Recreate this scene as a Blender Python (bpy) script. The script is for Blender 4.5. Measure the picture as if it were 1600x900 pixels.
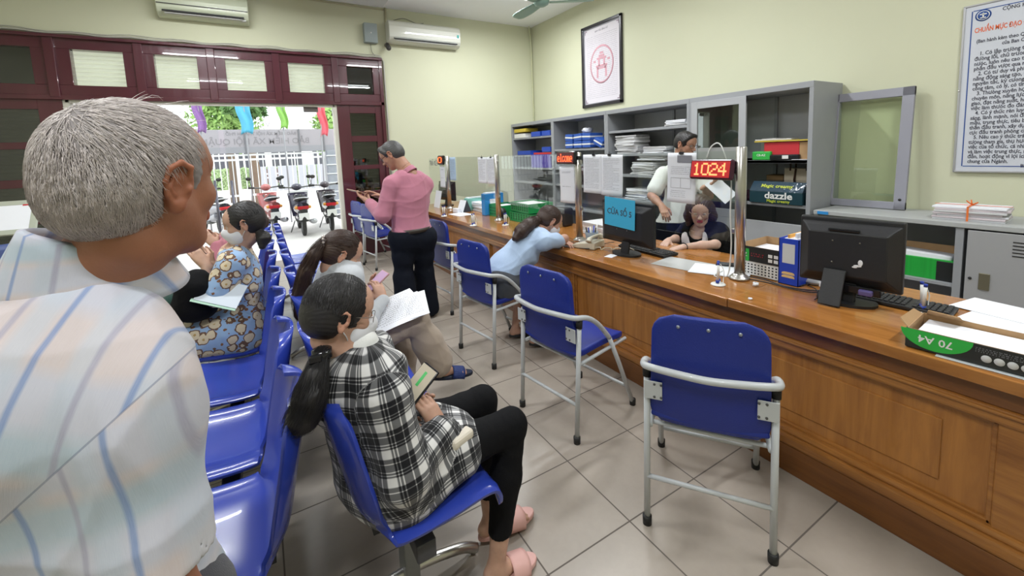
import bpy, bmesh, math, random
import numpy as np
from mathutils import Vector, Matrix, Euler
PI = math.pi
R = math.radians
for o in list(bpy.data.objects): bpy.data.objects.remove(o)
SC = bpy.context.scene
COL = SC.collection

# ------------------------------------------------------------------ camera
CF, CYAW, CPITCH, CROLL, CY0 = 664.86, 0.534, 0.106, -0.041, 307.03
CAMP = Vector((-1.152, -2.727, 1.4925))
def cam_axes():
    cy, sy, cp, sp, cr, sr = math.cos(CYAW), math.sin(CYAW), math.cos(CPITCH), math.sin(CPITCH), math.cos(CROLL), math.sin(CROLL)
    f = Vector((sy*cp, cy*cp, -sp)); r = Vector((cy, -sy, 0)); u = r.cross(f)
    return cr*r+sr*u, -sr*r+cr*u, f
CR_, CU_, CF_ = cam_axes()
cd = bpy.data.cameras.new('camera'); cam = bpy.data.objects.new('camera', cd); COL.objects.link(cam)
cd.sensor_fit = 'HORIZONTAL'; cd.sensor_width = 36; cd.lens = CF/1600*36
cd.shift_y = -(450-CY0)/1600
cd.clip_start = 0.02; cd.clip_end = 200
cam.matrix_world = Matrix(((CR_.x, CU_.x, -CF_.x, CAMP.x), (CR_.y, CU_.y, -CF_.y, CAMP.y), (CR_.z, CU_.z, -CF_.z, CAMP.z), (0, 0, 0, 1)))
SC.camera = cam
def at(x, y, X=None, Y=None, Z=None, D=None):
    """point of the place seen at (x, y) of the 1600x900 frame on a plane of the room"""
    d = CF_ + (x-800)/CF*CR_ - (y-CY0)/CF*CU_
    if X is not None: t = (X-CAMP.x)/d.x
    elif Y is not None: t = (Y-CAMP.y)/d.y
    elif Z is not None: t = (Z-CAMP.z)/d.z
    else: t = D
    return CAMP + d*t

# ------------------------------------------------------------------ light, sky, exposure
SC.view_settings.view_transform = 'Standard'
SC.view_settings.look = 'None'
SC.view_settings.gamma = 1.0
SC.view_settings.use_curve_mapping = False
SC.view_settings.exposure = 0.0
w = bpy.data.worlds.new('sky'); SC.world = w; w.use_nodes = True
bg = w.node_tree.nodes['Background']; bg.inputs[0].default_value = (0.92, 0.96, 1.0, 1); bg.inputs[1].default_value = 2.8
def area(name, loc, sx, sy, power, color=(1, 1, 1), rot=(0, 0, 0)):
    l = bpy.data.lights.new(name, 'AREA'); l.shape = 'RECTANGLE'; l.size = sx; l.size_y = sy; l.energy = power; l.color = color
    o = bpy.data.objects.new(name, l); COL.objects.link(o); o.location = loc; o.rotation_euler = rot
    return o
TUBES = [(-1.9, -2.9), (1.4, -2.9), (-1.9, 0.2), (1.4, 0.2), (-1.2, 2.6), (1.9, 2.6)]
for i, (x, y) in enumerate(TUBES):
    area('tube_light', (x, y, 3.60), 1.2, 0.12, 58, (0.95, 0.98, 1.0))
sun = bpy.data.lights.new('sun', 'SUN'); sun.energy = 2.0; sun.angle = R(12); sun.color = (1, 0.97, 0.92)
so = bpy.data.objects.new('sun', sun); COL.objects.link(so); so.rotation_euler = (R(38), R(8), R(10))

# ------------------------------------------------------------------ mesh builder
class MB:
    def __init__(s): s.bm = bmesh.new(); s.mi = 0
    def _fin(s, verts, faces, M=None, smooth=False):
        vs = [s.bm.verts.new(M @ Vector(v) if M is not None else Vector(v)) for v in verts]
        for f in faces:
            try: fc = s.bm.faces.new([vs[i] for i in f]); fc.smooth = smooth; fc.material_index = s.mi
            except ValueError: pass
        return vs
    def box(s, c, d, bev=0, M=None, seg=2, rz=0):
        t = bmesh.new(); bmesh.ops.create_cube(t, size=1)
        for v in t.verts: v.co = Vector((v.co.x*d[0], v.co.y*d[1], v.co.z*d[2]))
        if bev > 0:
            bmesh.ops.bevel(t, geom=t.edges[:], offset=min(bev, min(d)*.49), segments=seg, affect='EDGES', profile=.5)
        L = Matrix.Translation(Vector(c)) @ Matrix.Rotation(rz, 4, 'Z')
        if M is not None: L = M @ L
        t.verts.index_update()
        s._fin([L @ v.co for v in t.verts], [[v.index for v in f.verts] for f in t.faces])
        t.free(); return s
    def span(s, a, b, bev=0, M=None):
        a, b = Vector(a), Vector(b); d = b-a
        return s.box((a+b)/2, (abs(d.x), abs(d.y), abs(d.z)), bev, M)
    def bar(s, p, q, wdt, dep, up=(0, 0, 1), bev=0, M=None):
        p, q = Vector(p), Vector(q); z = (q-p); L = z.length; z.normalize()
        x = Vector(up).cross(z)
        if x.length < 1e-5: x = Vector((1, 0, 0)).cross(z)
        x.normalize(); y = z.cross(x)
        T = Matrix(((x.x, y.x, z.x, 0), (x.y, y.y, z.y, 0), (x.z, y.z, z.z, 0), (0, 0, 0, 1)))
        T = Matrix.Translation((p+q)/2) @ T
        if M is not None: T = M @ T
        return s.box((0, 0, 0), (wdt, dep, L), bev, T)
    def tube(s, pts, r, n=10, closed=False, M=None, flat=1.0, smooth=True):
        P = [Vector(p) for p in pts]; N = len(P)
        rr = r if isinstance(r, (list, tuple)) else [r]*N
        ref = None; V = []
        for i in range(N):
            if closed: t = P[(i+1) % N]-P[i-1]
            else: t = P[min(i+1, N-1)]-P[max(i-1, 0)]
            t.normalize()
            if ref is None:
                ref = Vector((0, 0, 1)) if abs(t.z) < .9 else Vector((1, 0, 0))
            a = ref - t*ref.dot(t); a.normalize(); ref = a; b = t.cross(a)
            for k in range(n):
                th = 2*PI*k/n; V.append(P[i] + (a*math.cos(th)*flat + b*math.sin(th))*rr[i])
        F = []
        for i in range(N if closed else N-1):
            j = (i+1) % N
            for k in range(n): F.append((i*n+k, i*n+(k+1) % n, j*n+(k+1) % n, j*n+k))
        if not closed:
            F.append(tuple(range(n-1, -1, -1))); F.append(tuple((N-1)*n+k for k in range(n)))
        s._fin(V, F, M, smooth); return s
    def lathe(s, prof, c=(0, 0, 0), n=24, M=None, smooth=True, cap=True):
        V = []; F = []; c = Vector(c)
        for (r, z) in prof:
            for k in range(n):
                th = 2*PI*k/n; V.append(c+Vector((r*math.cos(th), r*math.sin(th), z)))
        for i in range(len(prof)-1):
            for k in range(n): F.append((i*n+k, i*n+(k+1) % n, (i+1)*n+(k+1) % n, (i+1)*n+k))
        if cap:
            F.append(tuple(range(n-1, -1, -1))); F.append(tuple((len(prof)-1)*n+k for k in range(n)))
        s._fin(V, F, M, smooth); return s
    def prism(s, out, dep, M=None, smooth=False):
        """outline in xy extruded along z by dep"""
        n = len(out)
        V = [(x, y, 0) for x, y in out] + [(x, y, dep) for x, y in out]
        F = [tuple(range(n-1, -1, -1)), tuple(range(n, 2*n))] + [(i, (i+1) % n, n+(i+1) % n, n+i) for i in range(n)]
        s._fin(V, F, M, smooth); return s
    def surf(s, fn, nu, nv, M=None, smooth=True):
        V = [fn(i/nu, j/nv) for i in range(nu+1) for j in range(nv+1)]
        F = [(i*(nv+1)+j, (i+1)*(nv+1)+j, (i+1)*(nv+1)+j+1, i*(nv+1)+j+1) for i in range(nu) for j in range(nv)]
        s._fin(V, F, M, smooth); return s
    def sph(s, c, r, n=12, M=None, sc=(1, 1, 1)):
        V = []; F = []; c = Vector(c); m = n//2+2
        for i in range(m+1):
            ph = PI*i/m
            for k in range(n):
                th = 2*PI*k/n
                V.append(c+Vector((r*sc[0]*math.sin(ph)*math.cos(th), r*sc[1]*math.sin(ph)*math.sin(th), r*sc[2]*math.cos(ph))))
        for i in range(m):
            for k in range(n): F.append((i*n+k, (i+1)*n+k, (i+1)*n+(k+1) % n, i*n+(k+1) % n))
        s._fin(V, F, M, True); return s
    def build(s, name, mats, parent=None, mods=None, fix=True):
        if fix:
            bmesh.ops.remove_doubles(s.bm, verts=s.bm.verts[:], dist=1e-6)
            bmesh.ops.recalc_face_normals(s.bm, faces=s.bm.faces[:])
        me = bpy.data.meshes.new(name); s.bm.to_mesh(me); s.bm.free()
        for m in (mats if isinstance(mats, (list, tuple)) else [mats]): me.materials.append(m)
        o = bpy.data.objects.new(name, me); COL.objects.link(o)
        if parent is not None: o.parent = parent
        return o

def tag(o, label=None, cat=None, group=None, kind=None):
    if label: o['label'] = label
    if cat: o['category'] = cat
    if group: o['group'] = group
    if kind: o['kind'] = kind
    return o
def thing(name, label, cat, loc=(0, 0, 0), rz=0, group=None, M=None):
    o = bpy.data.objects.new(name, None); COL.objects.link(o); o.empty_display_size = .1
    if M is not None: o.matrix_world = M
    else: o.location = loc; o.rotation_euler = (0, 0, rz)
    return tag(o, label, cat, group)
def struct(mb, name, mats): return tag(mb.build(name, mats), kind='structure')
def place(mb, name, mats, label, cat, loc=(0, 0, 0), rz=0, group=None, M=None):
    o = mb.build(name, mats)
    if M is not None: o.matrix_world = M
    else: o.location = loc; o.rotation_euler = (0, 0, rz)
    return tag(o, label, cat, group)
def children(o): return [c for c in bpy.data.objects if c.parent == o]
def copy_tree(o, parent=None):
    c = o.copy(); COL.objects.link(c)
    if parent is not None: c.parent = parent
    for ch in children(o): copy_tree(ch, c)
    return c
def frame(o, x, y=None, z=None):
    """matrix from origin and axes"""
    x = Vector(x).normalized()
    if z is None: y = Vector(y).normalized(); z = x.cross(y).normalized(); y = z.cross(x)
    else: z = Vector(z); z = (z-x*z.dot(x)).normalized(); y = z.cross(x)
    o = Vector(o)
    return Matrix(((x.x, y.x, z.x, o.x), (x.y, y.y, z.y, o.y), (x.z, y.z, z.z, o.z), (0, 0, 0, 1)))
def spline(pts, n=8, closed=False):
    P = [Vector(p) for p in pts]; N = len(P); out = []
    for i in range(N if closed else N-1):
        if closed: a, b, c, d = P[i-1], P[i], P[(i+1) % N], P[(i+2) % N]
        else: a, b, c, d = P[max(i-1, 0)], P[i], P[i+1], P[min(i+2, N-1)]
        for k in range(n):
            t = k/n
            out.append(.5*((2*b)+(c-a)*t+(2*a-5*b+4*c-d)*t*t+(3*b-a-3*c+d)*t**3))
    if not closed: out.append(P[-1])
    return out

# ------------------------------------------------------------------ materials
MATS = {}
def mat(name, col, rough=.5, metal=0, noise=0, nscale=8, bump=0, bscale=60, spec=.5, emit=None, estr=1, alpha=1, trans=0, coat=0, ior=1.45, sheen=0, sss=0, stretch=None):
    if name in MATS: return MATS[name]
    m = bpy.data.materials.new(name); m.use_nodes = True; nt = m.node_tree; b = nt.nodes['Principled BSDF']
    c = tuple(col)+(1,)
    b.inputs['Base Color'].default_value = c; b.inputs['Roughness'].default_value = rough; b.inputs['Metallic'].default_value = metal
    b.inputs['Specular IOR Level'].default_value = spec; b.inputs['IOR'].default_value = ior
    b.inputs['Coat Weight'].default_value = coat; b.inputs['Alpha'].default_value = alpha; b.inputs['Transmission Weight'].default_value = trans
    b.inputs['Sheen Weight'].default_value = sheen
    if sss: b.inputs['Subsurface Weight'].default_value = sss; b.inputs['Subsurface Radius'].default_value = (.02, .008, .004); b.inputs['Subsurface Scale'].default_value = .3
    if emit: b.inputs['Emission Color'].default_value = tuple(emit)+(1,); b.inputs['Emission Strength'].default_value = estr
    tc = nt.nodes.new('ShaderNodeTexCoord'); mp = nt.nodes.new('ShaderNodeMapping'); nt.links.new(tc.outputs['Object'], mp.inputs[0])
    if stretch: mp.inputs['Scale'].default_value = stretch
    if noise:
        n = nt.nodes.new('ShaderNodeTexNoise'); n.inputs['Scale'].default_value = nscale; n.inputs['Detail'].default_value = 5
        nt.links.new(mp.outputs[0], n.inputs['Vector'])
        mx = nt.nodes.new('ShaderNodeMixRGB'); mx.inputs[1].default_value = tuple(max(0, v*(1-noise)) for v in col)+(1,); mx.inputs[2].default_value = tuple(min(1, v*(1+noise)) for v in col)+(1,)
        nt.links.new(n.outputs['Fac'], mx.inputs[0]); nt.links.new(mx.outputs[0], b.inputs['Base Color'])
    if bump:
        n = nt.nodes.new('ShaderNodeTexNoise'); n.inputs['Scale'].default_value = bscale; n.inputs['Detail'].default_value = 4
        nt.links.new(mp.outputs[0], n.inputs['Vector'])
        bu = nt.nodes.new('ShaderNodeBump'); bu.inputs['Strength'].default_value = bump; bu.inputs['Distance'].default_value = .01
        nt.links.new(n.outputs['Fac'], bu.inputs['Height']); nt.links.new(bu.outputs[0], b.inputs['Normal'])
    MATS[name] = m; return m
class NT:
    """small helper around a material's node tree"""
    def __init__(s, m): s.t = m.node_tree; s.b = s.t.nodes['Principled BSDF']
    def n(s, typ, **kw):
        o = s.t.nodes.new('ShaderNode'+typ)
        for k, v in kw.items(): setattr(o, k, v)
        return o
    def l(s, a, b): s.t.links.new(a, b)
    def math(s, op, a, b=None, clamp=False):
        o = s.n('Math', operation=op); o.use_clamp = clamp
        for i, v in enumerate((a, b)):
            if v is None: continue
            if isinstance(v, (int, float)): o.inputs[i].default_value = v
            else: s.l(v, o.inputs[i])
        return o.outputs[0]
    def mix(s, f, a, b, mode='MIX'):
        o = s.n('MixRGB', blend_type=mode)
        for i, v in enumerate((f, a, b)):
            if isinstance(v, (int, float)): o.inputs[i].default_value = v
            elif isinstance(v, tuple): o.inputs[i].default_value = v+(1,)
            else: s.l(v, o.inputs[i])
        return o.outputs[0]
def wood_mat(name, dark, light, axis='Y', rough=.28, coat=.3, scale=1.0, patches=False):
    m = mat(name, light, rough, coat=coat); k = NT(m)
    tc = k.n('TexCoord'); mp = k.n('Mapping'); k.l(tc.outputs['Object'], mp.inputs[0])
    sc = {'X': (1.2, 14, 14), 'Y': (14, 1.2, 14), 'Z': (14, 14, 1.2)}[axis]
    mp.inputs['Scale'].default_value = tuple(v*scale for v in sc)
    n1 = k.n('TexNoise'); n1.inputs['Scale'].default_value = 2.2; n1.inputs['Detail'].default_value = 8; n1.inputs['Roughness'].default_value = .65; n1.inputs['Distortion'].default_value = .6
    k.l(mp.outputs[0], n1.inputs['Vector'])
    n2 = k.n('TexNoise'); n2.inputs['Scale'].default_value = .9; n2.inputs['Detail'].default_value = 3; k.l(tc.outputs['Object'], n2.inputs['Vector'])
    f = k.math('ADD', k.math('MULTIPLY', n1.outputs['Fac'], .75), k.math('MULTIPLY', n2.outputs['Fac'], .35))
    cr = k.n('ValToRGB'); cr.color_ramp.elements[0].position = .36; cr.color_ramp.elements[1].position = .68
    cr.color_ramp.elements[0].color = tuple(dark)+(1,); cr.color_ramp.elements[1].color = tuple(light)+(1,)
    k.l(f, cr.inputs[0]); k.l(cr.outputs[0], k.b.inputs['Base Color'])
    bu = k.n('Bump'); bu.inputs['Strength'].default_value = .08; bu.inputs['Distance'].default_value = .002; k.l(n1.outputs['Fac'], bu.inputs['Height']); k.l(bu.outputs[0], k.b.inputs['Normal'])
    return m
def text_mesh(s, size, m, parent, M, name='lettering', ext=.0006, align='CENTER', sx=1.0, space=1.0, line=1.0, bold=0):
    cu = bpy.data.curves.new(name, 'FONT'); cu.body = s; cu.size = 1; cu.extrude = ext/size; cu.align_x = align; cu.align_y = 'CENTER'
    cu.space_character = space; cu.space_line = line; cu.resolution_u = 2; cu.offset = .014+bold/size
    t = bpy.data.objects.new(name, cu); COL.objects.link(t)
    dg = bpy.context.evaluated_depsgraph_get(); me = bpy.data.meshes.new_from_object(t.evaluated_get(dg)); bpy.data.objects.remove(t)
    me.transform(M @ Matrix.Diagonal((sx*size, size, size, 1))); me.materials.clear(); me.materials.append(m); me.name = name
    o = bpy.data.objects.new(name, me); COL.objects.link(o)
    if parent is not None: o.parent = parent
    return o
WHITE = mat('white_plastic', (.78, .78, .76), .4)
PAPER = mat('paper', (.80, .81, .86), .8)
PAPER2 = mat('paper_grey', (.62, .62, .63), .85, noise=.08, nscale=30)
INK = mat('ink', (.05, .05, .07), .7)
BLACK = mat('black_plastic', (.018, .018, .020), .42, bump=.1, bscale=300)
BLACKG = mat('black_gloss', (.012, .012, .014), .15)
CHROME = mat('stainless_steel', (.55, .53, .50), .30, 1.0)
CHAIRGREY = mat('chair_grey_paint', (.52, .54, .55), .35, coat=.3)
BLUEP = mat('blue_vinyl', (.012, .028, .24), .38, noise=.12, nscale=3, bump=.15, bscale=180)
BLUESEAT = mat('blue_moulded_plastic', (.028, .055, .38), .22, noise=.08, nscale=4, coat=.25)
STEEL = mat('grey_enamelled_steel', (.31, .32, .34), .45, noise=.06, nscale=5)
STEEL_LIT = mat('grey_steel_lit_inside', (.42, .425, .44), .5, noise=.08, nscale=5)  # lighter copy of the steel, ambient light inside the cabinets put into its colour
RUBBER = mat('black_rubber', (.015, .015, .015), .6)
BLUETUB = mat('blue_plastic', (.02, .07, .45), .35)
GREENTUB = mat('green_plastic', (.01, .25, .07), .4)
CARD = mat('brown_cardboard', (.42, .26, .13), .8, noise=.1, nscale=20)
REDCARD = mat('red_card', (.55, .03, .04), .5)
YELLOWCARD = mat('yellow_card', (.6, .45, .05), .5)
GLASS = mat('clear_acrylic', (.93, .97, .95), .02, alpha=1, trans=1.0, ior=1.2)
def thin_glass(name, tint, refl=.08, rough=.0):
    m = bpy.data.materials.new(name); m.use_nodes = True; nt = m.node_tree; nt.nodes.clear()
    out = nt.nodes.new('ShaderNodeOutputMaterial'); mx = nt.nodes.new('ShaderNodeMixShader'); tr = nt.nodes.new('ShaderNodeBsdfTransparent'); gl = nt.nodes.new('ShaderNodeBsdfGlossy')
    tr.inputs[0].default_value = tuple(tint)+(1,); gl.inputs['Roughness'].default_value = rough
    fr = nt.nodes.new('ShaderNodeLayerWeight'); fr.inputs[0].default_value = .5; pw = nt.nodes.new('ShaderNodeMath'); pw.operation = 'POWER'; pw.inputs[1].default_value = 4.5
    ad = nt.nodes.new('ShaderNodeMath'); ad.operation = 'MULTIPLY_ADD'; ad.inputs[1].default_value = .7; ad.inputs[2].default_value = refl+.02; ad.use_clamp = True
    nt.links.new(fr.outputs['Facing'], pw.inputs[0]); nt.links.new(pw.outputs[0], ad.inputs[0]); nt.links.new(ad.outputs[0], mx.inputs[0]); nt.links.new(tr.outputs[0], mx.inputs[1]); nt.links.new(gl.outputs[0], mx.inputs[2]); nt.links.new(mx.outputs[0], out.inputs[0])
    MATS[name] = m; return m
ACRYL = thin_glass('acrylic_sheet', (.95, .97, .96), .03)
GLASSCLEAR = thin_glass('door_glass', (.96, .98, .97), .0)
GLASSDARK = thin_glass('smoked_cabinet_glass', (.80, .86, .82), .10)
GLASSGREEN = thin_glass('green_cabinet_glass', (.95, .985, .92), .05)
# ================================================================== ROOM SHELL
XW, YW, CEIL = 3.385, 4.0, 3.73
XL, YB = -4.2, -5.6
m_wall = mat('wall_paint', (.62, .625, .46), .7, noise=.03, nscale=1.5)
m_ceil = mat('ceiling_paint', (.90, .91, .94), .8)
m_floor = mat('floor_tiles', (.38, .34, .29), .3); k = NT(m_floor)
tc = k.n('TexCoord'); br = k.n('TexBrick', offset=0.0, squash=1.0)
br.inputs['Scale'].default_value = 1; br.inputs['Brick Width'].default_value = .4; br.inputs['Row Height'].default_value = .4; br.inputs['Mortar Size'].default_value = .0035; br.inputs['Mortar Smooth'].default_value = .3
br.inputs['Color1'].default_value = (.35, .305, .26, 1); br.inputs['Color2'].default_value = (.385, .337, .287, 1); br.inputs['Mortar'].default_value = (.13, .11, .095, 1)
k.l(tc.outputs['Object'], br.inputs['Vector'])
nz = k.n('TexNoise'); nz.inputs['Scale'].default_value = 3.2; nz.inputs['Detail'].default_value = 6; nz.inputs['Roughness'].default_value = .6; k.l(tc.outputs['Object'], nz.inputs['Vector'])
nz2 = k.n('TexNoise'); nz2.inputs['Scale'].default_value = 40; nz2.inputs['Detail'].default_value = 3; k.l(tc.outputs['Object'], nz2.inputs['Vector'])
cr = k.n('ValToRGB'); cr.color_ramp.elements[0].position = .3; cr.color_ramp.elements[1].position = .7; cr.color_ramp.elements[0].color = (.90, .895, .885, 1); cr.color_ramp.elements[1].color = (1.06, 1.06, 1.06, 1)
k.l(k.math('ADD', k.math('MULTIPLY', nz.outputs['Fac'], .8), k.math('MULTIPLY', nz2.outputs['Fac'], .2)), cr.inputs[0])
k.l(k.mix(1.0, br.outputs['Color'], cr.outputs[0], 'MULTIPLY'), k.b.inputs['Base Color'])
k.l(k.math('ADD', k.math('MULTIPLY', br.outputs['Fac'], .5), k.math('ADD', k.math('MULTIPLY', nz.outputs['Fac'], .12), .24)), k.b.inputs['Roughness'])
bu = k.n('Bump'); bu.inputs['Strength'].default_value = .3; bu.inputs['Distance'].default_value = .002; bu.invert = True; k.l(br.outputs['Fac'], bu.inputs['Height']); k.l(bu.outputs[0], k.b.inputs['Normal'])
struct(MB().span((XL, YB, -.1), (XW, YW, 0)), 'floor', m_floor)
struct(MB().span((XL, YB, CEIL), (XW+.2, YW+.2, CEIL+.15)), 'ceiling', m_ceil)
struct(MB().span((XW, YB, 0), (XW+.2, YW+.2, CEIL)), 'wall_right', m_wall)
struct(MB().span((XL-.2, YB, 0), (XL, YW+.2, CEIL)), 'wall_left', m_wall)
struct(MB().span((XL-.2, YB-.2, 0), (XW+.2, YB, CEIL)), 'wall_back', m_wall)
FX0, FX1, FZ = -3.9, .60, 2.97      # dark wooden front
OX0, OX1, OZ = -2.94, -.117, 2.27   # open doorway
b = MB().span((FX1, YW, 0), (XW, YW+.2, CEIL)).span((XL, YW, FZ), (FX1, YW+.2, CEIL)).span((XL, YW, 0), (FX0, YW+.2, FZ))
struct(b, 'wall_front', m_wall)
# dark red lacquered timber
m_red = mat('maroon_lacquer', (.085, .018, .028), .22, noise=.35, nscale=3, coat=.5, bump=.35, bscale=9, stretch=(1, 1, .25))
m_pane = mat('dark_pane', (.05, .055, .055), .08, coat=.2)
# transom frame: grid of rails with holes
panes = [(-3.62, -3.15), (-2.84, -2.39), (-2.11, -1.69), (-1.395, -.955), (-.675, -.23), (.09, .46)]
PZ0, PZ1 = 2.43, 2.825
y0, y1 = YW-.03, YW+.09
b = MB()
b.span((FX0, y0, PZ1), (FX1, y1, FZ), .006); b.span((FX0, y0, OZ), (FX1, y1, PZ0), .006)
xs = [FX0]+[v for p in panes for v in p]+[FX1]
for i in range(0, len(xs), 2): b.span((xs[i], y0, PZ0), (xs[i+1], y1, PZ1), .004)
# raised posts and ridges between transom sashes
for x in (-3.0, -2.25, -1.545, -.82, -.075): b.span((x-.045, y0-.025, OZ+.02), (x+.045, y0, FZ-.03), .008)
b.span((FX0, y0-.045, FZ-.035), (FX1, y0, FZ), .006); b.span((FX0, y0-.02, OZ-.005), (FX1, y0, OZ+.05), .006)
b.span((FX1-.05, y0-.02, 0), (FX1, y0, FZ), .004)
struct(b, 'trim_1', m_red)
m_shut = mat('cream_shutter', (.78, .78, .66), .5, emit=(.9, .93, .80), estr=0.0)
m_louv = mat('cream_roller_slats', (.72, .74, .62), .45)
for i, (xa, xb) in enumerate(panes):
    g = MB()
    for (za, zb) in ((PZ0, PZ1),):
        g.span((xa-.004, YW+.02, za-.004), (xb+.004, YW+.026, zb+.004))
    o = struct(g, 'window_%d' % (i+1), GLASSCLEAR if 0 < i < 5 else thin_glass('transom_glass', (.35, .38, .38), .10))
# translucent roller shutter box behind the middle transoms
m_slat = mat('roller_slat_paint', (.80, .80, .68), .5); k = NT(m_slat); tl = k.n('BsdfTranslucent'); tl.inputs[0].default_value = (.62, .62, .50, 1); mxs = k.n('MixShader'); mxs.inputs[0].default_value = .5; k.l(k.b.outputs[0], mxs.inputs[1]); k.l(tl.outputs[0], mxs.inputs[2]); k.l(mxs.outputs[0], k.t.nodes['Material Output'].inputs[0])
b = MB()
z = PZ0-.06
while z < PZ1+.08:
    pts = [(0, z), (.018, z+.012), (.022, z+.028), (.014, z+.042), (0, z+.048)]
    V = []
    b._fin([(-3.02, YW+.13+p[0]*-1, p[1]) for p in pts]+[(-.02, YW+.13-p[0], p[1]) for p in pts], [(j, j+1, j+6, j+5) for j in range(4)], None, False)
    z += .048
tag(b.build('roller_shutter', m_slat), 'cream horizontal roller shutter slats behind the middle transom panes', 'shutter')
# fixed leaves both sides of the opening (structure: door_1 left, door_2 right)
def leaf(name, xa, xb, cols, rows):
    b = MB(); y0, y1 = YW-.02, YW+.07
    for i in range(0, len(cols), 2): b.span((cols[i], y0, 0), (cols[i+1], y1, OZ), .004)
    zs = [0]+rows+[OZ]
    for i in range(0, len(zs), 2):
        for j in range(1, len(cols)-1, 2): b.span((cols[j], y0, zs[i]), (cols[j+1], y1, zs[i+1]), .003)
    o = tag(b.build(name, m_red), kind='structure')
    for i in range(1, len(zs)-1, 2):
        for j in range(1, len(cols)-1, 2):
            MB().span((cols[j]-.003, YW+.02, zs[i]-.003), (cols[j+1]+.003, YW+.026, zs[i+1]+.003)).build('pane', MATS['transom_glass'], o)
    # steel louvre shutter close behind the leaf
    s = MB(); z = .1
    while z < OZ-.02:
        s.bar((xa+.02, YW+.12, z), (xb-.02, YW+.12, z), .004, .05, up=(0, 1, .5)); z += .045
    s.span((xa, YW+.15, 0), (xb, YW+.16, OZ+.02))  # added dark backing sheet, keeps daylight off the slats
    s.build('louvre', mat('dark_louvre', (.10, .11, .115), .5), o)
    return o
leaf('door_2', OX1, FX1, [OX1+.03, .085, .46, FX1], [.30, .90, .98, 1.31, 1.375, 1.725, 1.815, 2.15])
leaf('door_1', FX0, OX0, [FX0, -3.78, -3.16, OX0-.02], [.30, .90, .98, 1.31, 1.40, 1.73, 1.805, 2.16])
# narrow cream door lining
b = MB()
m_lin = mat('cream_door_lining', (.62, .60, .52), .5)
b.span((OX0-.02, YW-.01, .1), (OX0+.03, YW+.13, OZ)); b.span((OX1-.02, YW-.01, .1), (OX1+.03, YW+.13, OZ)); b.span((OX0, YW-.01, OZ-.03), (OX1, YW+.13, OZ))
struct(b, 'trim_2', m_lin)
for xa, xb in ((FX0, -3.0), (-.02, FX1)): struct(MB().span((xa, YW+.15, OZ+.02), (xb, YW+.16, FZ)), 'dark_backing', mat('dark_louvre', (.10, .11, .115), .5))  # added dark sheets blocking daylight behind the end transom panes
# cable run along the top of the timber and down its side
m_cab = mat('grey_cable_cover', (.45, .44, .38), .6)
b = MB()
pts = [(FX0, YW-.02, FZ+.03)]+[(x/10, YW-.026, FZ+.025+.008*math.sin(x*1.3)) for x in range(-38, 6)]+[(.60, YW-.026, FZ+.02), (.635, YW-.020, FZ-.05), (.64, YW-.018, 1.5), (.66, YW-.018, .1)]
b.tube(pts, .013, 6); b.tube([(p[0], p[1]-.01, p[2]+.018+.008*math.sin(p[0]*5)) for p in pts[:-3]], .006, 5)
tag(b.build('cable', m_cab), 'grey cable run draped over the top and side of the maroon timber frame', 'cable')
b = MB().tube([(.72, YW-.012, 3.73), (.715, YW-.012, 3.16)], .018, 6).tube([(-1.0, YW-.01, 3.72), (.3, YW-.01, 3.70), (.72, YW-.01, 3.70)], .01, 6)
tag(b.build('conduit', mat('beige_conduit', (.50, .47, .33), .6)), 'thin beige conduit dropping from ceiling to the wall camera', 'conduit')
tag(MB().tube([(3.30, YW-.05, 3.73), (3.30, YW-.05, 3.72), (3.345, YW-.03, 3.4), (3.36, YW-.02, .8)], .012, 6).build('corner_pipe', mat('cream_pipe', (.66, .67, .45), .5)), 'thin cream pipe running down the corner of the two walls', 'pipe')
# ceiling beam with the lamp box near the top of the frame
struct(MB().span((-.9, 2.2, CEIL-.16), (.55, 3.5, CEIL), .01), 'trim_3', mat('grey_beam', (.55, .56, .58), .7))
# ceiling tube lamps
for i, (x, y) in enumerate(TUBES):
    t = thing('tube_lamp', ['ceiling tube lamp behind the photographer on the left', 'ceiling tube lamp behind the photographer over the counter', 'ceiling tube lamp over the waiting benches', 'ceiling tube lamp over the clerk side of the counter', 'ceiling tube lamp near the open doorway', 'ceiling tube lamp near the far wall corner'][i], 'lamp', (x, y, CEIL))
    MB().span((-.63, -.035, -.05), (.63, .035, 0), .006).build('housing', WHITE, t)
    MB().tube([(-.58, 0, -.075), (.58, 0, -.075)], .014, 10).build('tube', mat('lit_tube', (1, 1, 1), .5, emit=(.95, 1, 1), estr=9), t)

# ================================================================== OUTSIDE
ZG = .10
m_pave = mat('pale_paving', (.66, .62, .60), .8, noise=.08, nscale=2)
struct(MB().span((-14, YW+.0, -.1), (9, 34, ZG)), 'ground', m_pave)
rnd = random.Random(5)
def leaf_cloud(b, c, rad, n, size, seed=1):
    """n small folded leaves scattered through an ellipsoidal crown"""
    q = random.Random(seed); c = Vector(c)
    for i in range(n):
        v = Vector((q.gauss(0, 1), q.gauss(0, 1), q.gauss(0, 1))).normalized()
        lump = .75+.25*math.sin(v.x*6+seed)*math.cos(v.z*5+v.y*4)
        p = c+Vector((v.x*rad[0], v.y*rad[1], v.z*rad[2]))*lump*q.uniform(.55, 1)
        a = Vector((q.gauss(0, 1), q.gauss(0, 1), q.gauss(0, 1))).normalized(); t = a.cross(v)
        if t.length < .01: continue
        t.normalize(); s = size*q.uniform(.6, 1.3)
        b._fin([p-a*s, p+t*s*.4+Vector((0, 0, .1*s)), p+a*s, p-t*s*.4], [(0, 1, 2, 3)])
m_leaf = mat('light_green_leaves', (.26, .42, .12), .6, noise=.5, nscale=2); m_leafd = mat('dark_leaves', (.07, .16, .04), .6, noise=.4, nscale=2)  # a lighter and a darker leaf green, one per tree
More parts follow.
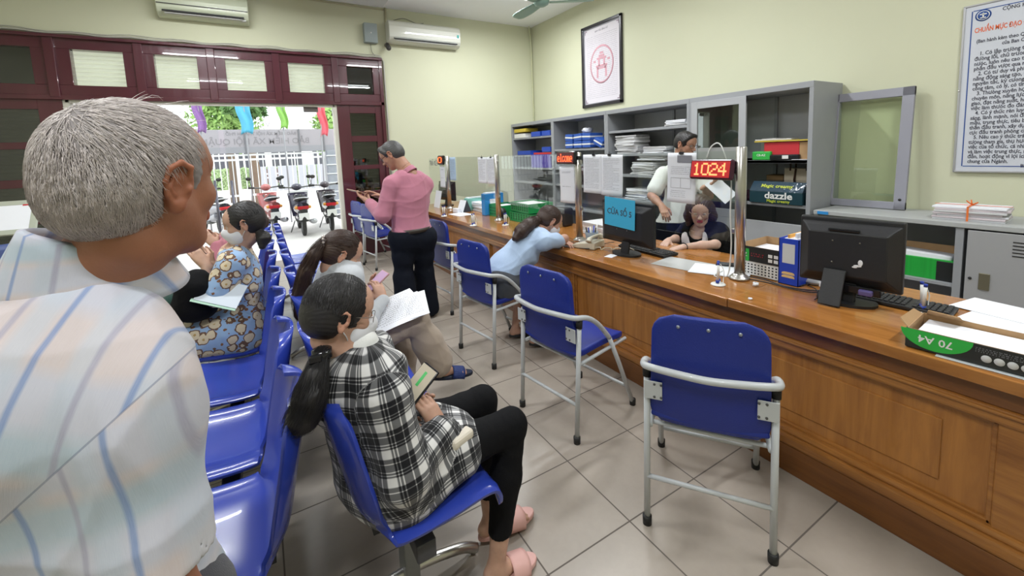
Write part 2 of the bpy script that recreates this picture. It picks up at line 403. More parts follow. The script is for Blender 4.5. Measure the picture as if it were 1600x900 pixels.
m_bark = mat('bark', (.16, .11, .08), .9, bump=.4, bscale=20)
for i, (p, rad, h, ml, lab) in enumerate([
    (tuple(at(352, 178, Y=15)), (1.3, 1.5, 1.5), 3, m_leaf, 'bright green street tree above the sign board, behind the purple flag'),
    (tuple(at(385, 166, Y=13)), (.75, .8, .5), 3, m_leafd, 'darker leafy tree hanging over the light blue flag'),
    (tuple(at(520, 205, Y=16)), (1.0, 1.3, 1.7), 2, m_leaf, 'pale green tree beside the grey gate pillar'),
    ((-8.5, 14, 4.2), (2.6, 2, 2.2), 3, m_leaf, 'green tree outside at the left of the doorway')]):
    t = thing('street_tree', lab, 'tree', (p[0], p[1], ZG))
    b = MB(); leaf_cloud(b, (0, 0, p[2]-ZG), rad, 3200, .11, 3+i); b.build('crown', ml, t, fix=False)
    MB().tube(spline([(0, 0, 0), (.06, .02, 1.2), (-.04, 0, 2.4), (.1, 0, p[2]-.4)], 4), [.14]*5+[.11]*4+[.07]*4, 8).build('trunk', m_bark, t)
# clipped hedge across the street
b = MB().span((-9, 23.6, ZG), (5.5, 24.4, 1.15), .05)
q = random.Random(9)
for i in range(5200):
    x, zz = q.uniform(-9, 5.5), q.uniform(ZG, 1.2); p = Vector((x, 23.55+q.uniform(-.08, .05), zz)); s = .07
    a = Vector((q.gauss(0, 1), q.gauss(0, 1)*.4, q.gauss(0, 1))).normalized(); t2 = a.cross(Vector((0, 1, 0))); b._fin([p-a*s, p+t2*s*.5, p+a*s, p-t2*s*.5], [(0, 1, 2, 3)])
place(b, 'clipped_hedge', mat('hedge_leaves', (.30, .40, .20), .7, noise=.5, nscale=3), 'long clipped green hedge beyond the street, behind the gate bars', 'hedge')
tb = thing('hedge_sign', 'small brown board standing in front of the hedge', 'sign', at(424, 278, Y=22.8))
MB().box((0, 0, .1), (1.9, .06, .75), .02).build('board', mat('brown_board', (.16, .10, .09), .6), tb)
for x in (-.7, .7): MB().box((x, .0, -.55), (.07, .07, .75)).build('leg', m_bark, tb)
MB().lathe([(.0, 0), (.2, 0), (.2, .02), (0, .02)], (0, 0, 0), 20, Matrix.Translation((-.6, -.04, .1)) @ Matrix.Rotation(PI/2, 4, 'X')).build('emblem', WHITE, tb)
for i in range(2): MB().box((.2, -.035, .22-.2*i), (.8, .01, .07)).build('lettering', WHITE, tb)
# house across the street
h = thing('street_house', 'pale house with pink shop front and dark windows across the street', 'building', (0, 30, ZG))
m_hw = mat('pale_house_wall', (.80, .79, .80), .9); m_pk = mat('pink_shop_front', (.62, .22, .24), .7, noise=.2, nscale=2); m_dk = mat('dark_window', (.08, .08, .10), .2)
MB().span((-14, 0, 0), (12, 5, 3.3)).build('wall', m_hw, h)
MB().span((-12, -.6, 3.2), (10, .1, 3.5)).build('awning', mat('grey_awning', (.5, .48, .48), .8), h)
for x0, x1, z0, z1 in ((-6.6, -5.2, .9, 3.1), (-4.9, -4.2, 1.4, 3.0), (-9.5, -8.4, .9, 3.1)): MB().span((x0, -.08, z0), (x1, .02, z1)).build('shop_panel', m_pk, h)
for x0, x1 in ((-3.8, -2.6), (-2.3, -.7), (-.3, 1.5), (2.2, 3.4)):
    wn = MB().span((x0, -.06, 1.0), (x1, .02, 3.0)).build('window', m_dk, h)
    g = MB()
    for i in range(1, 4): g.span((x0+(x1-x0)*i/4-.03, -.1, 1.0), (x0+(x1-x0)*i/4+.03, -.06, 3.0))
    g.span((x0, -.1, 2.3), (x1, -.06, 2.38)); g.build('window_bar', m_hw, wn)
text_mesh('VONGBON', .55, mat('grey_letter', (.35, .33, .36), .7), h, Matrix.Translation((-1.6, -.62, 3.75)) @ Matrix.Rotation(PI, 4, 'Y') @ Matrix.Rotation(-PI/2, 4, 'X'))
# plain panelled railing beyond the gate
b = MB()
for i in range(9): b.span((-1.2+i*.42, 20.0, ZG), (-1.2+i*.42+.37, 20.08, 1.25), .01)
place(b, 'panel_fence', mat('grey_fence_panel', (.40, .40, .45), .7), 'grey upright panel fence on the far side of the street', 'fence')

# gate with white bars
GY = 9.0
m_gate = mat('white_gate_paint', (.70, .70, .72), .5)
t = thing('bar_gate', 'tall white barred gate behind the parked motorbikes', 'gate', (0, GY, ZG))
b = MB()
for zz in (.12, .62, 1.45, 1.56): b.box((-2.6, 0, zz), (6.0, .035, .045))
b.build('rail', m_gate, t)
for i in range(50):
    x = -5.55+i*.122; MB().box((x, 0, .8), (.02, .02, 1.55)).build('bar', m_gate, t)
for x in (-5.6, -3.2, -1.55, .32): MB().box((x, 0, .79), (.07, .07, 1.58), .006).build('gate_post', m_gate, t)
MB().box((-.35, -.05, .42), (.42, .04, .45), .01).build('lock_plate', mat('grey_box', (.42, .43, .44), .6), t)
# overhead name board seen from its back
t = thing('name_board', 'long pale grey name board over the gate with its lettering seen from behind', 'sign', (0, GY, 0))
m_nb = mat('pale_board', (.33, .31, .34), .7); m_nbd = mat('pale_board_letter', (.24, .225, .25), .7)
MB().span((-5.6, -.03, 1.70), (.62, .03, 2.24), .004).build('panel', m_nb, t)
MB().span((-5.6, -.045, 1.70), (.62, -.031, 1.84), .002).build('lower_band', mat('board_band', (.27, .27, .30), .7), t)
for x in (-3.0, -1.35, -.22, .33): MB().box((x, -.05, 1.97), (.03, .03, .54)).build('batten', mat('board_batten', (.16, .16, .18), .6), t)
Mm = Matrix.Translation((-1.35, -.034, 1.97)) @ Matrix.Rotation(PI, 4, 'Y') @ Matrix.Rotation(-PI/2, 4, 'X') @ Matrix.Rotation(PI, 4, 'Z')
def back_text(s, sz, x, z): return text_mesh(s, sz, m_nbd, t, Matrix(((-1, 0, 0, x), (0, 0, -1, -.033), (0, 1, 0, z), (0, 0, 0, 1))), ext=.001)
back_text('BẢO HIỂM XÃ HỘI QUẬN', .19, -1.1, 1.96); back_text('BẢO HIỂM XÃ HỘI THÀNH PHỐ', .10, -1.0, 2.14)
# gate pillar
t = thing('gate_pillar', 'grey stone clad gate pillar at the right end of the name board', 'pillar', (.52, GY-.1, ZG))
MB().box((0, 0, .8), (.34, .34, 1.6), .01).build('shaft', mat('grey_pillar', (.24, .26, .30), .8, noise=.2, nscale=12), t)
for i in range(7): MB().box((0, 0, .12+i*.225), (.37, .37, .03), .005).build('course', mat('pillar_course', (.52, .53, .55), .8), t)
# flags
for x, y, z0, z1, col, nm, lab in ((312, 8.0, 2.1, 2.9, (.26, .13, .36), 'purple', 'purple cloth flag hanging outside, nearest the old man'), (383, 8.0, 2.07, 2.9, (.10, .42, .62), 'blue', 'light blue cloth flag hanging above the name board'), (442, 8.0, 2.17, 2.9, (.26, .50, .12), 'green', 'light green cloth flag hanging behind the name board'), (504, 8.0, 2.0, 2.9, (.68, .12, .16), 'red', 'red cloth flag hanging beside the right door edge')):
    p = at(x, 185, Y=y)
    t = thing('flag', lab, 'flag', (p.x, y, 0))
    ww = .085 if nm != 'blue' else .125
    def fn(u, v, z0=z0, z1=z1, ww=ww):
        return ((v-.5)*2*ww*(1.15-.3*(1-u))+.03*math.sin(u*7), .03*math.sin(v*9+u*4), z0+(z1-z0)*u+.05*(1-u)*math.sin(v*3))
    o = MB().surf(fn, 14, 10).build('cloth', mat(nm+'_flag_cloth', col, .8), t); md = o.modifiers.new('s', 'SOLIDIFY'); md.thickness = .004
    MB().tube([(-.02 if nm != 'red' else -.12, .03, ZG), (0, .03, 3.3)], .014, 6).build('flagpole', mat('grey_pole', (.30, .30, .33), .5), t)

# ---- glass door leaves with long handles
for i, (x0, x1, hx, lab) in enumerate(((-2.88, -1.56, -1.66, 'left frameless glass door leaf with a long dark pull handle'), (-1.5, -.16, -1.42, 'right frameless glass door leaf with a long dark pull handle'))):
    t = thing('glass_door', lab, 'door', (0, YW+.10, 0))
    MB().span((x0, -.005, ZG+.01), (x1, .005, OZ-.04)).build('glass_pane', GLASSCLEAR, t)
    MB().span((x0 if i == 0 else -.52, -.014, OZ-.10), (x0+.16 if i == 0 else -.33, .014, OZ-.03), .003).build('patch_fitting', mat('fitting_grey', (.22, .20, .20), .4), t)
HM = mat('handle_grey', (.16, .16, .20), .3, .4)
for c in children(bpy.data.objects['glass_door'])[:0]: pass
for d, xx, yy in (('glass_door', 338, 4.05), ('glass_door.001', 364, 4.05)):
    t = bpy.data.objects[d]; p0 = at(xx-1, 282, Y=yy); p1 = at(xx+8, 388, Y=yy)
    x = (p0.x+p1.x)/2
    b = MB().tube([(x, -.05, p0.z), (x, -.05, p1.z)], .016, 10)
    for zz in (p0.z-.1, p1.z+.1): b.tube([(x, -.05, zz), (x, 0, zz)], .01, 8)
    b.build('pull_handle', HM, t)

# ---- parked motorbikes
def wheel(t, x, name='wheel'):
    M = Matrix.Translation((x, 0, .24)) @ Matrix.Rotation(PI/2, 4, 'X')
    o = MB().lathe([(.17, -.03), (.205, -.04), (.235, -.03), (.245, 0), (.235, .03), (.205, .04), (.17, .03)], (0, 0, 0), 28, M, cap=False).build(name, RUBBER, t)
    b = MB()
    for k in range(5): a = 2*PI*k/5; b.bar(M @ Vector((0, 0, 0)), M @ Vector((.18*math.cos(a), .18*math.sin(a), 0)), .03, .02, up=(0, 1, 0))
    b.lathe([(.165, -.03), (.178, -.03), (.178, .03), (.165, .03)], (0, 0, 0), 28, M, cap=False); b.build('rim', mat('alloy', (.5, .5, .52), .35, .8), o)
def motorbike(loc, rz, body, label, group='motorbikes parked outside the doorway'):
    t = thing('motorbike', label, 'motorbike', loc, rz, group)
    wheel(t, .60); wheel(t, -.60)
    mb = mat('motorbike_paint_%d' % int(body[0]*100+body[2]*10), body, .25, coat=.6); gr = mat('engine_grey', (.12, .12, .12), .5, .3)
    b = MB()     # rear body shell tapering to the tail
    def shell(u, v):
        x = .12-.98*u; th = 2*PI*v; wd = .05+.11*math.sin(min(1, u*1.15+.15)*PI*.62)*(1-.35*u*u); zc = .50+.13*u; hh = .14-.05*u
        return (x, wd*math.cos(th), zc+hh*math.sin(th))
    b.surf(shell, 14, 16); b.tube(spline([(.1, 0, .34), (-.2, 0, .36), (-.5, 0, .44)], 4), [.10]*9, 10)
    b.build('body_shell', mb, t)
    def shield(u, v):
        y = (v-.5)*.42*(1-.35*(1-u)); return (.30+.12*u+.10*math.cos((v-.5)*PI)*1.0-.02, y, .32+.52*u)
    o = MB().surf(shield, 8, 8).build('leg_shield', mb, t); o.modifiers.new('s', 'SOLIDIFY').thickness = .02
    MB().tube(spline([(.30, 0, .30), (.1, 0, .24), (-.1, 0, .28)], 5), .10, 8, flat=.5).build('floor_board', gr, t)
    MB().tube(spline([(.14, 0, .70), (-.1, 0, .735), (-.4, 0, .77), (-.62, 0, .79)], 5), [.05]+[.10]*8+[.11]*6+[.06], 10, flat=.55).build('saddle', RUBBER, t)
    hb = MB().tube(spline([(.36, .34, .98), (.44, .2, .97), (.46, 0, .95), (.44, -.2, .97), (.36, -.34, .98)], 4), .016, 8).build('handlebar', gr, t)
    MB().sph((.46, 0, .97), .11, 12, sc=(.8, 1, .75)).build('headlamp_cowl', mb, t)
    for s in (-1, 1):
        MB().tube([(.38, s*.28, .98), (.36, s*.33, 1.16)], .006, 6).sph((.36, s*.34, 1.19), .06, 10, sc=(.3, 1, .7)).build('mirror', RUBBER, t)
        MB().tube([(.36, s*.24, .978), (.34, s*.36, .985)], .022, 8).build('grip', RUBBER, hb)
        MB().tube([(.60, s*.07, .24), (.44, s*.06, .80)], .018, 8).build('fork', gr, t)
        MB().sph((-.84, s*.12, .62), .035, 8).build('indicator', mat('amber_lens', (.7, .3, .05), .3), t)
    MB().tube(spline([(.40, 0, .44), (.62, 0, .51), (.80, 0, .38)], 5), .055, 8, flat=.5).build('front_mudguard', mb, t)
    MB().tube(spline([(-.86, 0, .60), (-.92, 0, .45), (-.93, 0, .33)], 4), .075, 8, flat=.35).build('rear_mudguard', RUBBER, t)
    MB().tube([(-.2, -.16, .25), (-.5, -.19, .27), (-.85, -.19, .32)], [.03, .05, .055], 10).build('exhaust', mat('alloy', (.5, .5, .52), .35, .8), t)
    MB().box((-.87, 0, .61), (.05, .20, .07), .015).build('tail_lamp', mat('tail_lamp_red', (.5, .02, .03), .25), t)
    MB().box((-.945, 0, .44), (.008, .19, .14), .004).build('number_plate', mat('white_plate', (.8, .8, .8), .5), t)
    MB().tube(spline([(-.35, .13, .74), (-.75, .12, .80), (-.88, 0, .82), (-.75, -.12, .80), (-.35, -.13, .74)], 4), .013, 8).build('grab_rail', mat('alloy', (.5, .5, .52), .35, .8), t)
    MB().tube([(.0, .12, .26), (-.05, .22, ZG*0+.012)], .012, 6).build('side_stand', gr, t)
    t.scale = (.88, .88, .88); return t
# rear ends at pixel positions on the ground, noses away from the doorway
def bike(px, py, az, body, label):
    p = at(px, py, Z=ZG); d = Vector((math.sin(az), math.cos(az), 0)); c = p + d*.62
    return motorbike((c.x, c.y, ZG), math.atan2(d.y, d.x), body, label)
bike(477, 369, R(0), (.035, .03, .06), 'dark purple motorbike parked outside, nearest the middle of the opening')
bike(520, 361, R(3), (.05, .04, .05), 'black motorbike parked closest to the right door edge')
bike(432, 366, R(-5), (.40, .12, .12), 'faded red motorbike behind the seated woman in pink')
bike(352, 368, R(-22), (.20, .20, .24), 'silver grey motorbike left of the glass door handles')
bike(270, 396, R(-60), (.06, .06, .07), 'dark motorbike parked behind the old man\'s chin')
# ================================================================== COUNTER
m_wood = wood_mat('orange_varnished_wood', (.18, .062, .013), (.37, .155, .036), 'Y')
m_woodt = wood_mat('counter_top_wood', (.23, .082, .016), (.44, .185, .044), 'Y', rough=.22, coat=.4, scale=.7)
m_woodd = wood_mat('dark_and_shaded_wood', (.11, .036, .009), (.20, .075, .018), 'Y')
m_panel = wood_mat('panel_veneer', (.19, .066, .013), (.40, .165, .036), 'Z', scale=.6)
CX0, CX1, CT = .812, 1.575, .73
YA, YBk = -3.4, 3.55
ct = thing('service_counter', 'long orange varnished wooden service counter with panelled front', 'counter', (CX0, 0, 0))
t = ct
MB().span((.02, YA, 0), (.42, YBk, .685)).build('carcass', m_woodd, t)
o = MB().span((-.05, YA, .69), (.765, -1.52, .735), .004).build('counter_top', m_woodt, t)
MB().span((-.05, -1.516, .687), (.765, YBk, .731), .004).build('counter_top', m_woodt, t)
MB().span((-.012, YA, .62), (.03, YBk, .69), .004).build('top_rail', m_woodd, t)  # darker wood paints in the shade of the recess under the slab
b = MB(); b.span((-.02, YA, .565), (.03, YBk, .62), .012); b.span((-.028, YA, .60), (.03, YBk, .612), .004); b.build('upper_molding', m_wood, t)
b = MB(); b.span((-.025, YA, .175), (.03, YBk, .205), .012); b.span((-.04, YA, .13), (.03, YBk, .18), .012); b.build('base_molding', m_wood, t)
MB().span((-.035, YA, 0), (.03, YBk, .13), .004).build('plinth', m_woodd, t)
cells = [(-2.41, -.28), (-.24, 1.075), (1.19, 2.34), (2.42, 3.5)]
ys = [YA]+[v for c in cells for v in c]+[YBk]
for i in range(0, len(ys), 2): MB().span((-.008, ys[i], .2), (.03, ys[i+1], .57), .005).build('stile', m_wood, t)
for i, (a, c) in enumerate(cells):
    n = 3 if c-a > 2 else 2; st = (c-a)/n
    b = MB(); b.span((.014, a, .2), (.03, c, .57)); 
    b.span((.008, a+.13, .27), (.03, c-.13, .50), .005)
    o = b.build('panel', m_panel, t)
    e = MB()
    for (p, q_) in (((.010, a, .56), (.010, c, .56)), ((.010, a, .21), (.010, c, .21)), ((.010, a+.006, .2), (.010, a+.006, .57)), ((.010, c-.006, .2), (.010, c-.006, .57))):
        e.bar(p, q_, .016, .016, up=(1, 0, 0), bev=.004)
    e.build('bead', m_wood, o)
MB().span((.70, YA, .60), (.75, YBk, .69)).build('back_rail', m_woodd, t)

# ================================================================== FOLDING CHAIRS
def make_chair(label):
    t = thing('folding_chair', label, 'chair', (0, 0, 0), 0)
    r = .0125
    for s in (-1, 1):   # rear legs
        o = MB().tube([(-.235, s*.215, .02), (-.20, s*.216, .62)], r, 12).build('rear_leg', CHAIRGREY, t)
        MB().lathe([(.012, 0), (.017, 0), (.018, .035), (.013, .037)], (0, 0, 0), 14, Matrix.Translation((-.236, s*.215, 0))).build('rubber_foot', RUBBER, o)
        MB().tube([(-.201, s*.216, .60), (-.198, s*.217, .645)], .0165, 12).build('joint_cap', RUBBER, o)
    for s in (-1, 1):
        o = MB().tube([(.245, s*.205, .02), (.13, s*.20, .30), (.045, s*.205, .47)], r, 12).build('front_leg', CHAIRGREY, t)
        MB().lathe([(.012, 0), (.017, 0), (.018, .035), (.013, .037)], (0, 0, 0), 14, Matrix.Translation((.248, s*.205, 0))).build('rubber_foot', RUBBER, o)
    hoop = spline([(.045, .205, .47), (-.06, .218, .58), (-.15, .226, .64), (-.235, .222, .662), (-.272, .18, .672), (-.29, .09, .672), (-.293, 0, .668), (-.29, -.09, .672), (-.272, -.18, .672), (-.235, -.222, .662), (-.15, -.226, .64), (-.06, -.218, .58), (.045, -.205, .47)], 5)
    MB().tube(hoop, .0135, 12).build('arm_hoop', CHAIRGREY, t)
    MB().tube([(-.228, -.215, .20), (-.228, .215, .20)], .009, 10).build('rear_stretcher', CHAIRGREY, t)
    MB().tube([(.20, -.205, .13), (.20, .205, .13)], .009, 10).build('front_stretcher', CHAIRGREY, t)
    b = MB()
    for s in (-1, 1): b.tube([(-.205, s*.205, .40), (.20, s*.195, .415)], .0095, 10)
    b.tube([(-.17, -.20, .395), (-.17, .20, .395)], .009, 8).tube([(.18, -.19, .405), (.18, .19, .405)], .009, 8)
    b.build('seat_rail', CHAIRGREY, t)
    # bracket plates on the back
    for s in (-1, 1):
        o = MB().box((-.236, s*.190, .565), (.004, .066, .072), .012, seg=3).build('bracket_plate', CHAIRGREY, t)
        for dy in (-.024, .0):
            for dz in (-.025, .025): MB().lathe([(.0, 0), (.005, 0), (.004, .003), (0, .003)], (0, 0, 0), 8, Matrix.Translation((-.238, s*(.185+dy), .565+dz)) @ Matrix.Rotation(-PI/2, 4, 'Y')).build('rivet', mat('rivet_dark', (.12, .12, .12), .4, .6), o)
    # padded back: rounded trapezoid shell, slightly curved
    def back(side):
        def fn(u, v):
            z = .425+u*.445; w = .205-.014*u
            rr = .075
            if u > .84: w -= rr*(1-math.sqrt(max(0, 1-((u-.84)/.16)**2)))
            if u < .10: w -= .04*(1-u/.10)
            y = (v-.5)*2*w
            x = -.192-.045*u-.012*math.sin(u*PI)+.010*(2*abs(v-.5))**2
            return (x, y, z)
        return fn
    o = MB().surf(back(0), 22, 16).build('backrest', BLUEP, t)
    md = o.modifiers.new('s', 'SOLIDIFY'); md.thickness = .028; md.offset = 0; md = o.modifiers.new('b', 'BEVEL'); md.width = .008; md.segments = 2
    md.limit_method = 'ANGLE'; md.angle_limit = R(50)
    for y in (-.10, 0, .10): MB().lathe([(0, 0), (.007, 0), (.006, .003), (0, .004)], (0, 0, 0), 10, Matrix.Translation((-.2525, y, .835)) @ Matrix.Rotation(-PI/2, 4, 'Y')).build('rivet', mat('rivet_light', (.35, .38, .45), .35, .7), t)
    def seat(u, v):
        x = -.205+u*.43; w = .20-.01*u
        if u > .8: w -= .06*(1-math.sqrt(max(0, 1-((u-.8)/.2)**2)))
        y = (v-.5)*2*w
        z = .428+.012*math.cos((u-.45)*3)+.012*(2*abs(v-.5))**3 - (.03*max(0, (u-.85)/.15)**2) + .02*max(0, (.15-u)/.15)**2
        return (x, y, z)
    o = MB().surf(seat, 22, 16).build('seat', BLUEP, t); md = o.modifiers.new('s', 'SOLIDIFY'); md.thickness = .032; md.offset = 0
    md = o.modifiers.new('b', 'BEVEL'); md.width = .01; md.segments = 2; md.limit_method = 'ANGLE'; md.angle_limit = R(50)
    return t
G = 'blue folding chairs along the counter'
def put_chair(o, rl, rr, label, dz=0):
    """stand a chair on its two rear feet (left, right as the sitter has them)"""
    rl, rr = Vector(rl+(0,)), Vector(rr+(0,)); y = (rl-rr).normalized(); x = Vector((y.y, -y.x, 0)); m = (rl+rr)/2
    c = m + x*.235; o.location = (c.x, c.y, 0); o.rotation_euler = (0, 0, math.atan2(x.y, x.x)); o['label'] = label; o['group'] = G
c0 = make_chair('x')
cl = copy_tree
CH = [((.05, -1.64), (.30, -2.0), 'nearest blue folding chair, its back square to the camera'),
      ((.06, -.70), (.12, -1.13), 'second blue folding chair, right behind the woman leaning on the counter'),
      ((.07, .20), (.13, -.22), 'third blue folding chair, the one the woman in light blue sits on'),
      ((.24, 1.30), (.28, .88), 'blue folding chair half hidden by the standing man in pink'),
      ((.0, 3.34), (.07, 2.92), 'far blue folding chair closest to the standing man\'s hands'),
      ((-.03, 3.88), (.04, 3.46), 'farthest blue folding chair, against the maroon door leaf')]
for i, (a, c, lab) in enumerate(CH): put_chair(c0 if i == 0 else cl(c0), a, c, lab)

# ================================================================== MOULDED SEAT BENCHES
def seat_profile():
    return spline([(.455, 0, .395), (.445, 0, .425), (.40, 0, .432), (.30, 0, .418), (.17, 0, .410), (.09, 0, .428), (.045, 0, .49), (.02, 0, .60), (-.005, 0, .72), (-.02, 0, .80), (-.03, 0, .828)], 4)
PROF = seat_profile()
def seat_fn(u, v):
    i = u*(len(PROF)-1); k = min(int(i), len(PROF)-2); f = i-k; p = PROF[k].lerp(PROF[k+1], f)
    s = (v-.5)*2
    if u < .5: w = .235-.02*max(0, (.12-u)/.12)**2
    else:
        tt = (u-.5)/.5; w = .235-.028*math.sin(min(1, tt*1.6)*PI)
        w = .235-.03*math.exp(-((tt-.12)/.13)**2)
        if tt > .55: w -= .15*(1-math.sqrt(max(0, 1-((tt-.55)/.45)**2)))
    e = abs(s)**4
    up = .030 if u < .42 else .030*max(0, 1-(u-.42)/.15)
    fw = .055*min(1, max(0, (u-.42)/.15))
    lip = -.02*max(0, (abs(s)-.93)/.07)
    return (p.x+fw*e, s*w, p.z+up*e*min(1, u/.12)+lip*(up/.03))
def make_bench(name, label, loc, rz, seats, group):
    t = thing('waiting_bench', label, 'bench', loc, rz, group)
    n = len(seats)
    for y in seats:
        s = MB().surf(lambda u, v: tuple(Vector(seat_fn(u, v))+Vector((0, y, 0))), 44, 18).build('seat_shell', BLUESEAT, t)
        md = s.modifiers.new('s', 'SOLIDIFY'); md.thickness = .012; md.offset = -1
        md = s.modifiers.new('b', 'BEVEL'); md.width = .004; md.segments = 2; md.limit_method = 'ANGLE'; md.angle_limit = R(50)
        h = MB()
        for (dx, dy) in ((0, 0), (.018, -.022), (-.018, -.022), (.018, .022), (-.018, .022), (.036, 0), (-.036, 0)):
            h.box((.20+dx, y+dy, .4125), (.014, .006, .004), .001)
        h.build('drain_slot', RUBBER, s)
        b = MB(); b.box((.22, y, .375), (.30, .05, .03), .005).box((.22, y-.1, .39), (.26, .025, .02)).box((.22, y+.1, .39), (.26, .025, .02)); b.build('seat_bracket', RUBBER, t)
    y0, y1 = min(seats), max(seats)
    MB().span((.19, y0-.2, .30), (.25, y1+.2, .36), .006).build('beam', mat('dark_beam', (.06, .06, .065), .45), t)
    for y in (y0+.02, y1-.02):
        l = MB().box((.22, y, .17), (.05, .09, .28), .006).build('leg', mat('grey_leg', (.25, .26, .26), .4, .5), t)
        MB().tube(spline([(-.02, y, .015), (.05, y, .05), (.22, y, .075), (.40, y, .05), (.47, y, .015)], 5), .018, 10).build('foot', CHROME, l)
    return t
GB = 'back to back blue moulded waiting benches'
XB, XA = -1.045, -1.115
make_bench('b', 'near blue moulded bench facing the counter, where the girl in the checked shirt sits', (XB, 0, 0), 0, [-1.40, -.875, -.35, .175], GB)
make_bench('b', 'far blue moulded bench facing the counter, empty behind the woman with papers', (XB, 0, 0), 0, [.78, 1.305, 1.83, 2.355], GB)
make_bench('a', 'near blue moulded bench facing away, with the floral-dress woman at its far end', (XA, 0, 0), PI, [1.335, .81, .285, -.24], GB)
make_bench('a', 'far blue moulded bench facing away, where the woman in the pink top sits', (XA, 0, 0), PI, [-.82, -1.345, -1.87, -2.395], GB)

# ================================================================== CABINETS BEHIND THE COUNTER
XC = 2.86; HC = 1.972; XK = XW-.015
def cabinet(y0, y1, shelves, label, door=False, name='steel_bookcase'):
    """open steel case between y0 (near) and y1 (far), its front at XC facing -X"""
    t = thing(name, label, 'cabinet', (XC, y0, 0), 0, 'row of grey steel cabinets against the right wall'); W = y1-y0; D = XK-XC
    MB().span((0, 0, 0), (D, .035, HC), .003).build('side_panel', STEEL, t); MB().span((0, W-.035, 0), (D, W, HC), .003).build('side_panel', STEEL, t)
    MB().span((-.002, .001, HC-.05), (D+.001, W-.001, HC+.002), .003).build('top', STEEL, t)
    MB().span((D-.01, .03, .05), (D-.002, W-.03, HC-.04)).build('back_panel', STEEL_LIT, t)
    MB().span((D-.03, W*.45, .05), (D-.01, W*.45+.03, HC-.05)).build('back_rib', STEEL, t)
    for z in shelves: MB().span((.012, .034, z-.03), (D-.012, W-.034, z), .003).build('shelf', STEEL, t)
    MB().span((0, .03, 0), (D, W-.03, .07)).build('plinth', STEEL, t)
    return t
DV = [-.928, .26, 1.536, 2.737, 3.985]
near = cabinet(DV[0], DV[1], [.50, .92, 1.315, 1.315], 'tall grey steel cabinet nearest the camera, with a sliding glass door', name='sliding_door_cabinet')
# its sliding glass door (far half)
sd = MB(); yy0, yy1 = .56, 1.15
for (a, b_) in (((-.022, yy0, .75), (-.002, yy0+.07, HC-.05)), ((-.022, yy1-.07, .75), (-.002, yy1, HC-.05)), ((-.02, yy0, HC-.12), (-.002, yy1, HC-.05)), ((-.02, yy0, .75), (-.002, yy1, .83))): sd.span(a, b_, .002)
d = sd.build('sliding_door', mat('light_grey_enamel', (.40, .41, .43), .4), near)
MB().span((-.013, yy0+.06, .8), (-.009, yy1-.06, HC-.11)).build('door_glass', GLASSDARK, d)
MB().span((-.018, .035, .07), (-.002, yy1, .75), .003).build('lower_door', mat('light_grey_enamel', (.40, .41, .43), .4), near)
cabinet(DV[1], DV[2], [.55, .82, 1.135, 1.40, 1.70], 'grey steel bookcase with stacks of files, behind the standing clerk')
cabinet(DV[2], DV[3], [.6, .95, 1.20, 1.49], 'grey steel bookcase with blue boxes on its upper shelf, below the framed poster')
cabinet(DV[3], DV[4], [.6, .95, 1.20, 1.42, 1.72], 'grey steel bookcase in the far corner of the room')
# loose cabinet door with green glass leaning on the wall
pA, pB, pC = at(1315, 148, X=3.30), at(1430, 137, X=3.30), at(1415, 322, X=3.24)
t = thing('leaning_cabinet_door', 'grey framed glass cabinet door leaning against the right wall', 'door', (3.22, -1.44, .90))
LM = Matrix.Rotation(R(4.5), 4, 'Y')
b = MB()
for a, b_ in (((0, 0, 0), (.03, .075, .975)), ((0, .50, 0), (.03, .575, .975)), ((0, 0, .905), (.03, .575, .975)), ((0, 0, 0), (.03, .575, .06))): b.span(a, b_, .003, LM)
b.build('door_frame', mat('purple_grey_enamel', (.31, .31, .36), .45), t)
MB().span((.012, .07, .05), (.017, .51, .92), 0, LM).build('glass_panel', GLASSGREEN, t)
MB().lathe([(0, 0), (.010, 0), (.010, .004), (0, .004)], (0, 0, 0), 10, LM @ Matrix.Translation((-.0, .035, .08)) @ Matrix.Rotation(-PI/2, 4, 'Y')).build('lock', RUBBER, t)
# low cabinet
LZ = .895; y0, y1 = -3.6, -.96
t = thing('low_cabinet', 'low grey steel cabinet behind the counter with an open bay and a locker door', 'cabinet', (XC, y0, 0)); W = y1-y0; D = XK-XC
YL = at(1497, 400, X=XC).y - y0
MB().span((-.01, -.001, LZ-.035), (D+.001, W+.001, LZ), .004).build('top', mat('light_grey_top', (.42, .43, .43), .45), t)
MB().span((0, 0, 0), (D, .03, LZ-.03)).build('side_panel', STEEL, t); MB().span((0, W-.03, 0), (D, W, LZ-.03)).build('side_panel', STEEL, t)
MB().span((0, YL-.02, 0), (D, YL+.02, LZ-.03)).build('divider', STEEL, t)
MB().span((D-.01, 0, 0), (D, W, LZ-.03)).build('back_panel', STEEL_LIT, t)
MB().span((.01, 0, .06), (D, W, .09)).span((.01, YL, .44), (D-.01, W-.02, .46)).build('shelf', STEEL, t)
for i in range(3):
    ya, yb = YL-.03-(i+1)*.52, YL-.03-i*.52
    dd = MB().span((-.012, ya+.01, .08), (0, yb-.01, LZ-.045), .003).build('locker_door', mat('locker_grey', (.36, .36, .37), .4), t)
    MB().box((-.015, yb-.10, .52), (.008, .05, .11), .003).build('latch', mat('brass_latch', (.30, .28, .20), .35, .7), dd)
    MB().lathe([(0, 0), (.009, 0), (.009, .006), (0, .006)], (0, 0, 0), 10, Matrix.Translation((-.012, yb-.035, .53)) @ Matrix.Rotation(-PI/2, 4, 'Y')).build('keyhole', RUBBER, dd)
    v = MB()
    for k_ in range(5): v.box((-.0125, (ya+yb)/2, .80-k_*.022), (.004, .10, .006))
    v.build('vent', RUBBER, dd)
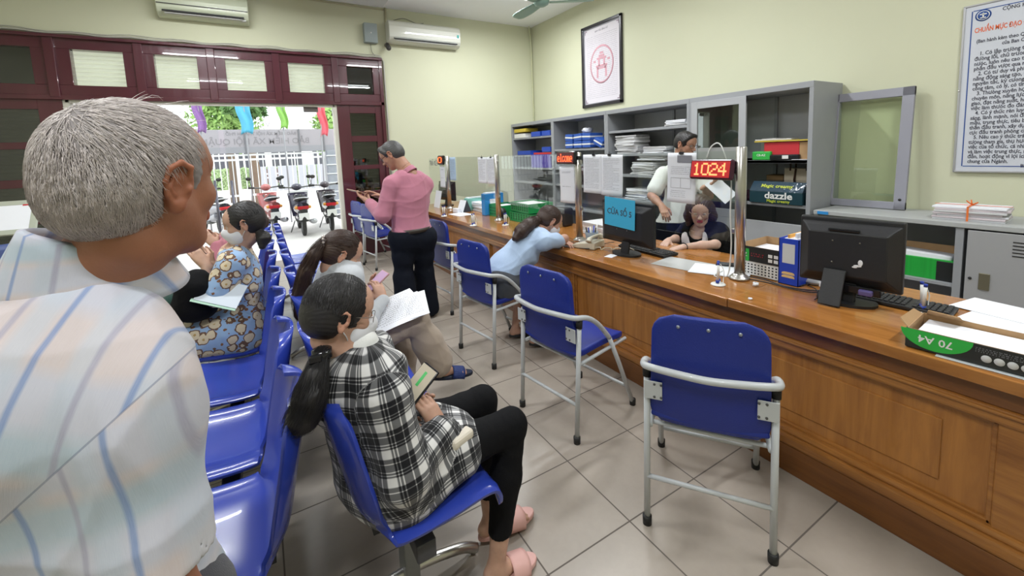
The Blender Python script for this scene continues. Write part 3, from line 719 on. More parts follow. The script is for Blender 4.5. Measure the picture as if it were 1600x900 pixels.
MB().box((-.014, W-.07, LZ-.018), (.004, .08, .025), .001).build('blue_sticker', mat('sticker_blue', (.03, .25, .6), .5), t)
# ================================================================== WALL THINGS
def fx(o, x, y, z): return Matrix.Translation(Vector(o))
FACE = Matrix(((0, 0, -1, 0), (-1, 0, 0, 0), (0, 1, 0, 0), (0, 0, 0, 1)))   # local xy plane shown on a surface facing -X (x runs to the camera side)
FACEY = Matrix(((1, 0, 0, 0), (0, 0, -1, 0), (0, 1, 0, 0), (0, 0, 0, 1)))   # plane facing -Y
def words(b, x0, x1, y, h, q, dens=.75, wmin=1.5, wmax=5):
    """a line of unreadable small print"""
    x = x0
    while x < x1-h:
        wd = h*q.uniform(wmin, wmax)*.5
        if x+wd > x1: wd = x1-x
        n = max(1, int(wd/(h*.62)))
        for i in range(n):
            hh = h*q.choice((.6, .6, .85)); b.box((x+(i+.4)*h*.6, y+hh/2-h*.3, 0), (h*.34, hh, .0004))
        x += wd+h*.5
# framed poster
yN, yF, z1, z0 = 1.722, 2.58, 3.34, 2.118
pc = ((yN+yF)/2, (z0+z1)/2); W, H = yF-yN, z1-z0
t = thing('framed_poster', 'dark framed poster with a pale red round emblem hanging on the right wall', 'poster', M=Matrix.Translation((XW-.003, pc[0], pc[1])) @ FACE)
m_frame = mat('dark_frame', (.025, .022, .028), .3)
b = MB()
for s in (-1, 1): b.box((s*(W/2-.022), 0, .016), (.044, H, .032), .006).box((0, s*(H/2-.022), .016), (W, .044, .032), .006)
b.build('frame', m_frame, t)
b = MB()
for s in (-1, 1): b.box((s*(W/2-.05), 0, .010), (.014, H-.09, .014), .003).box((0, s*(H/2-.05), .010), (W-.09, .014, .014), .003)
b.build('inner_frame', mat('grey_frame', (.25, .25, .28), .4), t)
sh = MB().box((0, 0, .004), (W-.09, H-.09, .004)).build('sheet', mat('poster_paper', (.70, .66, .71), .7), t)
m_pt = mat('poster_print', (.30, .28, .33), .8); m_em = mat('pale_red_print', (.62, .34, .40), .8)
q = random.Random(2); b = MB()
for i in range(34): words(b, -.33, .33, .43-i*.0275, .010, q)
o = b.build('small_print', m_pt, sh); o.location = (0, 0, .0068)
b = MB()
b.lathe([(.225, 0), (.25, 0), (.25, .001), (.225, .001)], (0, 0, 0), 48, Matrix.Translation((0, 0, .0078)) @ Matrix.Diagonal((1, 1.12, 1, 1)), cap=False)
for (x, y, w_, h_) in ((0, .09, .20, .03), (0, .125, .12, .03), (0, .165, .08, .03), (-.055, .03, .035, .09), (.055, .03, .035, .09), (0, -.02, .24, .03), (-.09, -.11, .035, .16), (.09, -.11, .035, .16), (0, -.055, .17, .025), (-.15, .055, .05, .03), (.15, .055, .05, .03)):
    b.box((x, y, .0082), (w_, h_, .0012))
b.build('round_emblem', m_em, sh)
b = MB()
for sx in (-1, 1):
    for sy in (-1, 1):
        b.box((sx*(W/2-.09), sy*(H/2-.075), .0068), (.05, .012, .0012)).box((sx*(W/2-.072), sy*(H/2-.093), .0068), (.012, .05, .0012))
b.build('corner_ornament', mat('ornament_print', (.28, .2, .26), .8), sh)
text_mesh('QUY TẮC ỨNG XỬ', .032, m_pt, sh, Matrix.Translation((0, H/2-.115, .007)))

# rules board
yF, yN, z1, z0 = -1.665, -2.60, 2.40, 1.20
W, H = yF-yN, z1-z0
t = thing('rules_board', 'white rules board with blue border and printed paragraphs on the right wall', 'sign', M=Matrix.Translation((XW-.003, (yF+yN)/2, (z0+z1)/2)) @ FACE)
sh = MB().box((0, 0, .012), (W, H, .014), .002).build('panel', mat('board_white', (.60, .62, .68), .35), t)
b = MB()
for s in (-1, 1): b.box((s*(W/2-.005), 0, .014), (.012, H, .024), .003).box((0, s*(H/2-.005), .014), (W, .012, .024), .003)
b.build('edge_frame', mat('alu_edge', (.5, .5, .52), .35, .6), t)
m_bl = mat('blue_print', (.02, .07, .28), .6); m_or = mat('orange_print', (.75, .13, .03), .6)
b = MB()
for s in (-1, 1): b.box((s*(W/2-.045), 0, .0195), (.006, H-.09, .001)).box((0, s*(H/2-.045), .0195), (W-.1, .006, .001))
b.build('border_line', m_bl, sh)
X0 = -W/2
def bt(s, size, x, y, m=None, al='LEFT', sx=1.0): return text_mesh(s, size, m or INK, sh, Matrix.Translation((X0+x, H/2-y, .0195)), align=al, sx=sx, bold=.0004 if m is not None else .0002)
bt('CỘNG HÒA XÃ HỘI CHỦ NGHĨA VIỆT NAM', .034, .19, .068, sx=.80)
bt('CHUẨN MỰC ĐẠO ĐỨC CÔNG CHỨC NGÀNH', .046, .062, .185, m_or, sx=.56)
bt('(Ban hành kèm theo Quyết định số', .034, .075, .262, sx=.72)
bt('của Ban Chấp hành', .034, .20, .298, sx=.72)
para = ['   1. Có lập trường tư tưởng vững vàng, chấp hành', 'đường lối, chủ trương của Đảng, pháp luật Nhà', 'nước, luôn nêu cao tinh thần trách nhiệm, phấn', 'phấn đấu vượt qua mọi khó khăn, thử thách', '   2. Có tư duy và phương pháp làm việc khoa học,', 'năng động sáng tạo, tuân thủ kỷ luật và', 'nguyên tắc, kỷ cương, công khai và minh bạch,', 'công tâm, có lý, có tình trong giải quyết việc', '   3. Thường xuyên học tập nâng cao trình độ', 'chuyên môn, năng lực công tác, sẵn sàng bàn', 'giao, đạt năng suất, hiệu quả cao trong công', 'việc làm thước đo đánh giá cán bộ', '   4. Có ý thức rèn luyện lối sống trong sáng,', 'sáng, lành mạnh, nói đi đôi với làm, gương', 'mẫu, trung thực, tiêu biểu về đạo đức, tinh', 'thần đấu tranh, xây dựng nội bộ đoàn kết,', 'cực đấu tranh phòng chống tham nhũng', '   5. Nêu cao ý thức trách nhiệm với các đối', 'tượng tham gia, thụ hưởng chính sách, coi', 'việc của tổ chức, cá nhân như việc của mình', 'và làm việc trung thực, nhiệt tình, đúng', 'đắn, hoạt động vì lợi ích chung, sự nghiệp', 'chung của Ngành.']
HORN = str.maketrans('ơờớởỡợ', 'oòóỏõọ')
for i, s in enumerate(para): bt(s.translate(HORN), .0375, .072, .350+i*.0350, sx=.74)
bt('BAN CHẤP HÀNH', .03, .33, .350+22.9*.0350)
lg = MB().lathe([(0, 0), (.040, 0), (.040, .001), (0, .001)], (X0+.100, H/2-.085, .0192), 32).build('round_logo', m_bl, sh)
b = MB().lathe([(.028, 0), (.032, 0), (.032, .001), (.028, .001)], (X0+.100, H/2-.085, .0204), 32, cap=False)
b.box((X0+.100, H/2-.085, .0208), (.008, .034, .001)).box((X0+.100, H/2-.077, .0208), (.034, .007, .001)).box((X0+.100, H/2-.101, .0208), (.028, .007, .001)); b.build('logo_figure', WHITE, lg)
MB().lathe([(0, 0), (.006, 0), (.005, .003), (0, .003)], (X0+.004, 0, .026), 10).build('screw', CHROME, t)

# air conditioners
def air_con(x0, x1, z0, z1, label, col, second=False):
    W = x1-x0; H = z1-z0
    t = thing('air_conditioner', label, 'air conditioner', ((x0+x1)/2, YW, z0))
    m = mat('ac_'+col[0], col[1], .35, coat=.2)
    prof = [(0, 0), (.10, -.0), (.17, .035), (.205, .085), (.21, H*.6), (.20, H-.04), (.17, H-.005), (0, H)] if not second else [(0, 0), (.12, 0), (.18, .03), (.205, .07), (.21, H*.7), (.19, H-.03), (.15, H), (0, H)]
    prof = [(y, z) for y, z in prof]
    M = Matrix(((0, 0, 1, -W/2), (-1, 0, 0, 0), (0, 1, 0, 0), (0, 0, 0, 1)))
    b = MB().prism([(y, z) for y, z in prof], W, M); o = b.build('casing', m, t)
    md = o.modifiers.new('b', 'BEVEL'); md.width = .012; md.segments = 3; md.limit_method = 'ANGLE'; md.angle_limit = R(20)
    MB().box((0, -.148, .028), (W*.84, .10, .012), .003, Matrix.Translation((0, 0, 0))).build('vane', mat('ac_vane', (.55, .56, .55), .4), t)
    MB().bar((-W*.44, -.196, .052), (W*.44, -.196, .052), .012, .052, up=(0, 1, .55)).build('outlet_slot', mat('slot_dark', (.04, .04, .045), .6), t)
    if second:
        for i in range(3): MB().bar((-W*.43, -.196-.006*i, .040+.014*i), (W*.43, -.196-.006*i, .040+.014*i), .006, .006).build('outlet_louvre', mat('ac_vane', (.55, .56, .55), .4), t)
        MB().box((W/2-.05, -.2115, H*.52), (.035, .003, .05), .001).build('energy_label', mat('label_green', (.10, .45, .42), .5), t)
    else:
        MB().box((0, -.2125, H*.42), (W*.98, .004, .012), .001).build('seam', mat('seam_dark', (.08, .08, .07), .5), t)
        MB().box((W/2-.06, -.15, .025), (.05, .06, .02), .003).build('receiver', mat('ac_vane', (.55, .56, .55), .4), t)
    return t
air_con(-2.01, -1.08, 3.26, 3.56, 'cream air conditioner above the maroon doorway timber', ('cream', (.62, .66, .50)))
air_con(.70, 1.86, 3.20, 3.52, 'off-white air conditioner on the wall right of the doorway', ('offwhite', (.62, .62, .55)), True)
t = bpy.data.objects['air_conditioner.001']
MB().tube(spline([(-.50, -.05, .33), (-.30, -.04, .40), (-.10, -.06, .34), (.02, -.05, .36)], 5), .006, 6).build('wire', mat('thin_wire', (.25, .25, .2), .6), t)
t = thing('junction_box', 'small grey electric box on the wall between the air conditioners', 'electric box', (.46, YW, 3.32))
MB().box((0, -.05, 0), (.19, .10, .28), .008).build('case', mat('box_grey', (.27, .31, .31), .45), t)
MB().lathe([(0, 0), (.012, 0), (.010, .006), (0, .006)], (0, 0, 0), 12, Matrix.Translation((.0, -.10, .0)) @ Matrix.Rotation(PI/2, 4, 'X')).build('knob', WHITE, t)
MB().tube(spline([(0, -.03, -.14), (.01, -.02, -.25), (.06, -.02, -.32)], 4), .005, 6).build('wire', mat('thin_wire', (.25, .25, .2), .6), t)
t = thing('wall_camera', 'small dark dome camera below the conduit beside the air conditioner', 'camera', (.70, YW, 3.13))
MB().tube([(0, 0, .05), (0, -.07, .05)], .03, 12).build('mount', mat('cam_grey', (.25, .22, .2), .5), t)
MB().tube([(0, -.05, .05), (.0, -.13, -.02)], [.03, .038], 14).sph((0, -.13, -.02), .036, 14).build('lens_housing', mat('cam_dark', (.05, .045, .045), .3), t)
# ceiling fan
hub = at(846, 6, Z=3.30)
t = thing('ceiling_fan', 'green ceiling fan whose hub and blade show at the top edge', 'fan', (hub.x, hub.y, 3.27))
m_fan = mat('fan_green', (.22, .34, .29), .4)
MB().lathe([(0, 0), (.05, 0), (.085, .02), (.10, .05), (.09, .085), (.05, .11), (.02, .12), (0, .12)], (0, 0, 0), 28).build('motor_housing', m_fan, t)
MB().tube([(0, 0, .1), (0, 0, CEIL-3.27)], .012, 10).lathe([(.012, 0), (.05, .01), (.06, .05), (.06, .06)], (0, 0, CEIL-3.27-.06), 20).build('down_rod', m_fan, t)
for k_ in range(3):
    a = R(-32+120*k_)
    def bl(u, v, a=a):
        r = .10+.55*u; w_ = .06+.018*math.sin(u*PI)+.012*u-.03*max(0, (u-.9)/.1); y = (v-.5)*2*w_
        return (r*math.cos(a)-y*math.sin(a), r*math.sin(a)+y*math.cos(a), .045+y*.18)
    o = MB().surf(bl, 14, 6).build('blade', m_fan, t); o.modifiers.new('s', 'SOLIDIFY').thickness = .006
# white notice board on a stand at the far left
p = [at(0, 326, Y=2.35), at(33, 322, Y=2.35), at(48, 356, Y=2.20), at(0, 362, Y=2.20)]
c = Vector((p[2].x-.22, 2.27, (p[1].z+p[2].z)/2))
t = thing('notice_stand', 'white notice panel in a beige frame tilted on a stand at far left', 'notice board', (c.x, c.y, 0))
M = Matrix.Translation((0, 0, c.z)) @ Matrix.Rotation(R(55), 4, 'X')
b = MB(); hw, hh = .25, .155
for s in (-1, 1): b.box((s*(hw-.02), 0, 0), (.045, 2*hh, .02), .004, M).box((0, s*(hh-.02), 0), (2*hw, .045, .02), .004, M)
b.build('frame', mat('beige_frame', (.42, .44, .36), .5), t)
MB().box((0, 0, .002), (2*hw-.07, 2*hh-.07, .012), 0, M).build('white_panel', PAPER, t)
MB().box((hw-.075, hh-.045, .0095), (.04, .012, .003), 0, M).build('red_tab', REDCARD, t)
MB().tube([(-.1, .02, 0), (-.1, .02, c.z-.03)], .022, 10).lathe([(0, 0), (.16, 0), (.15, .02), (.02, .03)], (-.1, .02, 0), 24).build('stand', mat('stand_grey', (.22, .2, .2), .4, .5), t)
MB().box((-.65, 0, -.02), (.36, .11, .52), .04)
b = MB().box((0, 0, .62), (.10, .40, .42), .045).box((.20, 0, .42), (.40, .40, .06), .02)
cc = at(22, 392, Y=2.9)
t = thing('blue_stool_chair', 'blue plastic chair behind the white notice stand at far left', 'chair', (cc.x-.1, 3.0, 0), R(-60))
b.build('seat_shell', mat('blue_pale_plastic', (.10, .14, .33), .4), t)
for x, y in ((.05, .17), (.05, -.17), (.37, .17), (.37, -.17)): MB().tube([(x, y, .40), (x+(.03 if x > .2 else -.03), y*1.1, .0)], .014, 8).build('leg', CHAIRGREY, t)

# ================================================================== SCREEN POLES, GLASS AND DISPLAYS
PX = 1.10; PY = [-1.375, 0, 1.39, 2.80]; TOPZ = 1.462
labs = ['steel pole nearest the camera, holding the 1024 display', 'second steel pole, carrying the display above the leaning woman', 'third steel pole, beside the green trays', 'farthest steel pole, with the small red display']
for i, y in enumerate(PY):
    t = thing('steel_pole', labs[i], 'pole', (PX, y, .735 if i == 0 else .731), 0, 'steel poles holding the counter screen')
    MB().lathe([(0, 0), (.028, 0), (.028, TOPZ-.735), (.024, TOPZ-.731), (0, TOPZ-.731)], (0, 0, 0), 28).build('tube', CHROME, t)
    MB().lathe([(0, 0), (.052, 0), (.054, .004), (.050, .012), (.042, .014), (.041, .02), (.033, .024), (.030, .03), (.027, .03)], (0, 0, 0), 32).build('flange', CHROME, t)
for i in range(3):
    y0, y1 = PY[i]+.03, PY[i+1]-.03
    t = thing('counter_screen', ['clear acrylic screen between the nearest two poles, with three sheets clipped on', 'clear acrylic screen between the second and third poles', 'clear acrylic screen between the two farthest poles'][i], 'screen', (PX, (y0+y1)/2, 0), 0, 'acrylic screens along the counter')
    MB().box((0, 0, (1.445+.935)/2), (.006, y1-y0, 1.445-.935)).build('sheet', ACRYL, t)
    b = MB()
    for s in (-1, 1): 
        MB().box((0, s*((y1-y0)/2), 1.38), (.02, .03, .03), .004).build('clamp', CHROME, t)
        MB().box((0, s*((y1-y0)/2), 1.0), (.02, .03, .03), .004).build('clamp', CHROME, t)
y0, y1 = PY[3]+.03, YBk-.02
t = thing('counter_screen', 'short clear acrylic screen beyond the farthest pole with grey lettering', 'screen', (PX, (y0+y1)/2, 0), 0, 'acrylic screens along the counter')
MB().box((0, 0, 1.18), (.006, y1-y0, .50)).build('sheet', ACRYL, t)
text_mesh('TRẢ KẾT QUẢ', .10, mat('grey_vinyl', (.20, .21, .22), .6), t, Matrix.Translation((-.006, .02, 1.36)) @ FACE, sx=.9)
# LED displays
m_led = mat('led_red', (.8, .1, .03), .5, emit=(1, .10, .03), estr=2.6); m_ledb = mat('led_face', (.16, .006, .012), .35, emit=(.8, .03, .03), estr=.5)
m_ledd = mat('led_face_dark', (.05, .004, .006), .35, emit=(.5, .01, .01), estr=.08)
m_led2 = mat('led_orange', (.9, .3, .1), .5, emit=(1, .27, .10), estr=1.9)
FONT = {'1': ['00100', '01100', '00100', '00100', '00100', '00100', '01110'], '0': ['01110', '10001', '10001', '10001', '10001', '10001', '01110'], '2': ['01110', '10001', '00001', '00110', '01000', '10000', '11111'], '4': ['00010', '00110', '01010', '10010', '11111', '00010', '00010'],
        'e': ['00000', '00000', '01110', '10001', '11111', '10000', '01110'], 'l': ['01100', '00100', '00100', '00100', '00100', '00100', '01110'], 'c': ['00000', '00000', '01110', '10000', '10000', '10001', '01110'], 'o': ['00000', '00000', '01110', '10001', '10001', '10001', '01110'], 'm': ['00000', '00000', '11010', '10101', '10101', '10101', '10101'], 'W': ['10001', '10001', '10001', '10101', '10101', '11011', '10001']}
def display(y, z, w_, h_, txt, label, body, lm, ang=8, rz=0, name='number_display'):
    M = Matrix.Translation((PX-.055, y, z)) @ Matrix.Rotation(R(rz), 4, 'Z') @ Matrix.Rotation(R(ang), 4, 'Y') @ FACE
    t = thing(name, label, 'display', M=M)
    MB().box((0, 0, -.018), (w_, h_, .036), .014, seg=3).build('case', body, t)
    MB().box((0, 0, .0005), (w_*.90, h_*.80, .003), .001).build('screen', m_ledb if txt == '1024' else m_ledd, t)
    n = len(txt); cw = w_*.80/n; px = cw/5.6; py = h_*.62/7; b = MB()
    for i, ch in enumerate(txt):
        for r_, row in enumerate(FONT[ch]):
            for c_, v in enumerate(row):
                if v == '1': b.box((-w_*.40+i*cw+(c_+.5)*px*1.06, h_*.31-(r_+.5)*py, .003), (px*.92, py*.92, .002))
    b.build('led_digits', lm, t)
    MB().box((w_/2-.01, 0, -.045), (.05, .03, .03), .004).build('bracket', BLACK, t)
    return t
m_case = mat('maroon_case', (.05, .012, .025), .25)
dn = display(-1.225, 1.345, .265, .115, '1024', 'red LED number display showing 1024, mounted on the nearest pole', m_case, m_led2, 10)
display(.10, 1.42, .25, .108, 'elcome', 'red LED display showing part of the word Welcome, above the leaning woman', BLACKG, m_led, 4)
display(2.93, 1.41, .20, .13, '0', 'small red LED display on the farthest pole', BLACKG, mat('led_square', (.8, .15, .03), .5, emit=(1, .16, .04), estr=2.2), 4)
# white flex hanging from the near display
place(MB().tube(spline([(PX+.0, -1.17, 1.41), (PX, -1.20, 1.475), (PX+.01, -1.25, 1.475), (PX+.01, -1.31, 1.30), (PX-.005, -1.32, 1.1), (PX+.0, -1.325, .9), (PX-.01, -1.31, .738), (PX-.07, -1.27, .738), (PX+.05, -1.24, .738)], 7), .004, 8), 'white_flex', WHITE, 'thin white flex hanging down beside the nearest pole', 'cable')
place(MB().box((0, 0, 0), (.004, .24, .15), .001), 'backing_card', mat('grey_card', (.45, .46, .46), .7), 'plain grey card standing behind the 1024 display on the screen', 'card', (PX+.012, -1.22, 1.39))
# clipped papers
def clip(t, x, y):
    b = MB().prism([(-.016, 0), (.016, 0), (.013, .014), (-.013, .014)], .016, Matrix.Translation((x, y-.008, -.006)))
    b.tube([(x-.006, y+.004, .004), (x-.004, y+.022, .004), (x+.004, y+.022, .004), (x+.006, y+.004, .004)], .0012, 6)
    b.build('binder_clip', BLACK, t)
def sheet(y, z, w_, h_, label, kind='text', clips=(0,), rot=0, mats=PAPER, seed=0, x=PX-.007, name='clipped_sheet', group='sheets clipped to the counter screen', curl=.01):
    M = Matrix.Translation((x, y, z)) @ FACE @ Matrix.Rotation(R(rot), 4, 'Z')
    t = thing(name, label, 'paper', M=M, group=group)
    o = MB().surf(lambda u, v: ((u-.5)*w_, (v-.5)*h_, .002+curl*math.sin(u*PI)*(1-v)*.6+curl*max(0, .25-v)*1.5), 10, 10).build('page', mats, t)
    o.modifiers.new('s', 'SOLIDIFY').thickness = .0012
    q = random.Random(seed); b = MB()
    def at_z(yy): v = yy/h_+.5; return 0.004+curl*(1-v)*.6+curl*max(0, .25-v)*1.5
    if kind == 'text':
        n = int(h_*.8/.012)
        for i in range(n):
            yy = h_*.40-i*.012; bb = MB(); words(bb, -w_*.38, w_*(.38 if q.random() > .2 else .1), yy, .005, q)
            for v in bb.bm.verts: v.co.z += at_z(yy)
            me = bpy.data.meshes.new('tmp'); bb.bm.to_mesh(me); b.bm.from_mesh(me); bb.bm.free(); bpy.data.meshes.remove(me)
    elif kind == 'form':
        b.box((w_*.12, h_*.38, .007), (w_*.5, h_*.14, .0008))
        for i in range(5):
            yy = h_*.22-i*.011; bb = MB(); words(bb, -w_*.35, w_*.35, yy, .005, q)
            for v in bb.bm.verts: v.co.z += at_z(yy)
            me = bpy.data.meshes.new('tmp'); bb.bm.to_mesh(me); b.bm.from_mesh(me); bb.bm.free(); bpy.data.meshes.remove(me)
        for (xx, yy) in ((-.25, -.08), (.0, -.08), (.25, -.08)):
            pass
        for yy in (.0, -.2): b.box((0, h_*yy, at_z(h_*yy)+.001), (w_*.7, .0015, .0006))
        for xx in (-.35, 0, .35): b.box((w_*xx, -h_*.1, at_z(-h_*.1)+.001), (.0015, h_*.2, .0006))
        for i in range(4):
            yy = -h_*.26-i*.012; bb = MB(); words(bb, -w_*.35, w_*.2, yy, .005, q)
            for v in bb.bm.verts: v.co.z += at_z(yy)
            me = bpy.data.meshes.new('tmp'); bb.bm.to_mesh(me); b.bm.from_mesh(me); bb.bm.free(); bpy.data.meshes.remove(me)
    elif kind == 'few':
        for yy in (.36, .33, -.05): 
            bb = MB(); words(bb, -w_*.3, w_*.3, h_*yy, .006, q)
            for v in bb.bm.verts: v.co.z += at_z(h_*yy)
            me = bpy.data.meshes.new('tmp'); bb.bm.to_mesh(me); b.bm.from_mesh(me); bb.bm.free(); bpy.data.meshes.remove(me)
    b.build('print', mat('grey_print', (.25, .25, .28), .8) if kind != 'dark' else INK, t)
    for cx_ in clips: clip(t, cx_*w_, h_/2)
    return t
sheet(-.185, 1.29, .215, .30, 'left printed sheet of the pair clipped beside the second pole', 'text', (.1,), 0, seed=1)
sheet(-.40, 1.285, .22, .305, 'right printed sheet of the pair clipped beside the second pole', 'text', (-.1,), -1, seed=2, x=PX-.010)
sheet(-1.0, 1.285, .205, .31, 'printed form clipped to the screen left of the 1024 display', 'form', (0,), -1, seed=3)
sheet(.135, 1.19, .20, .31, 'plain white notice sheet under the Welcome display', 'few', (), 1, seed=4)
p = at(758, 246, X=PX)
sheet(1.72, 1.285, .22, .30, 'left faint sheet clipped between the two farthest poles', 'text', (0,), 0, seed=5, mats=PAPER)
sheet(1.50, 1.285, .21, .30, 'right faint sheet clipped close to the third pole', 'text', (0,), 0, seed=6)
sheet(2.60, 1.29, .20, .31, 'blue edged notice just right of the farthest pole', 'text', (), 0, seed=7, mats=mat('paper_blue', (.45, .58, .75), .8))
sheet(2.98, 1.17, .19, .30, 'narrow white notice below the small red display', 'few', (), 0, seed=8)

# ================================================================== COUNTER TOP THINGS
ZT, ZT2 = .736, .732
def monitor_back(M, w_, h_, label, mark=True):
    """monitor seen from behind: local x across, z up, the back facing -y"""
    t = thing('computer_monitor', label, 'monitor', M=M)
    z0 = .075
    MB().box((0, .012, z0+h_/2), (w_, .030, h_), .008, seg=3).build('bezel', BLACK, t)
    MB().box((0, .0285, z0+h_/2), (w_-.03, .002, h_-.035)).build('screen_glass', BLACKG, t)
    # stepped back cover
    b = MB(); a, c = w_*.42, h_*.40
    lay = [(w_*.49, h_*.48, 0), (w_*.44, h_*.42, -.018), (w_*.38, h_*.33, -.040), (w_*.36, h_*.31, -.042)]
    V = []; 
    for (ax, cz, y) in lay: V += [(-ax, y, z0+h_/2-cz), (ax, y, z0+h_/2-cz), (ax, y, z0+h_/2+cz*.92), (-ax, y, z0+h_/2+cz*.92)]
    F = [(i*4+k_, i*4+(k_+1) % 4, (i+1)*4+(k_+1) % 4, (i+1)*4+k_) for i in range(3) for k_ in range(4)]+[(12, 13, 14, 15)]
    b._fin(V, F); o = b.build('back_cover', BLACK, t); md = o.modifiers.new('b', 'BEVEL'); md.width = .006; md.segments = 2
    MB().box((-.01, -.036, z0+h_*.84), (w_*.30, .018, .012), .003).build('cable_grip', BLACKG, o)
    b = MB()
    for (x, z) in ((-.05, .05), (.05, .05), (-.05, -.05), (.05, -.05)): b.lathe([(0, 0), (.004, 0), (0, .002)], (0, 0, 0), 8, Matrix.Translation((x, -.0425, z0+h_*.52+z)) @ Matrix.Rotation(PI/2, 4, 'X'))
    b.build('screw', CHROME, o)
    MB().box((0, -.02, .05), (.075, .02, .16), .008, Matrix.Rotation(R(-12), 4, 'X')).build('neck', BLACK, t)
    MB().prism([(x*.12*(1 if abs(x) < 1 else 1), y) for x, y in ()] or [(.115*math.cos(a_)*(1), .085*math.sin(a_)) for a_ in [2*PI*i/24 for i in range(24)]], .012, Matrix.Translation((0, .0, .0))).build('base', BLACK, t)
    return t
# monitor 1 carrying the blue window sign
pb = at(979, 397, Z=ZT2)
M1 = Matrix.Translation((pb.x, pb.y, ZT2)) @ Matrix.Rotation(R(-92), 4, 'Z')
t = monitor_back(M1, .50, .30, 'black monitor on the counter with a light blue sign taped to its back')
s = thing('window_sign', 'light blue paper sign reading window number 5, taped to a monitor', 'sign', M=M1 @ Matrix.Translation((-.015, -.050, .30)) @ FACEY @ Matrix.Rotation(R(-2), 4, 'Z'))
MB().box((0, 0, 0), (.30, .205, .002)).build('sheet', mat('blue_paper', (.05, .42, .68), .7), s)
text_mesh('CỬA SỔ 5', .056, INK, s, Matrix.Translation((0, .0, .0012)), bold=.0)
# monitor 2, nearest the camera
pa, pc2 = at(1290, 478, Z=ZT), at(1400, 480, Z=ZT)
M2 = Matrix.Translation((1.135, -1.865, ZT)) @ Matrix.Rotation(R(-83), 4, 'Z')
t = monitor_back(M2, .385, .315, 'black monitor nearest the camera, its back turned, with a torn white sticker')
b = MB()
for (x, z, sx_, sz_) in ((.055, .20, .018, .028), (.045, .185, .03, .010), (.035, .178, .02, .008)): b.sph((x, -.0425, z), .5, 10, sc=(sx_, .002, sz_))
b.build('torn_sticker', PAPER, t)
MB().box((-.035, 0, 0), (.085, .012, .17), .004, Matrix.Translation((0, -.085, .080)) @ Matrix.Rotation(R(-26), 4, 'X')).build('stand_leg', BLACK, t)
MB().box((.05, -.035, .075), (.16, .02, .035), .004).build('socket_strip', BLACKG, t)
MB().box((.08, -.05, .072), (.05, .03, .025), .006).build('purple_plug', mat('purple_plug', (.10, .08, .22), .4), t)
MB().box((-.075, -.05, .075), (.035, .01, .025), .002).build('white_label', PAPER, t)
def keyboard(M, label):
    t = thing('keyboard', label, 'keyboard', M=M)
    MB().box((0, 0, .010), (.44, .145, .018), .005).build('base', BLACK, t)
    kb = MB(); 
    for r_ in range(5):
        y = -.052+r_*.025
        for c_ in range(15): kb.box((-.205+c_*.0195, y, .022), (.0155, .019, .007), .002, seg=1)
        for c_ in range(6): kb.box((.105+c_*.0195, y, .022), (.0155, .019, .007), .002, seg=1)
    o = kb.build('keys', mat('key_black', (.03, .03, .033), .45), t); o['kind'] = 'stuff'
    return t
p = at(1022, 391, Z=ZT2)
keyboard(Matrix.Translation((1.22, p.y+.02, ZT2)) @ Matrix.Rotation(R(-92), 4, 'Z') , 'black keyboard under the clerk\'s hands')
pk = at(1405, 472, Z=ZT)
keyboard(Matrix.Translation((1.27, -1.97, ZT)) @ Matrix.Rotation(R(-86), 4, 'Z'), 'black keyboard lying behind the nearest monitor')
# desk telephone
p = at(913, 386, Z=ZT2)
t = thing('desk_telephone', 'beige desk telephone on the counter beside the leaning woman', 'telephone', (p.x+.03, p.y-.01, ZT2), R(-70))
m_tel = mat('beige_plastic', (.60, .56, .45), .4)
b = MB().prism([(-.10, 0), (.10, 0), (.10, .055), (-.02, .045), (-.10, .022)], .17, Matrix(((1, 0, 0, 0), (0, 0, -1, .085), (0, 1, 0, 0), (0, 0, 0, 1)))); o = b.build('body', m_tel, t)
md = o.modifiers.new('b', 'BEVEL'); md.width = .008; md.segments = 2
MB().tube(spline([(.06, -.10, .065), (.06, -.07, .085), (.06, 0, .088), (.06, .07, .085), (.06, .10, .065)], 4), [.026]+[.022]*3+[.014]*9+[.022]*3+[.026], 12, flat=.8).build('handset', m_tel, t)
b = MB()
for i in range(4):
    for j in range(3): b.box((-.06+i*.022, -.02+j*.024, .034+i*.004), (.014, .016, .008), .002)
b.build('key_pad', mat('grey_key', (.35, .35, .33), .5), t)
place(MB().tube(spline([(p.x+.0+.03*i*.6+.012*math.sin(i*2.2), p.y-.12-.02*i+.012*math.cos(i*2.2), ZT2+.012+.008*math.sin(i*2.2)) for i in range(14)], 5), .0035, 6), 'coiled_cord', m_tel, 'beige coiled cord lying by the telephone', 'cable')
# grey pen cup
p = at(924, 382, Z=ZT2)
pc_ = Vector((1.20, p.y+.02, ZT2))
pt = at(931, 379, Z=ZT2)
t = thing('pen_cup', 'grey ribbed cup of stationery between the telephone and the blue sign', 'cup', at(925, 381, Z=ZT2))
MB().lathe([(0, 0), (.045, 0), (.052, .10), (.049, .10), (.043, .004), (0, .004)], (0, 0, 0), 28, cap=False).build('cup', mat('grey_blue_plastic', (.22, .26, .30), .5), t)
q = random.Random(4)
for i in range(7):
    a = q.uniform(0, 6.28); MB().tube([(.02*math.cos(a), .02*math.sin(a), .01), (.045*math.cos(a), .045*math.sin(a), .13+q.random()*.03)], .005, 8).build('pen', [WHITE, BLACK, BLUETUB][i % 3], t)
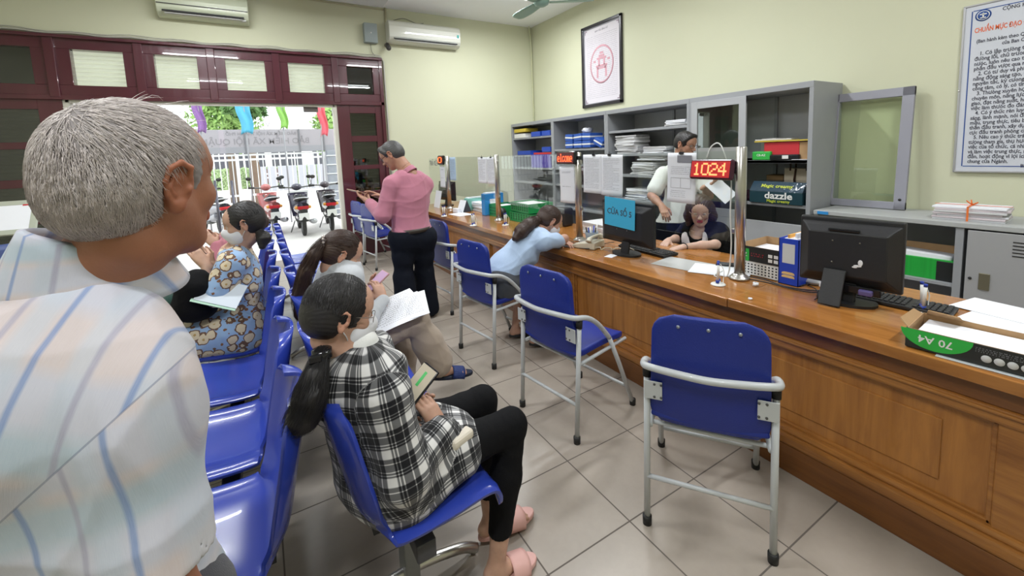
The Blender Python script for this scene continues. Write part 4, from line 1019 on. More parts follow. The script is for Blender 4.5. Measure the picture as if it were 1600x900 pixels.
# pen stands
def pen_stand(loc, label, n=2):
    t = thing('pen_stand', label, 'pen stand', loc, 0)
    MB().lathe([(0, 0), (.036, 0), (.038, .003), (.034, .008), (.014, .012), (.012, .02), (0, .02)], (0, 0, 0), 24).build('base', WHITE, t)
    for i in range(n):
        s_ = (-1)**i
        o = MB().tube([(s_*.012, s_*.004, .015), (s_*.013, s_*.006, .03)], .0095, 12).build('holder', mat('blue_cap', (.02, .05, .35), .35), t)
        MB().tube([(s_*.013, s_*.006, .03), (s_*.016, s_*.010, .115)], [.006, .0065], 10).build('pen', WHITE, t)
        MB().tube([(s_*.016, s_*.010, .115), (s_*.0163, s_*.0105, .128)], .0068, 10).build('pen_end', mat('blue_cap', (.02, .05, .35), .35), t)
    MB().tube(spline([(.02, 0, .11), (.035, -.01, .07), (.03, -.01, .02), (.0, -.03, .006)], 5), .002, 6).build('cord', WHITE, t)
    return t
pen_stand(at(1122, 445, Z=ZT2), 'white and blue pen stand at the foot of the nearest pole')
pen_stand(at(1441, 487, Z=ZT), 'white and blue pen stand behind the A4 paper box')
pen_stand(at(790, 352, Z=ZT2), 'white and blue pen stand at the foot of the third pole')
pen_stand(at(741, 353, Z=ZT2)+Vector((0, .02, 0)), 'white pen stand in front of the stacked documents at the far end')
pen_stand(at(694, 338, Z=ZT2), 'white pen stand at the foot of the farthest pole')

# open A4 box with paper, nearest right
def open_box(M, L, Wd, H, label, m_out, m_in, name='paper_box', flap=True, paper=.5, pm=PAPER):
    t = thing(name, label, 'box', M=M); th = .004
    b = MB(); b.box((0, 0, th/2), (L, Wd, th)); 
    b.box((0, -Wd/2, H/2), (L, th, H)).box((0, Wd/2, H/2), (L, th, H)).box((-L/2, 0, H/2), (th, Wd, H)).box((L/2, 0, H/2), (th, Wd, H))
    b.build('tray', m_out, t)
    b = MB(); b.box((0, -Wd/2+th*.7, H/2+.001), (L-.008, th*.5, H)).box((0, Wd/2-th*.7, H/2+.001), (L-.008, th*.5, H)).box((-L/2+th*.7, 0, H/2+.001), (th*.5, Wd-.008, H)).box((L/2-th*.7, 0, H/2+.001), (th*.5, Wd-.008, H))
    b.build('lining', m_in, t)
    if paper: MB().box((0, 0, H*paper/2+.003), (L*.94, Wd*.92, H*paper), .001).build('paper_stack', pm, t)
    return t
fl, fr = at(1415, 541, Z=ZT), at(1600, 590, Z=ZT); bl_ = at(1440, 487, Z=ZT)
dv = (fr-fl); dv.z = 0; dv.normalize(); nv = Vector((-dv.y, dv.x, 0))
L, Wd = .62, .215
cb = fl+dv*(L/2)+nv*(Wd/2)+Vector((0, 0, .004))
MBOX = Matrix(((dv.x, nv.x, 0, cb.x), (dv.y, nv.y, 0, cb.y), (0, 0, 1, ZT+.003), (0, 0, 0, 1)))
blackcard = mat('black_printed_card', (.02, .022, .022), .4)
t = open_box(MBOX, L, Wd, .068, 'long open A4 paper box, green and black, at the right end of the counter', blackcard, CARD, paper=.68)
m_gr = mat('green_print', (.03, .42, .06), .45)
b = MB(); b.prism([(-.235+.09*math.cos(a_), .068-.062*abs(math.sin(a_))) for a_ in [PI*i/16 for i in range(17)]], .001, Matrix(((1, 0, 0, 0), (0, 0, -1, -Wd/2-.0025), (0, 1, 0, 0), (0, 0, 0, 1))))
b.build('green_panel', m_gr, t); MB().box((.10, -Wd/2-.003, .034), (.20, .001, .066)).build('green_panel', m_gr, t)
UP = Matrix(((-1, 0, 0, 0), (0, 0, -1, -Wd/2-.004), (0, -1, 0, 0), (0, 0, 0, 1)))
text_mesh('70 A4', .036, WHITE, t, UP @ Matrix.Translation((.235, -.042, 0)), ext=.0003)
text_mesh('IK Plus', .012, WHITE, t, UP @ Matrix.Translation((.235, -.062, 0)), ext=.0003) if False else None
b = MB()
for i in range(4): b.lathe([(0, 0), (.012, 0), (.012, .001), (0, .001)], (0, 0, 0), 16, Matrix.Translation((-.115+i*.028, -Wd/2-.0025, .026)) @ Matrix.Rotation(PI/2, 4, 'X'))
b.build('round_icon', mat('pale_print', (.6, .6, .6), .6), t)
b = MB(); q = random.Random(8)
for i in range(3): words(b, -.14, .0, .045+i*.006, .004, q)
o = b.build('small_print', mat('grey_print', (.25, .25, .28), .8), t); o.matrix_parent_inverse = Matrix(); o.matrix_basis = Matrix(((1, 0, 0, .0), (0, 0, -1, -Wd/2-.003), (0, 1, 0, 0), (0, 0, 0, 1)))
fl_ = MB().prism([(-.05, 0), (.05, 0), (.045, .055), (-.035, .07)], .003, Matrix.Translation((-L/2+.06, Wd/2, .066)) @ Matrix.Rotation(R(150), 4, 'X'))
fl_.build('flap', CARD, t)
MB().prism([(0, 0), (Wd*.9, 0), (Wd*.8, .03), (.02, .035)], .003, Matrix.Translation((-L/2, -Wd/2+.01, .066)) @ Matrix.Rotation(R(90), 4, 'Z') @ Matrix.Rotation(R(40), 4, 'X')).build('flap', CARD, t)
c_ = cb+dv*.05-nv*(Wd/2-.06)
place(MB().box((0, 0, 0), (.56, .16, .0016)), 'plastic_sheet', mat('pale_plastic', (.62, .66, .68), .25), 'clear plastic sheet lying under the A4 paper box', 'sheet', M=Matrix(((dv.x, nv.x, 0, c_.x), (dv.y, nv.y, 0, c_.y), (0, 0, 1, ZT+.001), (0, 0, 0, 1))))
# sheets at right
p = at(1575, 492, Z=ZT); place(MB().box((0, 0, 0), (.30, .21, .0012)), 'loose_sheet', PAPER, 'upper blank sheet on the counter behind the A4 box', 'paper', (p.x+.03, p.y, ZT+.0032), R(-100), 'loose blank sheets at the right end of the counter')
p = at(1572, 508, Z=ZT); place(MB().box((0, 0, 0), (.30, .20, .0012)), 'loose_sheet', PAPER, 'lower blank sheet nearest the A4 box', 'paper', (p.x+.02, p.y-.03, ZT+.0012), R(-97), 'loose blank sheets at the right end of the counter')

# basket + CB7 box + magazine file
pf = at(1225, 442, Z=ZT)
y_r, y_l = at(1212, 436, Z=ZT).y, at(1163, 425, Z=ZT).y
bx = Matrix.Translation((1.37, -1.42, ZT)) @ Matrix.Rotation(R(-90), 4, 'Z')
t = thing('letter_basket', 'white perforated plastic basket beneath the green and black paper box', 'basket', M=bx)
LB, WB = .235, .32
b = MB()
b.box((0, 0, .002), (LB, WB, .004))
for s_ in (-1, 1): b.box((0, s_*WB/2, .04), (LB, .003, .078)).box((s_*LB/2, 0, .04), (.003, WB, .078))
b.build('tray', WHITE, t)
b = MB()
for i in range(11):
    for j in range(4): b.box((-LB/2+.022+i*.019, -WB/2-.0018, .014+j*.016), (.009, .001, .008))
b.build('perforation', mat('slot_dark', (.04, .04, .045), .6), t); b = MB()
for i in range(15):
    for j in range(4): b.box((-LB/2-.0018, -WB/2+.022+i*.019, .014+j*.016), (.001, .009, .008))
b.build('perforation', mat('slot_dark', (.04, .04, .045), .6), t)
BX2 = bx @ Matrix.Translation((-.01, .0, .080))
t = open_box(BX2, .25, .33, .085, 'cut-down green and black paper box on top of the white basket', blackcard, CARD, paper=.45)
MB().box((-.082, -.168, .036), (.08, .001, .07)).build('green_panel', m_gr, t); MB().box((-.1275, -.06, .036), (.001, .2, .07)).build('green_panel', m_gr, t)
text_mesh('C&Z', .03, WHITE, t, Matrix.Translation((-.082, -.1695, .036)) @ FACEY)
b = MB(); q = random.Random(3)
for i in range(2): words(b, -.03, .05, .046-i*.012, .008, q)
o = b.build('red_print', mat('red_print', (.5, .03, .05), .5), t); o.matrix_basis = Matrix.Translation((0, -.1685, 0)) @ FACEY
b = MB()
for i in range(2):
    for j in range(2): b.box((.075+i*.03, -.1685, .022+j*.026), (.022, .001, .018), .003)
b.build('white_icon', WHITE, t)
# blue magazine file
pf0, pf1 = at(1212, 436, Z=ZT), at(1247, 443, Z=ZT)
MF = Matrix.Translation((1.18, at(1231, 440, X=1.18).y, ZT)) @ Matrix.Rotation(R(-90), 4, 'Z')
w_ = .098
t = thing('magazine_file', 'blue plastic magazine file with a white label and papers inside', 'file holder', M=MF)
m_mf = mat('bright_blue_plastic', (.02, .06, .50), .35)
D_, HF = .21, .245
# profile sides slope up to the rear
side = [(0, 0), (D_, 0), (D_, HF-.09), (.10, HF), (0, HF)]
YZ = lambda x: Matrix(((0, 0, 1, x), (1, 0, 0, 0), (0, 1, 0, 0), (0, 0, 0, 1)))
MB().prism(side, .003, YZ(-w_/2)).build('side', m_mf, t); MB().prism(side, .003, YZ(w_/2-.003)).build('side', m_mf, t)
b = MB().box((0, .0015, HF/2), (w_, .003, HF)).box((0, D_/2, .0015), (w_, D_, .003)); b.build('spine', m_mf, t)
MB().box((0, -.001, HF*.68), (w_*.62, .0015, HF*.42), .001).build('label_card', mat('label_grey', (.62, .64, .66), .6), t)
b = MB()
for zz in (.055, .038): b.prism([(-.032, 0), (.032, 0), (.030, .010), (.02, .014), (-.02, .014), (-.030, .010)], .001, Matrix.Translation((0, -.0006, zz)) @ FACEY)
b.build('finger_slot', mat('yellow_paper', (.75, .52, .22), .6), t)
MB().box((.0, D_*.5, HF*.55), (w_*.6, D_*.85, HF*.9), .002).box((.02, D_*.55, HF*.62), (.012, D_*.8, HF*.98), .001).build('papers', PAPER, t)
MB().box((-.012, D_*.5, HF*.60), (.010, D_*.8, HF*.94), .001).build('yellow_folder', mat('yellow_folder', (.75, .38, .08), .6), t)
# loose sheets and phone left of the pole
p = at(1125, 408, Z=ZT2); place(MB().box((0, 0, 0), (.33, .24, .001)), 'clear_folder', mat('clear_folder', (.55, .56, .56), .2), 'clear plastic folder under the clerk\'s keyboard hand', 'folder', (1.12, -1.0, ZT2+.0008), R(-80))
place(MB().box((0, 0, 0), (.32, .22, .0012)), 'loose_sheet', PAPER, 'white sheet behind the nearest pole', 'paper', (1.16, -1.22, ZT2+.0025), R(-65))
place(MB().box((0, 0, 0), (.15, .075, .009), .004), 'mobile_phone', BLACKG, 'black mobile phone lying face up behind the nearest pole', 'phone', (1.30, -1.19, ZT2+.0080), R(-60))
p = at(955, 400, Z=ZT2); place(MB().box((0, 0, 0), (.09, .06, .001)), 'paper_slip', PAPER, 'small white slip beside the foot of the sign monitor', 'paper', (p.x+.0, p.y, ZT2+.0008), R(15))
# crumpled tissue
def crumple(p, r_, label, seed):
    q = random.Random(seed); b = MB().sph((0, 0, r_*.5), r_, 10, sc=(1.2, .9, .6))
    for v in b.bm.verts: v.co += Vector((q.uniform(-1, 1), q.uniform(-1, 1), q.uniform(-.6, .6)))*r_*.28; v.co.z = max(v.co.z, 0)
    place(b, 'crumpled_tissue', PAPER, label, 'tissue', p)
crumple(at(1181, 446, Z=ZT), .016, 'small crumpled tissue right of the nearest pole', 1)
crumple(at(1172, 468, Z=ZT), .009, 'tiny scrap of tissue near the front edge of the counter', 2)
# black cables
Bz = ZT+.005
def cable(pts, r_, label, m=BLACK, name='black_cable'):
    P_ = [at(x, y, Z=Bz+dz) for x, y, dz in pts]; place(MB().tube(spline(P_, 7), r_, 8), name, m, label, 'cable')
cable([(1165, 431, 0), (1195, 437, 0), (1225, 447, 0), (1262, 453, 0), (1300, 454, 0), (1330, 452, .01), (1350, 443, .03)], .0035, 'black cable running from the nearest pole to the monitor stand')
cable([(1170, 436, 0), (1205, 443, 0), (1240, 452, 0), (1275, 457, 0), (1290, 450, .0), (1284, 444, 0), (1262, 444, 0), (1250, 447, 0)], .003, 'second black cable looping in front of the blue magazine file')
cable([(960, 378, .01), (938, 382, 0), (925, 388, 0), (905, 388, 0)], .003, 'short dark cable by the sign monitor', name='black_cable')
place(MB().tube(spline([at(1262, 446, Z=Bz), at(1275, 452, Z=Bz), at(1280, 462, Z=Bz), at(1273, 468, Z=Bz)], 6), .0025, 6), 'mouse_cord', BLACK, 'thin mouse cord beside the nearest monitor stand', 'cable')
t = thing('computer_mouse', 'small white and black mouse behind the black cables', 'mouse', at(1270, 444, Z=ZT), R(-80))
MB().sph((0, 0, .012), .5, 16, sc=(.10, .058, .036)).build('shell', mat('mouse_grey', (.4, .4, .4), .3), t)

# things at the far end of the counter
ydoc = 2.0
def tray_crate(loc, rz, s_, label, m=GREENTUB):
    t = thing('document_tray', label, 'tray', loc, rz, 'green document trays on the counter'); L, Wd, H = s_
    b = MB().box((0, 0, .004), (L, Wd, .008))
    for sg in (-1, 1): b.box((0, sg*Wd/2, H/2), (L, .005, H)).box((sg*L/2, 0, H/2), (.005, Wd, H))
    b.build('basket', m, t)
    b = MB()
    for i in range(8):
        for j in range(3): b.box((-L/2-.003, -Wd/2+.03+i*(Wd-.06)/7, .03+j*H/4), (.002, .016, .018))
    b.build('vent_hole', mat('vent_dark_green', (.005, .07, .02), .6), t)
    MB().box((0, 0, H*.5), (L*.9, Wd*.9, H*.75), .01).build('papers', PAPER2, t)
    return t
tray_crate((1.36, 1.12, ZT2), R(3), (.30, .40, .10), 'lowest green document tray behind the leaning woman')
tray_crate((1.37, 1.13, ZT2+.105), R(-2), (.30, .38, .10), 'upper green document tray, stacked full of papers')
tray_crate((1.34, 1.66, ZT2), R(2), (.26, .30, .14), 'green document tray behind the third pole')
t = thing('card_box', 'brown cardboard box lid with green edge in front of the green trays', 'box', (1.27, .72, ZT2), R(5))
MB().box((0, 0, .025), (.22, .30, .05), .003).build('lid', CARD, t); MB().box((-.1115, 0, .018), (.002, .30, .03)).build('green_edge', m_gr, t)
place(MB().box((0, 0, .09), (.14, .20, .18), .02), 'black_device', BLACK, 'black desk device on the counter behind the leaning woman', 'device', (1.42, .66, ZT2+.0), R(10))
t = thing('desk_fan', 'black round device behind the third pole', 'device', (1.20, 1.50, ZT2), R(0))
MB().lathe([(0, 0), (.05, 0), (.05, .02), (.02, .03), (0, .03)]).build('base', BLACK, t); MB().tube([(-.03, 0, .06), (.03, 0, .06)], [.055, .06], 20).build('drum', BLACK, t)
MB().tube([(-.032, 0, .06), (-.034, 0, .06)], .02, 16).build('speaker_cone', mat('cone_grey', (.3, .3, .3), .4), t)
def tall_file(y, x, col, label, h=.26):
    m = mat('file_'+label[:6].strip().replace(' ', '_'), col, .45)
    t = thing('box_file', label, 'file holder', (x, y, ZT2), R(90))
    MB().box((0, 0, h/2), (.09, .26, h), .004).build('case', m, t); MB().box((-.046, .0, h*.6), (.001, .12, h*.3)).build('label_card', PAPER, t)
    MB().box((0, 0, h+.004), (.07, .22, .02), .002).build('papers', PAPER, t)
tall_file(1.86, 1.28, (.03, .25, .62), 'light blue box file left of the green tray')
tall_file(2.42, 1.30, (.22, .52, .45), 'pale green box file among the far documents', .16)
t = thing('desk_calendar', 'small white and dark folding desk calendar at the far end of the counter', 'calendar', (1.12, 2.36, ZT2), R(8))
b = MB().prism([(-.06, 0), (.06, 0), (0, .15)], .16, Matrix(((1, 0, 0, 0), (0, 0, -1, .08), (0, 1, 0, 0), (0, 0, 0, 1)))); b.build('tent', mat('calendar_dark', (.05, .06, .08), .5), t)
MB().bar((-.066, 0, .004), (-.006, 0, .150), .15, .002, up=(1, 0, 0)).build('front_page', PAPER, t)
MB().box((-.10, .02, .025), (.05, .12, .05), .002).build('memo_block', PAPER, t)
q = random.Random(12)
for i in range(5):
    place(MB().box((0, 0, 0), (.22, .30, .022), .002), 'document_stack', [PAPER, PAPER2, PAPER, PAPER2, PAPER][i], ['lowest', 'second', 'middle', 'fourth', 'topmost'][i]+' bundle of the document pile at the far end of the counter', 'papers', (1.36+q.uniform(-.01, .01), 2.22, ZT2+.011+i*.0225), R(q.uniform(-8, 8)), 'document pile at the far end of the counter')
for i in range(3):
    place(MB().box((0, 0, 0), (.22, .28, .028), .002), 'document_stack', [PAPER, PAPER2, PAPER][i], ['bottom', 'middle', 'top'][i]+' bundle of the low document pile beside the blue box file', 'papers', (1.36, 1.98-.0, ZT2+.014+i*.0285) if False else (1.40, 2.58, ZT2+.014+i*.0285), R(q.uniform(-6, 6)), 'low document pile beside the farthest pole')
place(MB().box((0, 0, 0), (.21, .30, .001)), 'loose_sheet', PAPER, 'white sheet lying on the far end of the counter top', 'paper', (.98, 2.15, ZT2+.001), R(6))
pm = Matrix.Translation((1.22, 3.18, ZT2)) @ Matrix.Rotation(R(-80), 4, 'Z')
monitor_back(pm, .42, .28, 'farthest black monitor, past the standing man in pink')
t = thing('white_panel_board', 'white leaning panel right beside the back of the man in pink', 'board', (1.0, 3.05, ZT2), 0)
MB().bar((0, 0, .0), (.05, 0, .24), .22, .004, up=(1, 0, 0)).build('panel', PAPER, t)
# piles behind glass near the telephone
for i in range(4):
    place(MB().box((0, 0, 0), (.24, .32, .026), .003), 'document_stack', PAPER2 if i % 2 else PAPER, ['lowest', 'second', 'third', 'topmost'][i]+' bundle of the pile behind the second pole', 'papers', (1.42+q.uniform(-.01, .01), .06, ZT2+.0135+i*.0265), R(q.uniform(-9, 9)), 'document pile behind the second pole')

# ================================================================== THINGS IN THE CABINETS
def paper_pile(y, z, n, w_, d_, label, group, th=.014, x=XC+.16, seed=0, m=None, cat='papers'):
    q = random.Random(seed)
    t = thing('paper_pile', label, cat, (x, y, z), 0, group)
    zz = 0
    for i in range(n):
        h = th*q.uniform(.6, 1.3)
        MB().box((0, 0, 0), (d_*q.uniform(.9, 1.02), w_*q.uniform(.9, 1.03), h*.92), .002).build('bundle', m or q.choice((PAPER, PAPER2, PAPER2)), t).location = (q.uniform(-.012, .012), q.uniform(-.02, .02), zz+h/2)
        t.children if False else None
        zz += h
    for c in children(t): c.rotation_euler = (q.uniform(-.02, .02), q.uniform(-.01, .01), q.uniform(-.12, .12))
    return t
GP = 'piles of papers in the grey bookcases'
paper_pile(.48, 1.70, 5, .30, .24, 'low white paper pile on the top shelf behind the standing clerk', GP, seed=1)
paper_pile(1.22, 1.40, 14, .36, .26, 'high untidy paper pile on the second shelf beside the standing clerk', GP, th=.016, seed=2)
paper_pile(.78, 1.40, 6, .34, .26, 'low paper pile on the second shelf directly behind the standing clerk', GP, seed=3)
paper_pile(.95, 1.135, 11, .38, .26, 'wide stacked paper pile on the third shelf left of the clerk', GP, seed=4)
paper_pile(1.05, .82, 11, .36, .26, 'paper pile low in the bookcase behind the sign monitor', GP, seed=5)
# blue packets
q = random.Random(6)
m_bb = mat('blue_packet', (.03, .10, .42), .4)
def packet(y, z, ry, label, w_=.17, x=XC+.12):
    t = thing('blue_packet', label, 'packet', (x, y, z+.06), 0, 'blue and white packets in the bookcase under the poster')
    M = Matrix.Rotation(R(ry), 4, 'X')
    MB().box((0, 0, 0), (.24, w_, .10), .006, M).build('wrap', m_bb, t)
    MB().box((0, 0, 0), (.243, w_+.002, .022), .002, M).build('white_band', WHITE, t)
for i, (y, z, r_, lab) in enumerate(((2.33, 1.49, 0, 'bottom left blue packet'), (2.33, 1.595, 4, 'top left blue packet'), (2.13, 1.49, 0, 'bottom middle blue packet'), (2.13, 1.595, -3, 'top middle blue packet'), (1.94, 1.49, 0, 'lower right blue packet'), (1.94, 1.595, 2, 'upper right blue packet'), (1.70, 1.505, 24, 'leaning blue packet at the right end'))):
    packet(y, z, r_, lab+' on the upper shelf under the poster')
o = crumple(Vector((XC+.12, 2.05, 1.71)), .07, 'crumpled white plastic bag on top of the blue packets', 5)
def tub(y, z, w_, h_, m, label, x=XC+.13, fill=None, name='plastic_tub'):
    t = thing(name, label, 'tub', (x, y, z), 0, 'tubs and boxes in the corner bookcase')
    b = MB().box((0, 0, .003), (.24, w_, .006))
    for s_ in (-1, 1): b.box((0, s_*w_/2, h_/2), (.24, .004, h_)).box((s_*.12, 0, h_/2), (.004, w_, h_))
    b.build('tray', m, t)
    if fill: MB().box((0, 0, h_*.6), (.2, w_*.85, h_*.8), .01).build('contents', fill, t)
tub(3.72, 1.72, .36, .07, WHITE, 'white tub with yellow lid on the top corner shelf', fill=YELLOWCARD)
place(MB().box((0, 0, 0), (.26, .38, .06), .006), 'yellow_box', YELLOWCARD, 'yellow box on top of the white tub in the corner bookcase', 'box', (XC+.13, 3.70, 1.72+.125))
tub(3.22, 1.72, .26, .08, BLUETUB, 'blue tub of white papers on the top corner shelf', fill=PAPER)
tub(2.92, 1.72, .22, .08, BLUETUB, 'small blue tub at the near end of the top corner shelf', fill=PAPER)
tub(3.60, 1.42, .42, .07, BLUETUB, 'wide blue tub on the second corner shelf', fill=BLUETUB)
place(MB().box((0, 0, 0), (.24, .50, .03), .004), 'red_folder', REDCARD, 'red folder lying under the blue tub on the second corner shelf', 'folder', (XC+.13, 3.62, 1.42+.0) if False else (XC+.13, 3.05, 1.435))
tub(2.93, 1.46, .24, .08, BLUETUB, 'blue tub holding papers at the near end of the second corner shelf', fill=PAPER)
for i in range(9):
    place(MB().box((0, 0, .11), (.24, .055, .22), .004), 'purple_binder', mat('purple_binder', (.10, .07, .42), .45), 'purple binder standing on the third shelf of the corner bookcase', 'binder', (XC+.13, 2.86+i*.062, 1.20), 0, 'purple binders on the third corner shelf')
# near tall cabinet
place(MB().box((0, 0, 0), (.26, .30, .16), .004), 'red_carton', REDCARD, 'red carton on the upper shelf of the nearest tall cabinet', 'box', (XC+.17, -.66, 1.315+.0815))
place(MB().box((0, 0, 0), (.25, .12, .155), .004), 'brown_carton', CARD, 'brown carton beside the red carton in the nearest tall cabinet', 'box', (XC+.17, -.83, 1.315+.0785)) 
t = thing('green_packet', 'small green and white packet left of the red carton', 'packet', (XC+.06, -.50, 1.315), 0)
MB().box((0, 0, .04), (.10, .17, .08), .01).build('wrap', m_gr, t); text_mesh('CB-AZ', .028, WHITE, t, Matrix.Translation((-.051, 0, .045)) @ FACE)
t = thing('black_packet', 'flat black packet in front of the red carton', 'packet', (XC+.05, -.70, 1.315), R(5))
MB().box((0, 0, .025), (.09, .24, .05), .01).build('wrap', BLACKG, t); MB().box((-.046, -.01, .027), (.001, .05, .03)).build('white_mark', WHITE, t)
b = MB().box((0, 0, 0), (.28, .46, .012), .002); place(b, 'yellow_folder', YELLOWCARD, 'yellow folder lying across the red carton', 'folder', (XC+.16, -.66, 1.315+.171))
place(MB().box((0, 0, 0), (.2, .30, .012), .002), 'document_stack', PAPER2, 'grey folder on top of the yellow folder', 'papers', (XC+.16, -.56, 1.315+.185), R(8))
place(MB().box((0, 0, 0), (.12, .14, .004), .001), 'loose_sheet', PAPER, 'white slip at the near end of the cabinet shelf', 'paper', (XC+.07, -.82, 1.319), R(20))
place(MB().box((0, 0, .1), (.20, .14, .2), .01), 'white_carton', mat('offwhite_box', (.5, .48, .46), .6), 'off-white carton behind the green packet', 'box', (XC+.30, -.46, 1.315))
# brown paper bag with handles
t = thing('shopping_bag', 'cream shopping bag with dark handles in the nearest tall cabinet', 'bag', (XC+.32, -.70, .925))
b = MB().prism([(-.13, 0), (.13, 0), (.12, .30), (-.12, .30)], .10, Matrix(((0, 0, 1, -.05), (-1, 0, 0, 0), (0, 1, 0, 0), (0, 0, 0, 1)))); b.build('bag_body', mat('cream_bag', (.75, .65, .50), .7), t)
m_hd = mat('brown_handle', (.08, .035, .02), .5)
for dx in (-.05, .05): MB().tube(spline([(dx, .07, .28), (dx, .06, .42), (dx, 0, .47), (dx, -.06, .42), (dx, -.07, .28)], 5), .008, 8).build('handle', m_hd, t)
MB().tube([(-.052, .02, .30), (-.06, .03, .18)], .009, 6).build('ribbon', m_hd, t)
t = thing('brown_carton', 'brown carton behind the cream shopping bag', 'box', (XC+.40, -.46, .925)); MB().box((0, 0, .11), (.14, .16, .24), .004).build('case', CARD, t)
# dazzle box
t = thing('printed_carton', 'dark green carton printed dazzle on the lower shelf of the nearest tall cabinet', 'box', (XC+.13, -.64, .92))
m_dz = mat('dark_green_print', (.012, .045, .06), .3)
MB().box((0, 0, .055), (.28, .46, .11), .004).build('case', m_dz, t)
o = MB().bar((-.14, 0, .18), (.03, 0, .295), .50, .004, up=(0, 1, 0)) if False else MB().prism([(-.14, .111), (.14, .111), (.10, .20), (-.07, .195)], .46, Matrix(((1, 0, 0, 0), (0, 0, -1, .23), (0, 1, 0, 0), (0, 0, 0, 1))))
o.build('plastic_cover', mat('glossy_cover', (.03, .06, .09), .08, coat=.8, bump=.6, bscale=14), t)
text_mesh('dazzle', .085, WHITE, t, bold=.0008, M= Matrix.Translation((-.1415, -.03, .072)) @ FACE, sx=1.15)
m_lm = mat('lime_print', (.55, .62, .05), .5)
text_mesh('Magic creamy', .036, m_lm, t, Matrix.Translation((-.1415, -.03, .024)) @ FACE)
text_mesh('Magic creamy', .05, m_lm, t, Matrix.Translation((-.108, -.0, .157)) @ Matrix.Rotation(R(40), 4, 'Y') @ FACE)
place(MB().box((0, 0, .05), (.12, .13, .10), .03), 'dark_pouch', mat('dark_pouch', (.06, .02, .04), .6), 'small dark pouch left of the dazzle carton', 'pouch', (XC+.10, -.35, .92))
# grey items behind the sliding glass
paper_pile(.82, 1.315, 5, .40, .24, 'paper pile behind the sliding glass door', GP, seed=15)
place(MB().lathe([(0, 0), (.045, 0), (.045, .14), (.02, .19), (.02, .23), (0, .23)]), 'plastic_bottle', mat('pale_green_plastic', (.35, .42, .38), .3), 'pale bottle behind the sliding glass door', 'bottle', (XC+.13, .50, 1.315))
# low cabinet: tied bundle on top, green box inside
pz = at(1510, 345, Z=LZ)
t = thing('paper_bundle', 'bundle of papers tied with orange ribbon on the low grey cabinet', 'papers', (pz.x+.10, pz.y, LZ), R(4))
q = random.Random(21)
for i in range(7):
    o = MB().box((0, 0, 0), (.24*q.uniform(.96, 1.04), .34*q.uniform(.94, 1.04), .0125), .002).build('folder', [PAPER, PAPER2, PAPER][i % 3] if i % 2 == 0 else mat('pinkish_paper', (.62, .55, .58), .8), t); o.location = (q.uniform(-.008, .008), q.uniform(-.012, .012), .007+i*.0135); o.rotation_euler = (0, 0, q.uniform(-.06, .06))
m_rb = mat('orange_ribbon', (.8, .18, .03), .6)
b = MB().box((0, 0, .0985), (.27, .010, .002)).box((-.132, 0, .05), (.002, .010, .098)).box((.132, 0, .05), (.002, .010, .098)).box((0, 0, .0985), (.010, .37, .002)).tube(spline([(0, 0, .1), (.02, .03, .125), (0, .0, .102), (-.02, -.03, .12), (0, 0, .1)], 5), .004, 6).tube([(0, 0, .1), (-.01, .004, .135)], .004, 6)
b.build('ribbon', m_rb, t)
pg = at(1440, 462, X=XC+.08)
t = thing('green_carton', 'bright green open carton of papers inside the open bay of the low cabinet', 'box', (XC+.16, pg.y+.05, .46))
b = MB().box((0, 0, .075), (.22, .42, .15), .003); b.build('case', mat('bright_green_card', (.02, .36, .05), .4, noise=.3, nscale=60, stretch=(1, 1, .02)), t)
MB().box((0, -.17, .07), (.225, .09, .141), .003).build('black_end', blackcard, t)
crp = MB().box((0, 0, 0), (.19, .38, .05), .01)
o = crp.build('papers', PAPER, t); o.location = (0, .0, .155); o.rotation_euler = (.05, .08, .05)
MB().box((.105, 0, .17), (.006, .34, .10), .001).build('flap', CARD, t)
# ================================================================== SMOOTH BODY BUILDER (distance fields -> one continuous mesh)
A3 = lambda v: np.array(v, dtype=np.float64)
def unit(v): v = A3(v); return v/np.linalg.norm(v)
class Fld:
    def __init__(s): s.p = []
    def cap(s, a, b, ra, rb=None, k=.02, tag=0, fl=None, sub=False):
        """tapering rounded limb; fl = (axis, squash) makes its section oval"""
        rb = ra if rb is None else rb; a, b = A3(a), A3(b); m = max(ra, rb)*(max(1, fl[1]) if fl else 1)
        s.p.append(('c', (a, b, ra, rb, None if fl is None else (unit(fl[0]), fl[1])), k, tag, sub, np.minimum(a, b)-m, np.maximum(a, b)+m)); return s
    def ell(s, c, r, Rm=None, k=.02, tag=0, sub=False):
        c, r = A3(c), A3(r); m = r.max(); s.p.append(('e', (c, r, None if Rm is None else np.array(Rm)), k, tag, sub, c-m, c+m)); return s
    def tor(s, c, R_, r, Rm, k=.004, tag=0, sc=1.0):
        """ring in the local xy plane, stretched sc along local y"""
        c = A3(c); m = (R_+r)*max(1, sc); s.p.append(('t', (c, R_, r, np.array(Rm), sc), k, tag, False, c-m, c+m)); return s
    def chain(s, pts, rs, k=.02, tag=0, fl=None, sub=False):
        for i in range(len(pts)-1): s.cap(pts[i], pts[i+1], rs[i], rs[i+1], k, tag, fl, sub)
        return s
